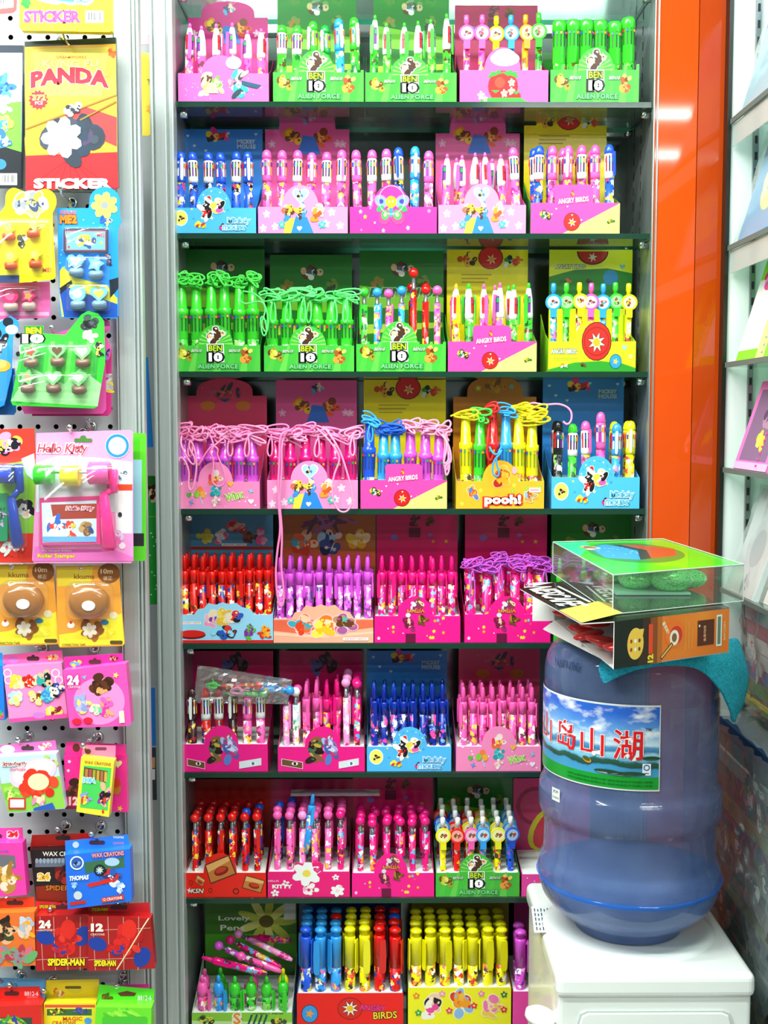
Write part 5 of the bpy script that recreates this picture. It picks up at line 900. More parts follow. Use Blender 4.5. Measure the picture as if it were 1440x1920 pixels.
h.a.text('Hello Kitty', 117, 843, 22, 'E0405A', 'FBE8F0', 92, shear=.2, ow=.08); h.a.ell(220, 836, 23, 23, 'F4F8FC'); h.a.ring(220, 836, 22, 5.5, '2A88D8', 30); h.a.text('SANRIO', 220, 833, 5, '6A9AD0', None, 18); h.a.poly(rr(139, 822, 173, 829, 3), '4A7A3A'); h.a.ell(156, 821, 6, 5, '4A7A3A', 12)
h.a.text('The Stamper Rollers', 106, 1033, 5, 'F6E8F4', None, 56); h.a.text('Roller Stamper', 106, 1043, 9, 'F2E83A', 'C83A8A', 70, bold=.04, ow=.05); h.done()
roller(h, 'roller', 66, 99, 890, 19, '3AD02E'); roller(h, 'roller', 116, 150, 892, 20, 'F2E41E'); roller(h, 'roller', 167, 207, 887, 22, 'FF5AA8')
mb = MB(); mb.lathe([(-.045, .0016), (.045, .0016)], CHROME, 8, Matrix.Translation(h.L(138, 886, .016)) @ Matrix.Rotation(math.pi/2, 4, 'Y')); mb.build('axle', h.t)
bar(h, [(212, 880, 214, 925, 20, 18, 0), (214, 918, 194, 926, 14, 14, 0), (194, 922, 206, 1033, 18, 30, .002)], 'FF2E92')
h.slab([(74, 934), (186, 930), (188, 1020), (76, 1022)], .008, .008, 'F2388A', 'stamp_pad'); h.a.poly([(78, 943), (181, 938), (181, 1016), (80, 1018)], 'D8E8F4'); h.a.poly([(95, 946), (181, 944), (181, 972), (100, 974)], 'A83A2A'); h.a.patch(104, 988, 44, 52, ['F6F6F8', '2A6AD0', 'F4F4F6', 'E83A3A', 'F8F8FA'], 5, 14, None); h.a.patch(132, 992, 26, 40, ['F6F6F4', 'F2C83A', 'E8403A'], 6, 9, None); h.a.patch(162, 988, 28, 46, ['A87A48', 'C8A068', '2A4A8A', '8A5A30'], 7, 10, None); h.a.rect(80, 1006, 181, 1016, '6AA8E8'); h.a.text('Hello Kitty', 150, 954, 9, 'E8305A', 'F8F0F4', 52, shear=.2); h.done('pad_print', .008)
h.dome(72, 870, 222, 1030, .034, 'blister', 8); hooks((156, 812, .075), (172, 800, .02))
# correction tapes
for j, (u0, lab, seed) in enumerate(((-19, 'orange and yellow card with a brown rounded tape dispenser, at the left edge', 3), (104, 'orange and yellow card with a brown rounded tape dispenser, beside the aluminium frame', 8))):
    du, dv = u0-104, (-3 if j == 0 else 0)
    h = Hung('tape_card', lab, 'card', [(105+du, 1062+dv), (222+du, 1060+dv), (234+du, 1206+dv), (230+du, 1211+dv), (112+du, 1214+dv), (108+du, 1206+dv)], 1.635-.003*j, 'F2A03A'); S = lambda pts: [(u+du, v+dv) for u, v in pts]
    h.a.poly(S([(112, 1212), (111, 1190), (140, 1186), (228, 1150), (233, 1208)]), 'F2E23A'); h.a.poly(S([(107, 1064), (175, 1062), (170, 1095), (108, 1100)]), 'E8C83A'); h.a.ell(204+du, 1075+dv, 21, 19, '8A5226'); h.a.text('10m', 200+du, 1071+dv, 9, 'E8C89A', None, 22); h.a.text('修正', 202+du, 1084+dv, 8, 'D8B08A')
    h.a.text('kkuma', 158+du, 1081+dv, 9, '9A6A2A', None, 38); h.a.patch(204+du, 1182+dv, 30, 30, ['F4E438', 'F2D82A', 'F6EC5A'], seed, 10, None); h.a.ell(196+du, 1167+dv, 8, 5, '3A7AA0'); h.a.ell(213+du, 1154+dv, 8, 7, 'E8D8B0'); h.a.ell(133+du, 1172+dv, 7, 6, 'F4F0E8'); h.a.ell(133+du, 1167+dv, 3, 3, 'E8402A', 8); h.a.text('CORRECTION TAPE', 138+du, 1209+dv, 4.5, '8A6A20', None, 44); h.a.poly(rr(206+du, 1201+dv, 230+du, 1208+dv, 3), '5A4A20')
    h.a.patch(168+du, 1182+dv, 62, 36, ['9A5E2A', '8A5226', 'A86A34'], 3, 12, None); h.a.flower(168+du, 1182+dv, 15, 'F4E8D4', 'E8D0A8', 6); h.done()
    k = h.Y/FPX; mb = MB(); T = Matrix.Translation(h.L(168+du, 1128+dv, .0)) @ Matrix.Rotation(math.pi/2, 4, 'X'); mb.lathe([(0, 38*k), (.006, 38*k), (.012, 34*k), (.015, 24*k), (.016, .0001)], mat('A8682C', .2, coat=.5), 26, T, sy=.86); mb.build('tape_dispenser', h.t)
    mb = MB(); T = Matrix.Translation(h.L(166+du, 1136+dv, .0158)) @ Matrix.Rotation(math.pi/2, 4, 'X'); mb.lathe([(0, 13*k), (.0012, 12*k)], mat('F6F6F6', .3), 18, T, sy=.75); mb.build('paper_label', h.t)
    h.dome(122+du, 1090+dv, 214+du, 1162+dv, .020, 'blister', 18)
hooks((168, 1070, .05), (43, 1066, .05), (178, 1214, .03), (80, 1214, .03))
# crayon boxes
def crayons(label, pts, tab, Y, col, tabcol, depth=.016, name='crayon_box'):
    h = Hung(name, label, 'crayon box', pts, Y, col, depth); h.slab(tab, -depth, .0008, tabcol, 'hang_tab'); return h
h = crayons('blue crayon box cut off by the left edge of the photograph', [(-40, 1248), (5, 1248), (9, 1350), (-40, 1352)], [(-40, 1224), (4, 1224), (6, 1250), (-40, 1250)], 1.632, '1E78E0', '2AA0F0'); h.a.patch(0, 1340, 16, 20, ['3AB83A', 'F04A6A'], 3, 7, None); h.done()
h = crayons('pale pink crayon box with five coloured ink clusters', [(5, 1250), (115, 1243), (127, 1346), (18, 1355)], [(5, 1228), (116, 1219), (120, 1246), (6, 1252)], 1.632, 'F88AC4', 'F56AAE'); R = random.Random(4)
for u, v in ((14, 1262), (104, 1262), (110, 1275), (16, 1275)): h.a.ring(u, v, 8, 2, 'FBE0F0')
for u, v, cs in ((30, 1280, ['F2D048', 'F6D8B8', 'E8C83A']), (57, 1275, ['E8301E', 'F6D0B0', 'C8201A']), (84, 1272, ['1A1A20', 'E8B890', '2AA8A0']), (28, 1312, ['F2D868', 'B8DCF4', 'A8D0F0', 'F6E0C0']), (66, 1308, ['6A3A1C', 'F2C8A0', 'F2D870']), (90, 1300, ['4AB8B0', '3A8AD0', '6AC8C8']), (107, 1296, ['1A1A20', 'F6E0D0', '2A4AA8']), (100, 1332, ['F2D84A', '8A1A3A', 'E8E0A0'])): h.a.patch(u, v, 34, 38, cs, R.randrange(99), 10, None)
h.a.poly([(17, 1348), (126, 1338), (127, 1346), (18, 1355)], 'F04AA0'); h.a.ell(73, 1341, 12, 6, 'C878C8'); h.done(); slot(h, 62, 1235); h.a.ell(25, 1238, 10, 6, 'C878C8'); h.a.patch(98, 1232, 28, 14, ['F2D8B0', 'E8402A', 'F2D04A'], 4, 8, None); h.done('tab_print', -.016)
h = crayons('bright pink crayon box hung at a slant beside the aluminium frame', [(118, 1257), (236, 1244), (246, 1356), (242, 1361), (131, 1365)], [(120, 1232), (230, 1225), (232, 1248), (122, 1258)], 1.612, 'FA50AC', 'F02E98', .020); h.a.ell(186, 1315, 48, 44, 'FC8AC8', 26); h.a.patch(190, 1283, 54, 44, ['4A2614', '5A3018', '3A1C0E'], 4, 12, None); h.a.patch(190, 1296, 26, 18, ['E89A60', 'F0A870'], 5, 7, None); h.a.patch(200, 1326, 34, 44, ['E838A8', 'F060B8', 'E8A070'], 6, 10, None); h.a.patch(180, 1328, 26, 34, ['E8F0A8', 'F4F4C8', '6AC8A0'], 7, 9, None); h.a.patch(153, 1320, 34, 44, ['9AA8E8', 'B8B0F0', 'F2E06A', '8A98E0'], 5, 12, None); h.a.ell(144, 1353, 9, 6, 'D8203A'); h.a.ell(165, 1351, 9, 6, 'D8203A'); h.a.poly([(223, 1334), (232, 1332), (234, 1355), (224, 1356)], 'F4F0C8'); h.a.text('24', 137, 1275, 16, 'FBF0F6', 'E03A9A', 20, bold=.05); h.a.text('CRAYONS', 139, 1288, 4, 'F8D0E4', None, 22); h.a.star(158, 1270, 5, '6AB8F0', 3); h.a.star(217, 1266, 6, 'F2E060', 5); h.done(); slot(h, 178, 1241); h.a.patch(142, 1243, 26, 16, ['F2D02A', '4AB8A8', '5AA0E8'], 4, 9, None); h.a.patch(213, 1235, 20, 14, ['4A2614', 'E8A070'], 5, 7, None); h.a.text('WAX CRAYONS', 185, 1253, 5, 'F8E89A', None, 60, rot=.06); h.done('tab_print', -.016)
h = crayons('sky and green crayon box with big round red cluster, tilted left', [(-8, 1420), (105, 1413), (122, 1516), (16, 1525)], [(-8, 1398), (104, 1388), (108, 1414), (-8, 1420)], 1.625, 'BFE0F4', 'F46AB4', .018); h.a.poly([(0, 1470), (112, 1455), (122, 1515), (16, 1524)], '8ACA4A'); h.a.patch(92, 1432, 40, 30, ['8ACA5A', 'A8D86A', 'E05A3A'], 3, 9, None); h.a.patch(20, 1490, 30, 40, ['A8DC5A', 'F2E88A', '6AB83A'], 5, 9, None); h.a.ell(62, 1450, 46, 26, 'F6C8E0', 26, -.35); h.a.ell(62, 1447, 40, 20, 'FBE4F0', 26, -.35); h.a.patch(72, 1470, 84, 62, ['E8341E', 'E8341E', 'D8281A', 'F04A2A'], 6, 16, None); h.a.ell(72, 1466, 20, 16, 'F6D8B0', 20); h.a.patch(76, 1500, 40, 26, ['F6D0A8', 'F28AB0', 'F6D8B8'], 7, 8, None); h.a.poly([(64, 1515), (98, 1505), (104, 1517), (62, 1520)], '2A5AB8'); h.a.text('Strawberry', 27, 1433, 11, 'C85A4A', 'E8F0F4', 46, shear=.2, rot=.04); h.a.text('shortcake', 33, 1442, 6, 'E87A8A', None, 30); h.a.rect(16, 1496, 48, 1517, 'D8302A'); h.a.rect(19, 1499, 45, 1514, 'F2F2EC'); h.done(); slot(h, 52, 1403); h.a.ell(14, 1405, 14, 8, 'F8E0EC'); h.a.patch(84, 1398, 30, 18, ['F8D0E4', 'F6D8B8', 'E85A6A'], 4, 8, None); h.done('tab_print', -.018)
h = crayons('hot pink crayon box half covered by a slim yellow box', [(120, 1418), (236, 1420), (239, 1523), (124, 1516)], [(124, 1391), (236, 1396), (236, 1422), (120, 1420)], 1.640, 'F82A92', 'FA3AA0', .014); h.a.patch(144, 1480, 50, 44, ['3A1A14', '5A2A1A', '8A3A2A'], 4, 12, None); h.a.ell(218, 1478, 9, 12, 'C8782A'); h.a.ell(218, 1468, 8, 9, 'D8402A'); h.a.heart(221, 1432, 8, 'F2F0A0'); h.a.star(225, 1516, 6, 'F2C82A'); h.a.rect(122, 1507, 150, 1517, '8A1A40'); h.a.text('12', 138, 1502, 14, 'F2D0E0', 'D02A2A', 16, bold=.05); h.a.star(130, 1428, 4, 'FBE0F0'); h.a.star(128, 1445, 4, 'FBE0F0'); h.done(); h.a.ell(143, 1402, 7, 8, '6A3A2A'); h.done('tab_print', -.014)
h = crayons('slim yellow and green crayon box in front of the hot pink one', [(152, 1420), (214, 1427), (204, 1532), (143, 1522)], [(155, 1396), (217, 1398), (216, 1428), (153, 1422)], 1.612, 'F2E23A', 'F080B8', .016); h.a.poly([(157, 1435), (209, 1440), (202, 1520), (150, 1514)], '4AC85A'); h.a.poly([(158, 1438), (202, 1446), (199, 1468), (157, 1456)], '5A4A2A')
for i in range(6): h.a.poly([(160+i*7.2, 1441+i*1.1), (165+i*7.2, 1442+i*1.1), (164+i*7.2, 1462+i), (159+i*7.2, 1460+i)], ['C8783A', 'B0504A', 'A8A02A', 'C89A3A', 'B06A3A', 'D0A84A'][i])
h.a.patch(196, 1490, 26, 50, ['1A1A20', '8A3AA0', 'D83A3A', 'E8B08A'], 4, 10, None); h.a.patch(160, 1500, 22, 36, ['8A9AE0', 'F2D83A', 'D83A3A'], 5, 8, None); h.a.text('WAX CRAYONS', 183, 1431, 5.5, 'B05A2A', None, 50, rot=-.1); h.a.text('DORA', 167, 1463, 9, '6ACAF0', 'F4F4F0', 24, bold=.05, rot=-.06); h.a.text('6', 193, 1521, 7, 'D8282A', bold=.05); h.done(); h.a.poly(rr(178, 1401, 200, 1407, 3), '7A3A5A'); h.a.ell(165, 1409, 6, 5, '5A3A2A', 10); h.done('tab_print', -.016)
hooks((53, 1380, .05), (184, 1382, .05), (178, 1384, .07), (124, 1546, .045), (190, 1548, .06))
h = crayons('hot pink crayon box numbered 24 at the left edge', [(-40, 1582), (42, 1580), (50, 1678), (-40, 1684)], [(-40, 1553), (42, 1552), (44, 1582), (-40, 1584)], 1.630, 'FA3EA6', 'F84AB0', .018); h.a.poly([(-40, 1600), (28, 1604), (30, 1628), (-40, 1628)], '6A6A72'); h.a.patch(14, 1648, 44, 70, ['C89A4A', 'A8742A', 'F2D8C0', 'E8C06A', 'B8843A'], 5, 14, None); h.a.text('CRAYONS', 5, 1596, 5, '8A5AC0', None, 22); h.done(); h.a.text('24', 24, 1564, 10, 'E8301E', 'F8F0F0', 18, bold=.06); h.a.rect(15, 1571, 34, 1574, 'F6E0EC'); slot(h, -4, 1568, 8); h.done('tab_print', -.018)
h = crayons('black and red crayon box numbered 24 behind the blue one', [(56, 1594), (176, 1590), (178, 1690), (68, 1692)], [(60, 1566), (172, 1562), (174, 1592), (56, 1596)], 1.645, '22181A', 'D8281E', .014); h.a.poly([(66, 1612), (122, 1608), (122, 1625), (66, 1626)], '6A7484')
for i in range(8): h.a.ell(69+i*7, 1614, 3, 5, '9AA8B8', 8)
h.a.patch(118, 1640, 40, 40, ['6A1418', '2A1020', 'A82A1E'], 5, 10, None); h.a.poly([(67, 1662), (178, 1656), (178, 1690), (68, 1692)], '8A2414'); h.a.text('WAX CRAYONS', 122, 1601, 8, 'F4ECE0', None, 84); h.a.text('24', 82, 1644, 12, 'F2B02A', 'F8E8C0', 20, bold=.05); h.a.text('SPIDER', 108, 1665, 9, 'D87A1E', '4A1A10', 44); h.done(); slot(h, 118, 1571, 14); h.a.text('WAX CRAYONS', 120, 1588, 5, 'F2C8A0', None, 56); h.done('tab_print', -.014)
h = crayons('blue crayon box with white ring badge and colour clusters, hung in front', [(122, 1603), (243, 1592), (247, 1690), (127, 1705)], [(122, 1577), (240, 1565), (244, 1592), (123, 1604)], 1.610, '1E6CE0', '2A7CEC', .020); h.a.poly([(158, 1617), (232, 1607), (234, 1626), (160, 1638)], '3A6A4A'); h.a.ell(210, 1616, 14, 8, 'A8C8E8'); h.a.patch(206, 1645, 54, 36, ['16202E', '2E5AB0', 'C8282A', '1A3A7A', 'D8E0E8'], 5, 14, None); h.a.poly([(162, 1658), (205, 1648), (215, 1652), (168, 1664)], 'D8281E'); h.a.ring(187, 1632, 11, 3, '16202E'); h.a.star(187, 1632, 8, 'C8D0D4', 8); h.a.ell(144, 1618, 13, 13, 'F0F4F6'); h.a.ell(144, 1618, 10.5, 10.5, '2A5AB0'); h.a.patch(144, 1619, 16, 12, ['16202E', '8AA8D0'], 4, 7, None); h.a.ell(146, 1679, 8, 8, 'C8D0D4'); h.a.poly([(130, 1692), (160, 1688), (161, 1694), (132, 1698)], 'C8281E'); h.a.patch(226, 1665, 26, 24, ['E8F0F6', 'F4F8FA', '9AC0E8'], 6, 8, None); h.a.patch(140, 1660, 20, 14, ['7AB0F0', 'A8D0F4'], 6, 7, None)
h.a.text('THOMAS', 148, 1646, 8, 'F4F8FC', None, 36, bold=.05, shear=.2, rot=.08); h.a.text('WAX CRAYONS', 202, 1602, 8, 'F2A8A0', 'B83A4A', 60, rot=.09, ow=.05); h.a.poly([(190, 1684), (232, 1677), (233, 1686), (191, 1693)], 'C83A30'); h.a.text('12 CRAYONS', 211, 1685, 5, 'F6E8E0', None, 36, rot=.12); h.done(); slot(h, 182, 1580, 15); h.a.text('WAX CRAYONS', 182, 1593, 6, 'E8F0F8', 'D84A3A', 64, rot=.1, ow=.05); h.a.text('THOMAS', 222, 1570, 4, 'F0F4F8', None, 20); h.a.text('CRAYONS', 222, 1581, 4, 'E87A6A', None, 20); h.a.ell(142, 1584, 6, 6, 'C8D0D4'); h.done('tab_print', -.020)
h = crayons('orange crayon box with dark and silver colour clusters, left edge', [(-40, 1714), (64, 1710), (67, 1810), (-40, 1814)], [(-40, 1686), (64, 1682), (66, 1712), (-40, 1716)], 1.622, 'E8702A', 'E8401E', .018); h.a.patch(8, 1745, 52, 60, ['2A1A14', '4A2A1A', 'E8B080', '3A4A2A'], 5, 14, None); h.a.patch(50, 1740, 40, 50, ['C8D0E0', 'A8B8D0', 'F2A82A', 'E8C8B0'], 6, 12, None); h.a.patch(30, 1790, 90, 44, ['B03A4A', '8A8A90', 'D86A7A', '6AA86A'], 7, 16, None); h.done(); slot(h, 28, 1693, 16); h.a.text('WAX CRAYONS', 28, 1706, 7, 'F2E23A', 'A8301A', 74, shear=.2, ow=.05); h.done('tab_print', -.018)
for j, (u0, lab, num) in enumerate(((67, 'dark red crayon box numbered 24, third crayon row from below', '24'), (165, 'dark red crayon box numbered 12 with a rubber band stretched across', '12'))):
    w = 105 if j == 0 else 121; x1 = u0+w-4
    h = crayons(lab, [(u0, 1718), (x1, 1722 if j else 1714), (x1+(8 if j else -2), 1816), (u0+1, 1821)], [(u0, 1690 if not j else 1698), (x1-2, 1696 if not j else 1692), (x1, 1722 if j else 1716), (u0, 1720)], 1.622-.007*j, 'A81618', 'C8202A', .018)
    for q in range(4): h.a.line(u0+8+q*w*.24, 1719, u0+14+q*w*.22, 1819, .8, 'D8C0A8')
    h.a.line(u0, 1745, x1, 1740, .8, 'D8B0A0'); h.a.line(u0, 1800, x1, 1795, .8, 'D8B0A0'); h.a.ell(u0+18, 1758+j*12, 18, 13, '1E3C9A', 18, .3); h.a.ell(u0+w*.84, 1755+j*40, 15, 20, '1E3C9A', 18, .5); h.a.patch(u0+w*(.55 if not j else .62), 1762, w*.5, 66, ['D8241E', 'C81A1A', 'E8382A', 'B81418'], 5+j, 16, None); h.a.ell(u0+w*(.58 if not j else .64), 1742, 14, 18, 'E02A20'); h.a.patch(u0+w*.45, 1780, w*.4, 30, ['D8241E', 'C01A1A', '1E3C9A'], 8+j, 10, None)
    h.a.text(num, u0+17, 1733+j*6, 13, 'F6F0E0', 'B0202A', 20, bold=.06); h.a.text('CRAYONS', u0+18, 1744+j*8, 4, 'F0C0B0', None, 26); h.a.text('SPIDER-MAN', u0+(57 if not j else 32), 1804+j*2, 12-j*2, 'F2E01E', '3A1A08', 68 if not j else 40, bold=.05, ow=.05); h.done(); slot(h, u0+w*.48, 1701, 16); h.a.text('SPIDER-MAN', u0+22, 1700+j*5, 6, 'F2D81E', '3A1A08', 30); h.a.text('WAX CRAYONS', u0+w*.5, 1714, 6, 'F2A0A0', None, 66); h.done('tab_print', -.018)
tag(tube('rubber_band', [P(279, 1722, 1.612), P(270, 1735, 1.609), P(240, 1785, 1.608), (P(219, 1818, 1.612))], .0009, mat('E8D8A8', .5)), 'thin pale rubber band across the dark red box numbered 12', 'rubber band')
hooks((38, 1828, .05), (112, 1690, .05), (233, 1830, .05), (219, 1700, .055), (13, 1690, .05), (100, 1838, .05))
# lowest row
h = crayons('light blue crayon box tab behind the red one at the bottom', [(-40, 1870), (84, 1862), (90, 1990), (-40, 1990)], [(-40, 1832), (86, 1836), (86, 1866), (-40, 1870)], 1.645, '4AA8E8', '7AC4F2', .014); h.a.patch(2, 1840, 14, 12, ['8A6A5A', '6AA8C8'], 3, 6, None); h.done('tab_print', -.014)
h = crayons('red crayon box numbered 8812-6 at the bottom left', [(-40, 1888), (76, 1884), (82, 1990), (-40, 1990)], [(-40, 1852), (74, 1850), (78, 1886), (-40, 1892)], 1.620, 'D8241E', 'E8281E', .022); h.a.rect(-10, 1908, 60, 1925, '3A4A3A'); h.a.patch(20, 1915, 70, 14, ['3AA83A', '2A4AA8', 'E8D03A'], 4, 10, None); h.done(); slot(h, 22, 1863, 14); h.a.text('8812-6', 59, 1863, 8, 'F2D8E0', 'B82A3A', 26, ow=.04); h.a.rect(50, 1869, 70, 1870, 'F0A0A0'); h.done('tab_print', -.022)
h = crayons('yellow crayon box with dark window in the bottom row', [(82, 1882), (180, 1880), (186, 1990), (84, 1990)], [(87, 1838), (186, 1836), (182, 1882), (84, 1884)], 1.632, 'F2E22A', 'F0D21E', .020); h.a.rect(84, 1884, 178, 1889, 'E8503A'); h.a.rect(88, 1892, 172, 1904, '3A6A3A'); h.a.patch(108, 1896, 36, 12, ['6A2A1A', 'F2E03A', '3A8A3A'], 4, 8, None); h.a.patch(150, 1896, 36, 12, ['2A4AA8', '6A5A8A'], 5, 8, None); h.a.text('MAGIC', 136, 1910, 7, 'E8501E', None, 36); h.a.ell(165, 1914, 7, 6, '4A9AE0'); h.a.text('CRAYONS', 120, 1918, 7, 'D8601E', None, 44); h.done(); h.a.patch(108, 1862, 30, 16, ['E8A02A', 'D8682A', 'F4F0D0'], 3, 8, None); h.a.ell(140, 1855, 14, 7, 'D8C83A'); h.a.poly(rr(122, 1849, 152, 1854, 2), '6A5A1A'); h.done('tab_print', -.020)
h = crayons('pink crayon box tab hidden behind the green one', [(176, 1875), (272, 1870), (274, 1990), (176, 1990)], [(180, 1848), (279, 1845), (279, 1876), (178, 1876)], 1.645, 'E83A9A', 'F04AA8', .012)
h = crayons('bright green crayon box numbered 8812-6 at the bottom', [(180, 1888), (284, 1890), (282, 1990), (174, 1990)], [(186, 1846), (290, 1855), (286, 1892), (180, 1890)], 1.612, '6ADC2A', '5AD82A', .022); h.a.patch(230, 1905, 90, 20, ['8AE83A', '4AC82A', 'A8F04A'], 4, 14, None); h.a.poly(rr(192, 1906, 276, 1990, 4), '4AC032'); h.done(); h.a.poly([(220, 1862), (238, 1858), (256, 1862), (252, 1868), (226, 1868)], '6A1A2A'); h.a.patch(200, 1872, 26, 22, ['6A4A1E', '4A5A1A', '8A6A2A'], 5, 10, None); h.a.text('8812-6', 271, 1871, 9, 'F2FBE8', '3A9A4A', 26, ow=.04); h.a.rect(260, 1878, 280, 1880, 'F29A7A'); h.done('tab_print', -.022)
# goods seen in the gap next to the cabinet post
def gap_card(label, pts, col, Y=1.97, name='toy_card', art=None):
    h = Hung(name, label, 'card', pts, Y, col, .002, 'goods hanging in the narrow gap'); art and art(h.a); h.done(); return h
gap_card('pale pink card at the top of the narrow gap', [(262, -30), (309, -30), (306, 82), (262, 84)], 'F4A8CC', art=lambda a: (a.patch(288, 32, 24, 30, ['B8C0E8', 'E8D8E8', 'D88AB0'], 3, 9, None), a.patch(285, 66, 16, 12, ['D83A7A', '6A9A4A'], 4, 6, None)))
gap_card('narrow yellow card hanging below the pale pink one', [(262, 98), (283, 100), (286, 250), (278, 255), (262, 254)], 'F2DC4A', art=lambda a: (a.patch(280, 155, 8, 16, ['6A8A3A', 'E8C040'], 3, 6, None), a.patch(280, 200, 8, 30, ['F2B040', 'E8A030'], 4, 6, None)))
gap_card('blue card edge half way down the narrow gap', [(262, 670), (277, 670), (287, 838), (262, 840)], '1E86E0')
def _gr(a):
    a.rect(268, 893, 300, 910, '1C6A1E'); a.patch(288, 925, 24, 44, ['2A1A14', '3A2418', 'E8B890'], 5, 10, None); a.rect(262, 968, 300, 970, '6AB83A'); R = random.Random(4)
    for i in range(14): a.ell(R.uniform(280, 296), R.uniform(985, 1125), 1.6, 1.6, 'C8F0C0', 8)
gap_card('long green card with pale dots in the narrow gap', [(262, 890), (297, 893), (301, 1125), (297, 1133), (262, 1134)], '22A03A', art=_gr)
gap_card('blue pen card low in the narrow gap', [(270, 1290), (290, 1290), (292, 1398), (272, 1398)], '2A80E0')
gap_card('dark card with pale strip under the blue pen card', [(272, 1402), (292, 1402), (294, 1500), (274, 1500)], '3A4048', art=lambda a: (a.rect(284, 1420, 291, 1440, 'D8A070'), a.rect(284, 1442, 291, 1462, 'E0E4E8')))
# ------------------------------------------------------------------ water dispenser and bottle
YD0, YD1, ZD = 1.545, 1.87, 1.5-0.715
dx0, dx1 = P(1043, 1830, YD0).x, P(1419, 1830, YD0).x; ZD = P(1230, 1828, YD0).z
plast = mat('EFF4F0', .22, coat=.3); dw = dx1-dx0
disp = thing('water_dispenser', 'white plastic water dispenser under the blue bottle', 'water dispenser', ((dx0+dx1)/2, YD0, 0))
mb = MB(); mb.box(-dw/2+.004, dw/2-.004, .006, YD1-YD0-.006, 0, ZD-.03, plast); mb.build('body', disp, bevel=.006, segs=3)
BX = P(1177, 1700, 1.70).x-(dx0+dx1)/2; BY = 1.70-YD0
# top cover: a rounded tray with a sunken ring for the bottle neck
mb = MB(); mb.box(-dw/2, dw/2, 0, YD1-YD0, ZD-.034, ZD, plast); mb.build('top_cover', disp, bevel=.010, segs=4)
mb = MB(); mb.lathe([(ZD-.001, .124), (ZD+.003, .120), (ZD+.004, .112), (ZD+.0025, .098), (ZD+.002, .050)], plast, 48, Matrix.Translation((BX, BY, 0)), cap=False); mb.build('collar_ring', disp)
gv = mat('C9D2CE', .4); mb = MB(); w2 = dw/2-.03; zt = P(1230, 1898, YD0).z
o = [(x, z) for x, z in [(-w2+.012, zt), (w2-.012, zt), (w2-.003, zt-.004), (w2, zt-.014), (w2, .45), (-w2, .45), (-w2, zt-.014), (-w2+.003, zt-.004)]]
mb.prism(o, .0035, .006, gv); mb.build('panel_groove', disp)
mb = MB(); o2 = [(x*.975, z-.0025) for x, z in o]; mb.prism(o2, .002, .006, plast); mb.build('front_door', disp, bevel=.0015)
# sticker with notes on the left of the cover
a = Art(1, rough=.4); a.rect(-.019, -.031, .019, .031, 'E4EEF0')
for i in range(7):
    x = -.0155+i*.0048
    for k in range(5): a.rect(x, .026-k*.011-(i % 2)*.002, x+.0018, .026-k*.011-.008, '4A525A')
q = PZ(1023, 1724, ZD)
a.build('notice_sticker', disp, lambda x, y, d: Vector((x+y*.12, y*1.5, ZD+d+.0006))+Vector((q.x-(dx0+dx1)/2, q.y-YD0, 0)))
mb = MB(); mb.lathe([(-.008, .018), (-.004, .022), (.004, .022), (.008, .016)], mat('F4F6F2', .25, coat=.3), 20, Matrix.Translation((-dw/2-.014, .04, P(985, 1906, YD0+.04).z)) @ Matrix.Rotation(.25, 4, 'Y')); mb.box(-dw/2-.014, -dw/2+.006, .030, .050, P(985, 1906, YD0+.04).z-.003, P(985, 1906, YD0+.04).z+.003, plast); mb.build('side_knob', disp)
# bottle
bz = lambda v: P(1181, v, 1.70).z
bot = thing('water_bottle', 'large upturned blue water bottle with a landscape label, nearly empty', 'water bottle', ((dx0+dx1)/2+BX, 1.70, ZD))
BP = noise_mat('blue_polycarbonate', '566A98', '7288B6', 14, .07, 0, (1, 1, 1), .3, .7, .56); BP.node_tree.nodes['Principled BSDF'].inputs['Specular IOR Level'].default_value = .7
prof = [(1738, .055), (1737, .074), (1726, .080), (1714, .085), (1700, .106), (1684, .121), (1668, .130), (1650, .1345), (1632, .1365), (1616, .1355), (1606, .1345), (1598, .1305), (1590, .1290), (1560, .1285), (1530, .1290), (1522, .1305), (1516, .1345), (1506, .1368), (1488, .1372), (1472, .1368), (1462, .1345), (1456, .1305), (1446, .1295), (1300, .1295), (1296, .128), (1290, .1275), (1284, .1295), (1262, .130), (1244, .129), (1228, .126), (1214, .120), (1202, .110), (1194, .098), (1190, .075), (1189, .045)]
K = 72
pz = [(bz(v)-ZD+.0, r*.948) for v, r in prof]; pz[0] = (.0045, .052); pz[1] = (.0045, .076)
pz = [pz[0], pz[1]]+[(max(z, .006+i*.0004), r) for i, (z, r) in enumerate(pz[2:])]
mb = MB(); mb.lathe(pz, BP, K, cap=True); mb.build('bottle_shell', bot)
wt = mat('2468C8', .05, alpha=.68); zw = bz(1632)-ZD
mb = MB(); mb.lathe([(z, max(r-.003, .01)) for z, r in pz if z < zw-.001]+[(zw, .132)], wt, K, cap=True); mb.build('water', bot)
# label wraps the left of the front
zt, zb_ = P(1238, 1322, 1.578).z-ZD, P(1238, 1483, 1.578).z-ZD; LH = zt-zb_; RL = .1238; A1 = math.radians(6.2); A0 = math.radians(-128); LW = RL*(A1-A0)
def wrap(x, y, d): a_ = A1-(LW-x)/RL; r_ = RL+.0006+d; return Vector((r_*math.sin(a_), -r_*math.cos(a_), zb_+y))
def strip_grid(x0, x1, y0, y1, m, name, n=40, k=1):
    mb = MB(); vs = [wrap(x0+(x1-x0)*i/n, y0+(y1-y0)*j/k, -.0002) for j in range(k+1) for i in range(n+1)]
    mb.add(vs, [(j*(n+1)+i, j*(n+1)+i+1, (j+1)*(n+1)+i+1, (j+1)*(n+1)+i) for j in range(k) for i in range(n)], m, True); return mb.build(name, bot)
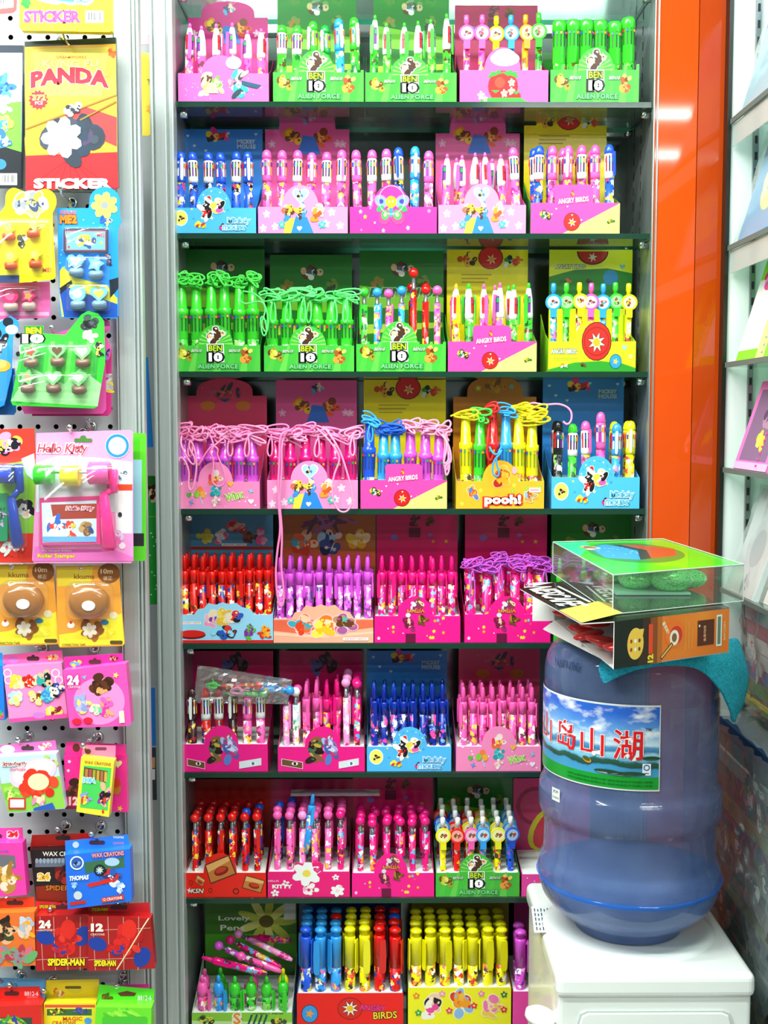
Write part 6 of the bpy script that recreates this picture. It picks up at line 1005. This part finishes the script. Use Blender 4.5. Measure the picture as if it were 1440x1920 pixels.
# landscape print: sky, clouds, far hills, lake
lm_ = bpy.data.materials.new('landscape_print'); lm_.use_nodes = True; N, L = nodes(lm_); b = N['Principled BSDF']; b.inputs['Roughness'].default_value = .3
tc = N.new('ShaderNodeTexCoord'); sx = N.new('ShaderNodeSeparateXYZ'); L.new(tc.outputs['Object'], sx.inputs[0])
mr = N.new('ShaderNodeMapRange'); mr.inputs['From Min'].default_value = zb_; mr.inputs['From Max'].default_value = zt; L.new(sx.outputs[2], mr.inputs[0])
nz = N.new('ShaderNodeTexNoise'); nz.inputs['Scale'].default_value = 22; nz.inputs['Detail'].default_value = 3; L.new(tc.outputs['Object'], nz.inputs['Vector'])
ma = N.new('ShaderNodeMath'); ma.operation = 'MULTIPLY_ADD'; ma.inputs[1].default_value = .22; L.new(nz.outputs[0], ma.inputs[0]); L.new(mr.outputs[0], ma.inputs[2])
rp = N.new('ShaderNodeValToRGB'); e = rp.color_ramp.elements; e[0].position = .22; e[0].color = lin('4AA0C8'); e[1].position = 1.08 if False else 1.0; e[1].color = lin('2A6AD8')
for p, c in ((.36, '3E94C4'), (.38, '1E4A3A'), (.43, '2A5A4A'), (.45, '6AB8DC'), (.52, 'A8D8EC'), (.55, '3A7AA8'), (.60, '5A9ACC'), (.63, 'D8ECF6'), (.80, '6AA8E8')):
    q = e.new(p); q.color = lin(c)
L.new(ma.outputs[0], rp.inputs[0]); n2 = N.new('ShaderNodeTexNoise'); n2.inputs['Scale'].default_value = 34; n2.inputs['Detail'].default_value = 5; mp = N.new('ShaderNodeMapping'); mp.inputs['Scale'].default_value = (1, 1, 2.2); L.new(tc.outputs['Object'], mp.inputs[0]); L.new(mp.outputs[0], n2.inputs['Vector'])
r2 = N.new('ShaderNodeValToRGB'); r2.color_ramp.elements[0].position = .50; r2.color_ramp.elements[0].color = (0, 0, 0, 1); r2.color_ramp.elements[1].position = .68; L.new(n2.outputs[0], r2.inputs[0])
gt = N.new('ShaderNodeMath'); gt.operation = 'GREATER_THAN'; gt.inputs[1].default_value = .58; L.new(mr.outputs[0], gt.inputs[0]); mu = N.new('ShaderNodeMath'); mu.operation = 'MULTIPLY'; L.new(r2.outputs[0], mu.inputs[0]); L.new(gt.outputs[0], mu.inputs[1])
mx = N.new('ShaderNodeMix'); mx.data_type = 'RGBA'; L.new(mu.outputs[0], mx.inputs[0]); L.new(rp.outputs[0], mx.inputs[6]); mx.inputs[7].default_value = (.92, .96, 1, 1); L.new(mx.outputs[2], b.inputs['Base Color'])
strip_grid(0, LW, 0, LH, mat('F2F6F4', .3), 'label_border'); 
def wrap2(f): return f
_w = wrap
def wrap(x, y, d): return _w(x, y, d+.0003)
strip_grid(0, LW-.0015, .0022, LH-.0025, lm_, 'label_print')
def wrap(x, y, d): return _w(x, y, d+.0006)
strip_grid(0, LW-.0015, .0022, .019, mat('0E9A2E', .3), 'label_band')
a = Art(1, rough=.3, step=.00002)
for t_, x, y, hh, ww in (('山', LW-.186, .064, .038, .034), ('岛', LW-.1346, .064, .038, .034), ('山', LW-.0913, .062, .036, .033), ('湖', LW-.0426, .062, .040, .038)):
    a.text(t_, x, y, hh, 'E8121E', 'F8F4F0', ww, ow=.022, bold=.012)
a.text('TM', LW-.0165, .084, .004, '2A5A5A'); 
for k in range(2): a.text('山岛山湖饮用水有限公司 地址电话生产日期保质期', LW-.07, .0075+k*.005, .0026, '0A6A20', None, .12)
a.rect(LW-.0235, .022, LW-.0125, .038, 'F2F6F8'); a.ring(LW-.018, .0325, .0042, .0014, '1E4AB0', 16); a.rect(LW-.021, .024, LW-.015, .0255, '6A7A8A')
a.text('纯净水', LW-.043, .039, .0035, '3A8A8A', None, .02)
a.ell(LW-.098, .036, .007, .004, 'C88A1E', 10, -.3); a.ell(LW-.099, .0375, .006, .003, '4A5A2A', 10, -.3); a.ell(LW-.088, .046, .0028, .003, 'F4F8FA', 8)
for x, y, w_ in ((LW-.07, .024, .018), (LW-.05, .0225, .02), (LW-.035, .0235, .016), (LW-.012, .045, .012)): a.ell(x, y, w_, .003, '1C4A34', 12)
a.build('label_lettering', bot, _w and (lambda x, y, d: _w(x, y, d+.0010)))
# small batch sticker
zs = P(1050, 1507, 1.60).z-ZD; RS = .1302; ac = math.asin(max(-1, min(1, (P(1050, 1507, 1.60).x-bot.location.x)/RS)))
def w3(x, y, d): t_ = ac+x/RS; return Vector(((RS+d)*math.sin(t_), -(RS+d)*math.cos(t_), zs+y))
a = Art(1, rough=.4)
for i in range(4): a.rect(-.009+i*.0045, -.009, -.009+(i+1)*.0045+.0001, .009, 'E8EEE8')
a.text('纯净', -.0, .004, .005, '3A3A3A', None, .011); a.text('1018034', 0, -.004, .003, '5A5A5A', None, .014); a.build('batch_sticker', bot, w3)
a = Art(1); a.text('NATURE', 0, 0, .010, '33476E', None, .05); zs = P(1040, 1255, 1.60).z-ZD; ac = -1.0; RS = .124; a.build('embossed_lettering', bot, w3)
# ------------------------------------------------------------------ towel on the bottle
towel = noise_mat('towel_cloth', '12A0C4', '2CC0DC', 240, .9, 0, (1, 1, 1), .35, .65, 1.0, .9, 420)
ZT = ZD+pz[-1][0]; bl_ = bot.location
tw = []
rows = [  # rows of points from the left hanging corner over the top to the right hanging end
 [(1136, 1232, 1.60), (1120, 1244, 1.575), (1124, 1266, 1.565), (1131, 1284, 1.562)],
 [(1170, 1222, 1.62), (1166, 1240, 1.560), (1152, 1258, 1.556), (1138, 1280, 1.558)],
 [(1215, 1216, 1.62), (1212, 1236, 1.555), (1206, 1244, 1.552), (1200, 1250, 1.552)],
 [(1262, 1212, 1.62), (1262, 1234, 1.555), (1262, 1242, 1.552), (1262, 1247, 1.552)],
 [(1312, 1212, 1.62), (1312, 1232, 1.56), (1314, 1244, 1.558), (1318, 1252, 1.558)],
 [(1345, 1208, 1.63), (1344, 1232, 1.58), (1342, 1258, 1.575), (1344, 1285, 1.575)],
 [(1368, 1196, 1.65), (1370, 1230, 1.61), (1364, 1275, 1.60), (1366, 1312, 1.60)],
 [(1380, 1196, 1.67), (1396, 1240, 1.64), (1388, 1300, 1.63), (1374, 1356, 1.63)],
 [(1384, 1200, 1.70), (1405, 1262, 1.69), (1404, 1300, 1.68), (1380, 1358, 1.66)]]
vs = []; n = len(rows); k = 4
for r_ in rows: vs += [P(*p) for p in r_]
mb = MB(); mb.add(vs, [(i*k+j, i*k+j+1, (i+1)*k+j+1, (i+1)*k+j) for i in range(n-1) for j in range(k-1)], towel, True)
tv = P(1250, 1230, 1.62); tvs = [(bl_.x+x, bl_.y+y, ZT+.001) for x, y in ((-.10, -.08), (.10, -.08), (.11, .09), (-.09, .09))]
o = mb.build('cleaning_cloth'); o.modifiers.new('sub', 'SUBSURF').render_levels = 3; o.modifiers['sub'].levels = 2
tx = bpy.data.textures.new('folds', 'CLOUDS'); tx.noise_scale = .03; dm = o.modifiers.new('folds', 'DISPLACE'); dm.texture = tx; dm.strength = .006; dm.texture_coords = 'GLOBAL'
sd = o.modifiers.new('thick', 'SOLIDIFY'); sd.thickness = .003
tag(o, 'turquoise cloth draped over the bottle shoulder under the coffee carton', 'cloth')
# ------------------------------------------------------------------ coffee carton lying on the bottle
ZC0, ZC1 = 1.2035, 1.260
FL, FR, BL, BR = PZ(1152, 1166, ZC1), PZ(1368, 1140, ZC1), PZ(1040, 1092, ZC1), None
BR = BL+(FR-FL)*1.0
cc = thing('coffee_carton', 'opened black and orange coffee carton lying on top of the water bottle', 'carton', FL)
brown = noise_mat('coffee_carton_print', 'E8701A', 'F28A2A', 9, .3); blk = mat('14110F', .25, coat=.3); wi = mat('E6E6E2', .6); dn = Vector((0, 0, ZC0-ZC1))
def quad_panel(name, parent, org, pts, m, th=.0012, nrm=None, m2=None):
    p = [Vector(q)-org for q in pts]; nn = nrm or (p[1]-p[0]).cross(p[-1]-p[0]).normalized(); k = len(p)
    mb = MB(); mb.add(p+[q-nn*th for q in p], [(i, i+k, (i+1) % k+k, (i+1) % k) for i in range(k)], m2 or m); mb.add(p, [tuple(range(k))], m); mb.add([q-nn*th for q in p], [tuple(range(k))], m2 or m); return mb.build(name, parent)
fx = (FR-FL).normalized(); s1 = FL+(FR-FL)*.40
quad_panel('long_side', cc, FL, [FL, FL+dn, FR+dn, FR], brown, m2=wi)
quad_panel('end_side', cc, FL, [FR, FR+dn, BR+dn, BR], brown, m2=wi)
quad_panel('rear_side', cc, FL, [BR, BR+dn, BL+dn, BL], blk, m2=wi)
quad_panel('top_side', cc, FL, [FL, FR, BR, BL], blk, m2=wi)
quad_panel('bottom_side', cc, FL, [BL+dn, BR+dn, FR+dn, FL+dn], wi)
F1, F2 = PZ(1090, 1169, ZC1-.002), PZ(975, 1104, ZC1-.006)
quad_panel('top_flap', cc, FL, [FL+Vector((0, 0, .0004)), BL+Vector((0, 0, .0004)), F2, F1], blk, m2=wi)
G1, G2 = PZ(1148, 1246, ZC0-.006), PZ(1018, 1180, ZC0-.010)
quad_panel('bottom_flap', cc, FL, [FL+dn, BL+dn, G2, G1], mat('C9CBC8', .5), m2=wi)
H1 = BL+Vector((-.030, .012, -.002))
quad_panel('side_flap', cc, FL, [BL, BL+dn, H1+dn, H1], wi)
LL = (FR-FL).length; HH = ZC1-ZC0; nf = Vector((fx.y, -fx.x, 0))
def cw_(x, y, d): return fx*x+Vector((0, 0, y-HH))+nf*(d+.0002)
a = Art(1, rough=.3); a.poly([(0, 0), (LL*.20, 0), (LL*.24, HH), (0, HH)], '14110F'); a.poly([(LL*.20, 0), (LL*.30, 0), (LL*.30, HH), (LL*.24, HH)], '3A1E12'); a.poly([(LL*.30, 0), (LL*.36, 0), (LL*.36, HH), (LL*.30, HH)], '8A4416')
a.poly([(LL*.36, 0), (LL*.40, 0), (LL*.40, HH), (LL*.36, HH)], 'C0641C')
a.ell(LL*.175, HH*.48, LL*.068, HH*.34, 'F2C24A', 20); a.poly([(LL*.2, HH*.78), (LL*.245, HH*.78), (LL*.235, HH*.62)], 'F2C24A')
for i in range(6): a.ell(LL*(.14+.034*(i % 3)), HH*(.36+.18*(i//3)), LL*.010, HH*.045, ['A83A1E', 'F4F0E8', '6A3A1E'][i % 3], 8)
a.rect(LL*.285, HH*.22, LL*.32, HH*.86, 'E8451E'); a.text('12', LL*.302, HH*.12, HH*.14, 'F2D82A', rot=1.57, bold=.06)
a.ell(LL*.51, HH*.58, LL*.085, HH*.30, 'F2701E', 20); a.ell(LL*.52, HH*.55, LL*.055, HH*.20, 'D8301E', 18); a.ell(LL*.505, HH*.50, LL*.04, HH*.17, 'F4E8D0', 18); a.ell(LL*.505, HH*.50, LL*.022, HH*.10, '8A5A3A', 14); a.line(LL*.39, HH*.08, LL*.49, HH*.38, .0045, '5A2A18'); a.line(LL*.395, HH*.10, LL*.485, HH*.36, .0022, 'E8C06A')
a.text('看我的！', LL*.43, HH*.74, HH*.09, 'F6E8C8', None, LL*.09, rot=-1.0); 
for i in range(3): a.rect(LL*(.60+.03*i), HH*.2, LL*(.604+.03*i), HH*(.9-.1*i), 'F2B050')
a.rect(LL*.71, HH*.24, LL*.86, HH*.80, '5A1E10'); a.rect(LL*.88, HH*.18, LL*.93, HH*.88, 'E8E8E0'); a.rect(LL*.89, HH*.22, LL*.92, HH*.84, '6A7A6A'); a.text('雀巢咖啡', LL*.775, HH*.5, HH*.08, 'D8A070', None, HH*.36, rot=1.57); a.rect(LL*.72, HH*.66, LL*.732, HH*.71, 'F8F4E8')
a.text('NESCAFE', LL*.955, HH*.5, HH*.06, 'F2C890', None, HH*.42, rot=-1.57); a.build('side_print', cc, cw_)
ex = (F1-F2); ey = (BL-F2); 
def fw_(x, y, d): return (F2-FL)+ex*x+ey*y+Vector((0, 0, d+.0008+.0020*y))
a = Art(1, rough=.35); a.poly([(.68, .0), (1, 0), (1, 1), (.68, 1)], 'D8B44A'); a.text('NESCAFE', .36, .42, .52, 'F6F4EE', None, .60, bold=.025, shear=.25); a.rect(.16, .80, .66, .86, 'F6F4EE'); a.build('flap_print', cc, fw_)
# sachets in the open end
Rz = random.Random(11)
for i in range(9):
    t_ = .08+.84*i/8; p = FL.lerp(BL, t_)+dn+Vector((Rz.uniform(.008, .022), 0, .010+Rz.uniform(0, .022)))
    q = thing('coffee_sachet', ['red coffee sachet inside the open end of the coffee carton', 'dark coffee sachet with round badge inside the coffee carton'][i == 7], 'sachet', p, Rz.uniform(-.5, .5), 'sachets in the coffee carton', None)
    m = MB(); c_ = 'D82018' if i != 7 else '20242C'; m.lathe([(-.022, .0006), (-.018, .006), (-.008, .009), (.008, .009), (.018, .006), (.022, .0006)], mat(c_, .2, coat=.3), 10, Matrix.Rotation(math.pi/2, 4, 'Y') @ Matrix.Rotation(Rz.uniform(-.3, .3), 4, 'X'), sy=1.6, sx=.6); m.build('foil_pouch', q, rot=(0, Rz.uniform(-.3, .3), 0))
    if i == 7:
        a = Art(1); a.ell(0, 0, .004, .004, 'D8E0F0'); a.ell(0, 0, .003, .003, '2A4AA8'); a.build('badge', q, lambda x, y, d: (x-.012, -.016-d, y))
# ------------------------------------------------------------------ clear plastic package on the carton
CLR = glass_mat('clear_box_plastic', (0.95, 0.99, 0.97, 1), 0.15, 0.05, 0.035)
Z0, Z1 = ZC1+.0015, 1.3095
q0, q1, q2, q3 = PZ(1150, 1078, Z1), PZ(1395, 1058, Z1), PZ(1243, 1010, Z1), PZ(1037, 1016, Z1); up = Vector((0, 0, Z1)); org = Vector(q0)
cx_ = thing('clear_package', 'clear plastic box with bright green card lid and green glitter toy', 'package', org)
b0, b1, b2, b3 = [Vector((p.x, p.y, Z0)) for p in (q0, q1, q2, q3)]
for nm, ps in (('clear_wall', (q0, b0, b1, q1)), ('clear_wall', (q1, b1, b2, q2)), ('clear_wall', (q2, b2, b3, q3)), ('clear_wall', (q3, b3, b0, q0)), ('clear_base', (b0, b1, b2, b3))):
    m = MB(); m.add([p-org for p in ps], [(0, 1, 2, 3)], CLR); m.build(nm, cx_)
for ps in ((q0, q1), (q1, q2), (q2, q3), (q3, q0), (q0, b0), (q1, b1), (q3, b3), (b0, b1), (b3, b0)): tube('box_edge', [ps[0]-org, ps[1]-org], .0007, mat('DCEAE6', .15, alpha=.7), cx_)
m = MB(); m.add([p-org-Vector((0, 0, .0015)) for p in (q0, q1, q2, q3)], [(0, 1, 2, 3)], mat('4AF01A', .3, coat=.3, alpha=.72)); m.build('card_lid', cx_)
def lw_(x, y, d): p = (q0.lerp(q1, x)).lerp(q3.lerp(q2, x), y); return p-org+Vector((0, 0, d-.0013))
a = Art(1, rough=.3); a.poly([(0, 1), (.0, .5), (.25, .85), (.3, 1)], '2AE88A'); a.ell(.50, .58, .36, .34, '2A8A30', 28); a.poly([(.18, .45), (.42, .33), (.62, .60), (.40, .88), (.22, .80)], '3A9AD8'); a.poly([(.44, .35), (.74, .40), (.86, .62), (.66, .82), (.52, .84), (.60, .60)], 'B8502A'); a.poly([(.40, .34), (.50, .36), (.62, .62), (.52, .84), (.44, .86), (.54, .62)], '2A3A2E'); a.patch(.22, .78, .18, .16, ['C85A3A', '8AC83A', '2A5A3A', 'E8E0C0'], 4, 10, None)
R = random.Random(6)
for i in range(16): a.ell(R.uniform(.24, .54), R.uniform(.42, .8), .012, .012, '8AD8F4', 6)
a.rect(0, .0, 1, .012, '1A6A1E'); a.build('lid_print', cx_, lw_)
gl = noise_mat('green_glitter', '12B030', '9CFF9C', 500, .2, .25, (1, 1, 1), .36, .5)
gmc = MB(); cen = (b0+b1+b2+b3)/4-org
for dx, dy, rx, ry, rz_ in ((.03, -.055, .030, .026, .018), (-.012, -.03, .026, .03, .016), (.06, -.02, .028, .02, .014), (-.04, .03, .022, .03, .014), (.02, .05, .03, .03, .014)):
    gmc.lathe([(z*rz_/1.0+rz_+.001, max(r, .001)) for z, r in sphere_prof(0, 1.0, 8)], gl, 16, Matrix.Translation(cen+Vector((dx, dy, 0))) @ Matrix.Diagonal((rx, ry, 1, 1)))
gmc.build('glitter_toy', cx_)
m = MB(); m.box(-.05, .05, -.08, .08, 0, .003, mat('9AD8B8', .3), Matrix.Translation(cen+Vector((.0, .0, .001)))); m.build('toy_tray', cx_)
# ------------------------------------------------------------------ goods on the right-hand shelving
FILM = glass_mat('wrinkled_film', (0.93, 0.97, 0.96, 1), 0.55, 0.16, 0.15, 1.12)
def leaning(label, z, y0, y1, hgt, x0, x1, col, art=None, spiral=None, film=False, name='notebook', cat='notebook', grp='notebooks on the right-hand shelving', th=.008):
    """book standing on a ledge, facing the aisle and leaning back: bottom edge at x0, top at x1"""
    t = thing(name, label, cat, (XU+x0, y0, z+.0005), 0, grp); dxx = x1-x0; n = Vector((-hgt, 0, dxx)).normalized(); ln = math.hypot(dxx, hgt); u = Vector((dxx, 0, hgt)).normalized(); w = y1-y0
    p = lambda a_, b_, d=0: Vector((0, a_*w, 0))+u*(b_*ln)+n*d
    m = MB(); q = [p(0, 0), p(1, 0), p(1, 1), p(0, 1)]; m.add(q+[v-n*th for v in q], [(0, 1, 2, 3), (7, 6, 5, 4)]+[(i, i+4, (i+1) % 4+4, (i+1) % 4) for i in range(4)], mat(col, .9)); m.build('cover', t)
    if art: a = Art(1, rough=.9); art(a); a.build('cover_print', t, lambda x, y, d: p(1-x, y, d+.0002))
    if spiral:
        for i in range(14): tube('spiral_ring', [p(spiral, .04+i*.07, -.008), p(spiral, .04+i*.07, .003), p(spiral+.0, .06+i*.07, .003), p(spiral, .06+i*.07, -.008)], .0011, mat('C0C6C8', .2, .8) if col != 'F07AC0' else mat('E84A9A', .3), t)
    if film:
        m = MB(); R = random.Random(hash(label) % 999 if False else len(label)); nx_, nz_ = 14, 18; vs = [p(-.04+1.08*i/(nx_-1), -.0+1.03*j/(nz_-1), .003+R.uniform(0, .003)) for j in range(nz_) for i in range(nx_)]
        m.add(vs, [(j*nx_+i, j*nx_+i+1, (j+1)*nx_+i+1, (j+1)*nx_+i) for j in range(nz_-1) for i in range(nx_-1)], FILM, True); m.build('plastic_wrap', t)
    return t
Z5 = RZ
leaning('blue and white package on the topmost ledge', Z5[0], 1.60, 1.895, .23, .004, .07, 'A8D4E8', lambda a: (a.rect(0, .55, 1, 1, '2A8AE8'), a.patch(.5, .8, .8, .3, ['3A9AF0', '1E6AD0', '58B0F4'], 3, 12, None), a.patch(.5, .3, .7, .3, ['E8F0F0', 'C8DCE4'], 4, 8, None)), film=True, name='wrapped_pack', cat='package')
leaning('blue and cream package on the second ledge', Z5[1], 1.62, 1.90, .185, .004, .06, '6AB0E0', lambda a: (a.rect(0, .7, 1, 1, '2A5A90'), a.patch(.5, .45, .9, .6, ['F2EEA8', 'E8E4B0', 'A8D0E8', 'F4F0C8'], 5, 16, None)), film=True, name='wrapped_pack', cat='package')
leaning('bright green notebook with pink and white panel, third ledge', Z5[2], 1.68, 1.90, .155, .006, .052, '8AE03A', lambda a: (a.rect(.62, .5, .85, .85, '2A8A4A'), a.rect(.60, .0, .62, 1, 'E8F4D0'), a.rect(.0, .1, .45, .8, 'F0F0E8'), a.patch(.25, .8, .4, .25, ['F05AA0', 'E83A80', 'F8A0C8'], 4, 10, None), a.rect(.45, 0, .62, .45, 'E8F08A'), a.rect(.8, .3, .9, .34, 'F2A03A')), spiral=.42)
leaning('pink spiral notebook with a purple cover on the fourth ledge', Z5[3], 1.74, 1.90, .135, .006, .05, 'F07AC0', lambda a: (a.rect(.1, .1, .9, .9, '8A6A8A'), a.patch(.55, .3, .3, .3, ['F2E06A', 'E8C84A'], 4, 8, None), a.patch(.6, .6, .5, .3, ['B08AA0', '6A4A6A'], 5, 10, None), a.rect(.0, .0, 1, .08, 'F4B0D8')), spiral=.3)
leaning('dark spiral notebook behind the pink one on the fourth ledge', Z5[3], 1.57, 1.73, .145, .02, .07, '5A4A50', lambda a: a.patch(.6, .3, .7, .5, ['8A5A4A', 'E8D8D0', 'C86A3A', '4A8A9A'], 6, 12, None), spiral=.2)
leaning('white wrapped pack leaning on the lowest ledge', Z5[4], 1.77, 1.90, .16, .002, .055, 'D8DEDE', lambda a: (a.ell(.55, .45, .22, .18, 'B8C4C8'), a.patch(.5, .12, .4, .15, ['8A98A0', 'C0C8CC'], 3, 8, None)), film=True, name='wrapped_pack', cat='package')
leaning('maroon and white wrapped pack, nearer on the lowest ledge', Z5[4], 1.60, 1.755, .17, .012, .07, 'E8D8D0', lambda a: (a.rect(.75, 0, 1, 1, '5A2A2A'), a.rect(.0, .0, .6, .5, 'F0F0EC'), a.patch(.4, .75, .5, .4, ['F2B090', 'E86A8A', 'F2E0B0', '6AA06A'], 5, 12, None)), film=True, name='wrapped_pack', cat='package')
# wrapped stacks on the floor side of the shelving
def crumple(name, label, x0, x1, y0, y1, z0, z1, seed, cols, cat='package', grp='film-wrapped packs below the ledges', tilt=0):
    t = thing(name, label, cat, (x0, y0, z0), tilt, grp); w, d, hh = x1-x0, y1-y0, z1-z0; R = random.Random(seed)
    n = max(2, int(hh/.022)); m = MB()
    for k in range(n):
        e = R.uniform(0, .006); m.box(e, w-e, e, d-e, k*hh/n, (k+.9)*hh/n, mat(cols[k % len(cols)], .9))
    m.build('stacked_contents', t); a = Art(1, rough=.9)
    for i in range(int(hh/.03)): a.patch(R.uniform(.15, .85)*d, .03+R.uniform(0, 1)*(hh-.06), min(.07, hh), .05, R.sample(cols, 3)+['E8F0E8'], R.randrange(99), 7, None)
    a.build('contents_print', t, lambda x, y, dd: (-.0008-dd, x, y))
    a = Art(1, rough=.9)
    for i in range(int(hh/.03)): a.patch(R.uniform(.3, .7)*w, .03+R.uniform(0, 1)*(hh-.06), .07, .05, R.sample(cols, 3)+['E8F0E8'], R.randrange(99), 7, None)
    a.build('contents_print', t, lambda x, y, dd: (x, -.0008-dd, y))
    m = MB()
    def sheet(f, nu, nv):
        vs = [f(i/(nu-1), j/(nv-1)) for j in range(nv) for i in range(nu)]; m.add(vs, [(j*nu+i, j*nu+i+1, (j+1)*nu+i+1, (j+1)*nu+i) for j in range(nv-1) for i in range(nu-1)], FILM, True)
    rn = lambda: R.uniform(.002, .013)
    nv = max(6, int(hh/.012)); sheet(lambda a_, b_: Vector((-rn(), a_*d, b_*hh)), 26, nv); sheet(lambda a_, b_: Vector((a_*w, -rn(), b_*hh)), 22, nv); sheet(lambda a_, b_: Vector((a_*w, b_*d, hh+rn())), 14, 14)
    m.build('plastic_wrap', t); return t
MIX = ['3A8A4A', '2A5AA8', 'E8D84A', 'D85A7A', '8A4A2A', '2A6A7A', 'C8D8D0']
crumple('wrapped_pack', 'film-wrapped pack of mixed green, blue and pink picture books under the lowest ledge', XU+.03, XU+.26, 1.62, 1.90, P(1380, 1330, 1.75).z, P(1380, 1160, 1.75).z, 3, ['2AA84A', '3A7AD0', 'C8DCE0', 'D8E8E8', 'B86A8A', '8AC8E8'])
crumple('wrapped_pack', 'tall film-wrapped stack standing beside the water dispenser', XU-.014, XU+.13, 1.59, 1.90, .32, P(1380, 1385, 1.75).z, 5, ['4A7A78', '3A5A80', '8A9A5A', '6A6A6A', '3A7A7A', '9AB0B0'])
crumple('wrapped_pack', 'film-wrapped stack with pale top, nearest the right edge', XU+.0, XU+.25, 1.34, 1.56, .30, P(1410, 1375, 1.50).z, 8, ['4A6A6A', '3A5A7A', '8A8A5A', '5A5A5A', 'A8B8B8'])
crumple('wrapped_pack', 'flat film-wrapped pack with yellow and green print on top of the stack', XU+.03, XU+.25, 1.60, 1.90, P(1380, 1385, 1.75).z+.02, P(1380, 1340, 1.75).z+.0, 9, ['8AC86A', 'F2E87A', '6AA8C8', 'E8F0E0'])
# ------------------------------------------------------------------ prints and small fittings ride on the part that carries them
RIDES = dict(slider=('slotted_collar', 'upper_barrel'), badge_print=('clip',), front_print=('front_panel', 'backing_card', 'package_body'), header_print=('header_card',), tab_print=('hang_tab',), pad_print=('stamp_pad',),
             label_print=('label_border',), label_band=('label_border',), label_lettering=('label_border',), lid_print=('card_lid',), side_print=('long_side',), flap_print=('top_flap',), cover_print=('cover',), panel_groove=('front_door',), paper_label=('tape_dispenser',), contents_print=('stacked_contents',))
kids = {}
for o in list(SC.objects):
    if o.parent is not None: kids.setdefault(o.parent, []).append(o)
for root, ch in kids.items():
    by = {}
    for o in ch: by.setdefault(o.name.split('.')[0], o)
    for o in ch:
        for host in RIDES.get(o.name.split('.')[0], ()):
            if host in by and by[host].location.length < 1e-9: o.parent = by[host]; break
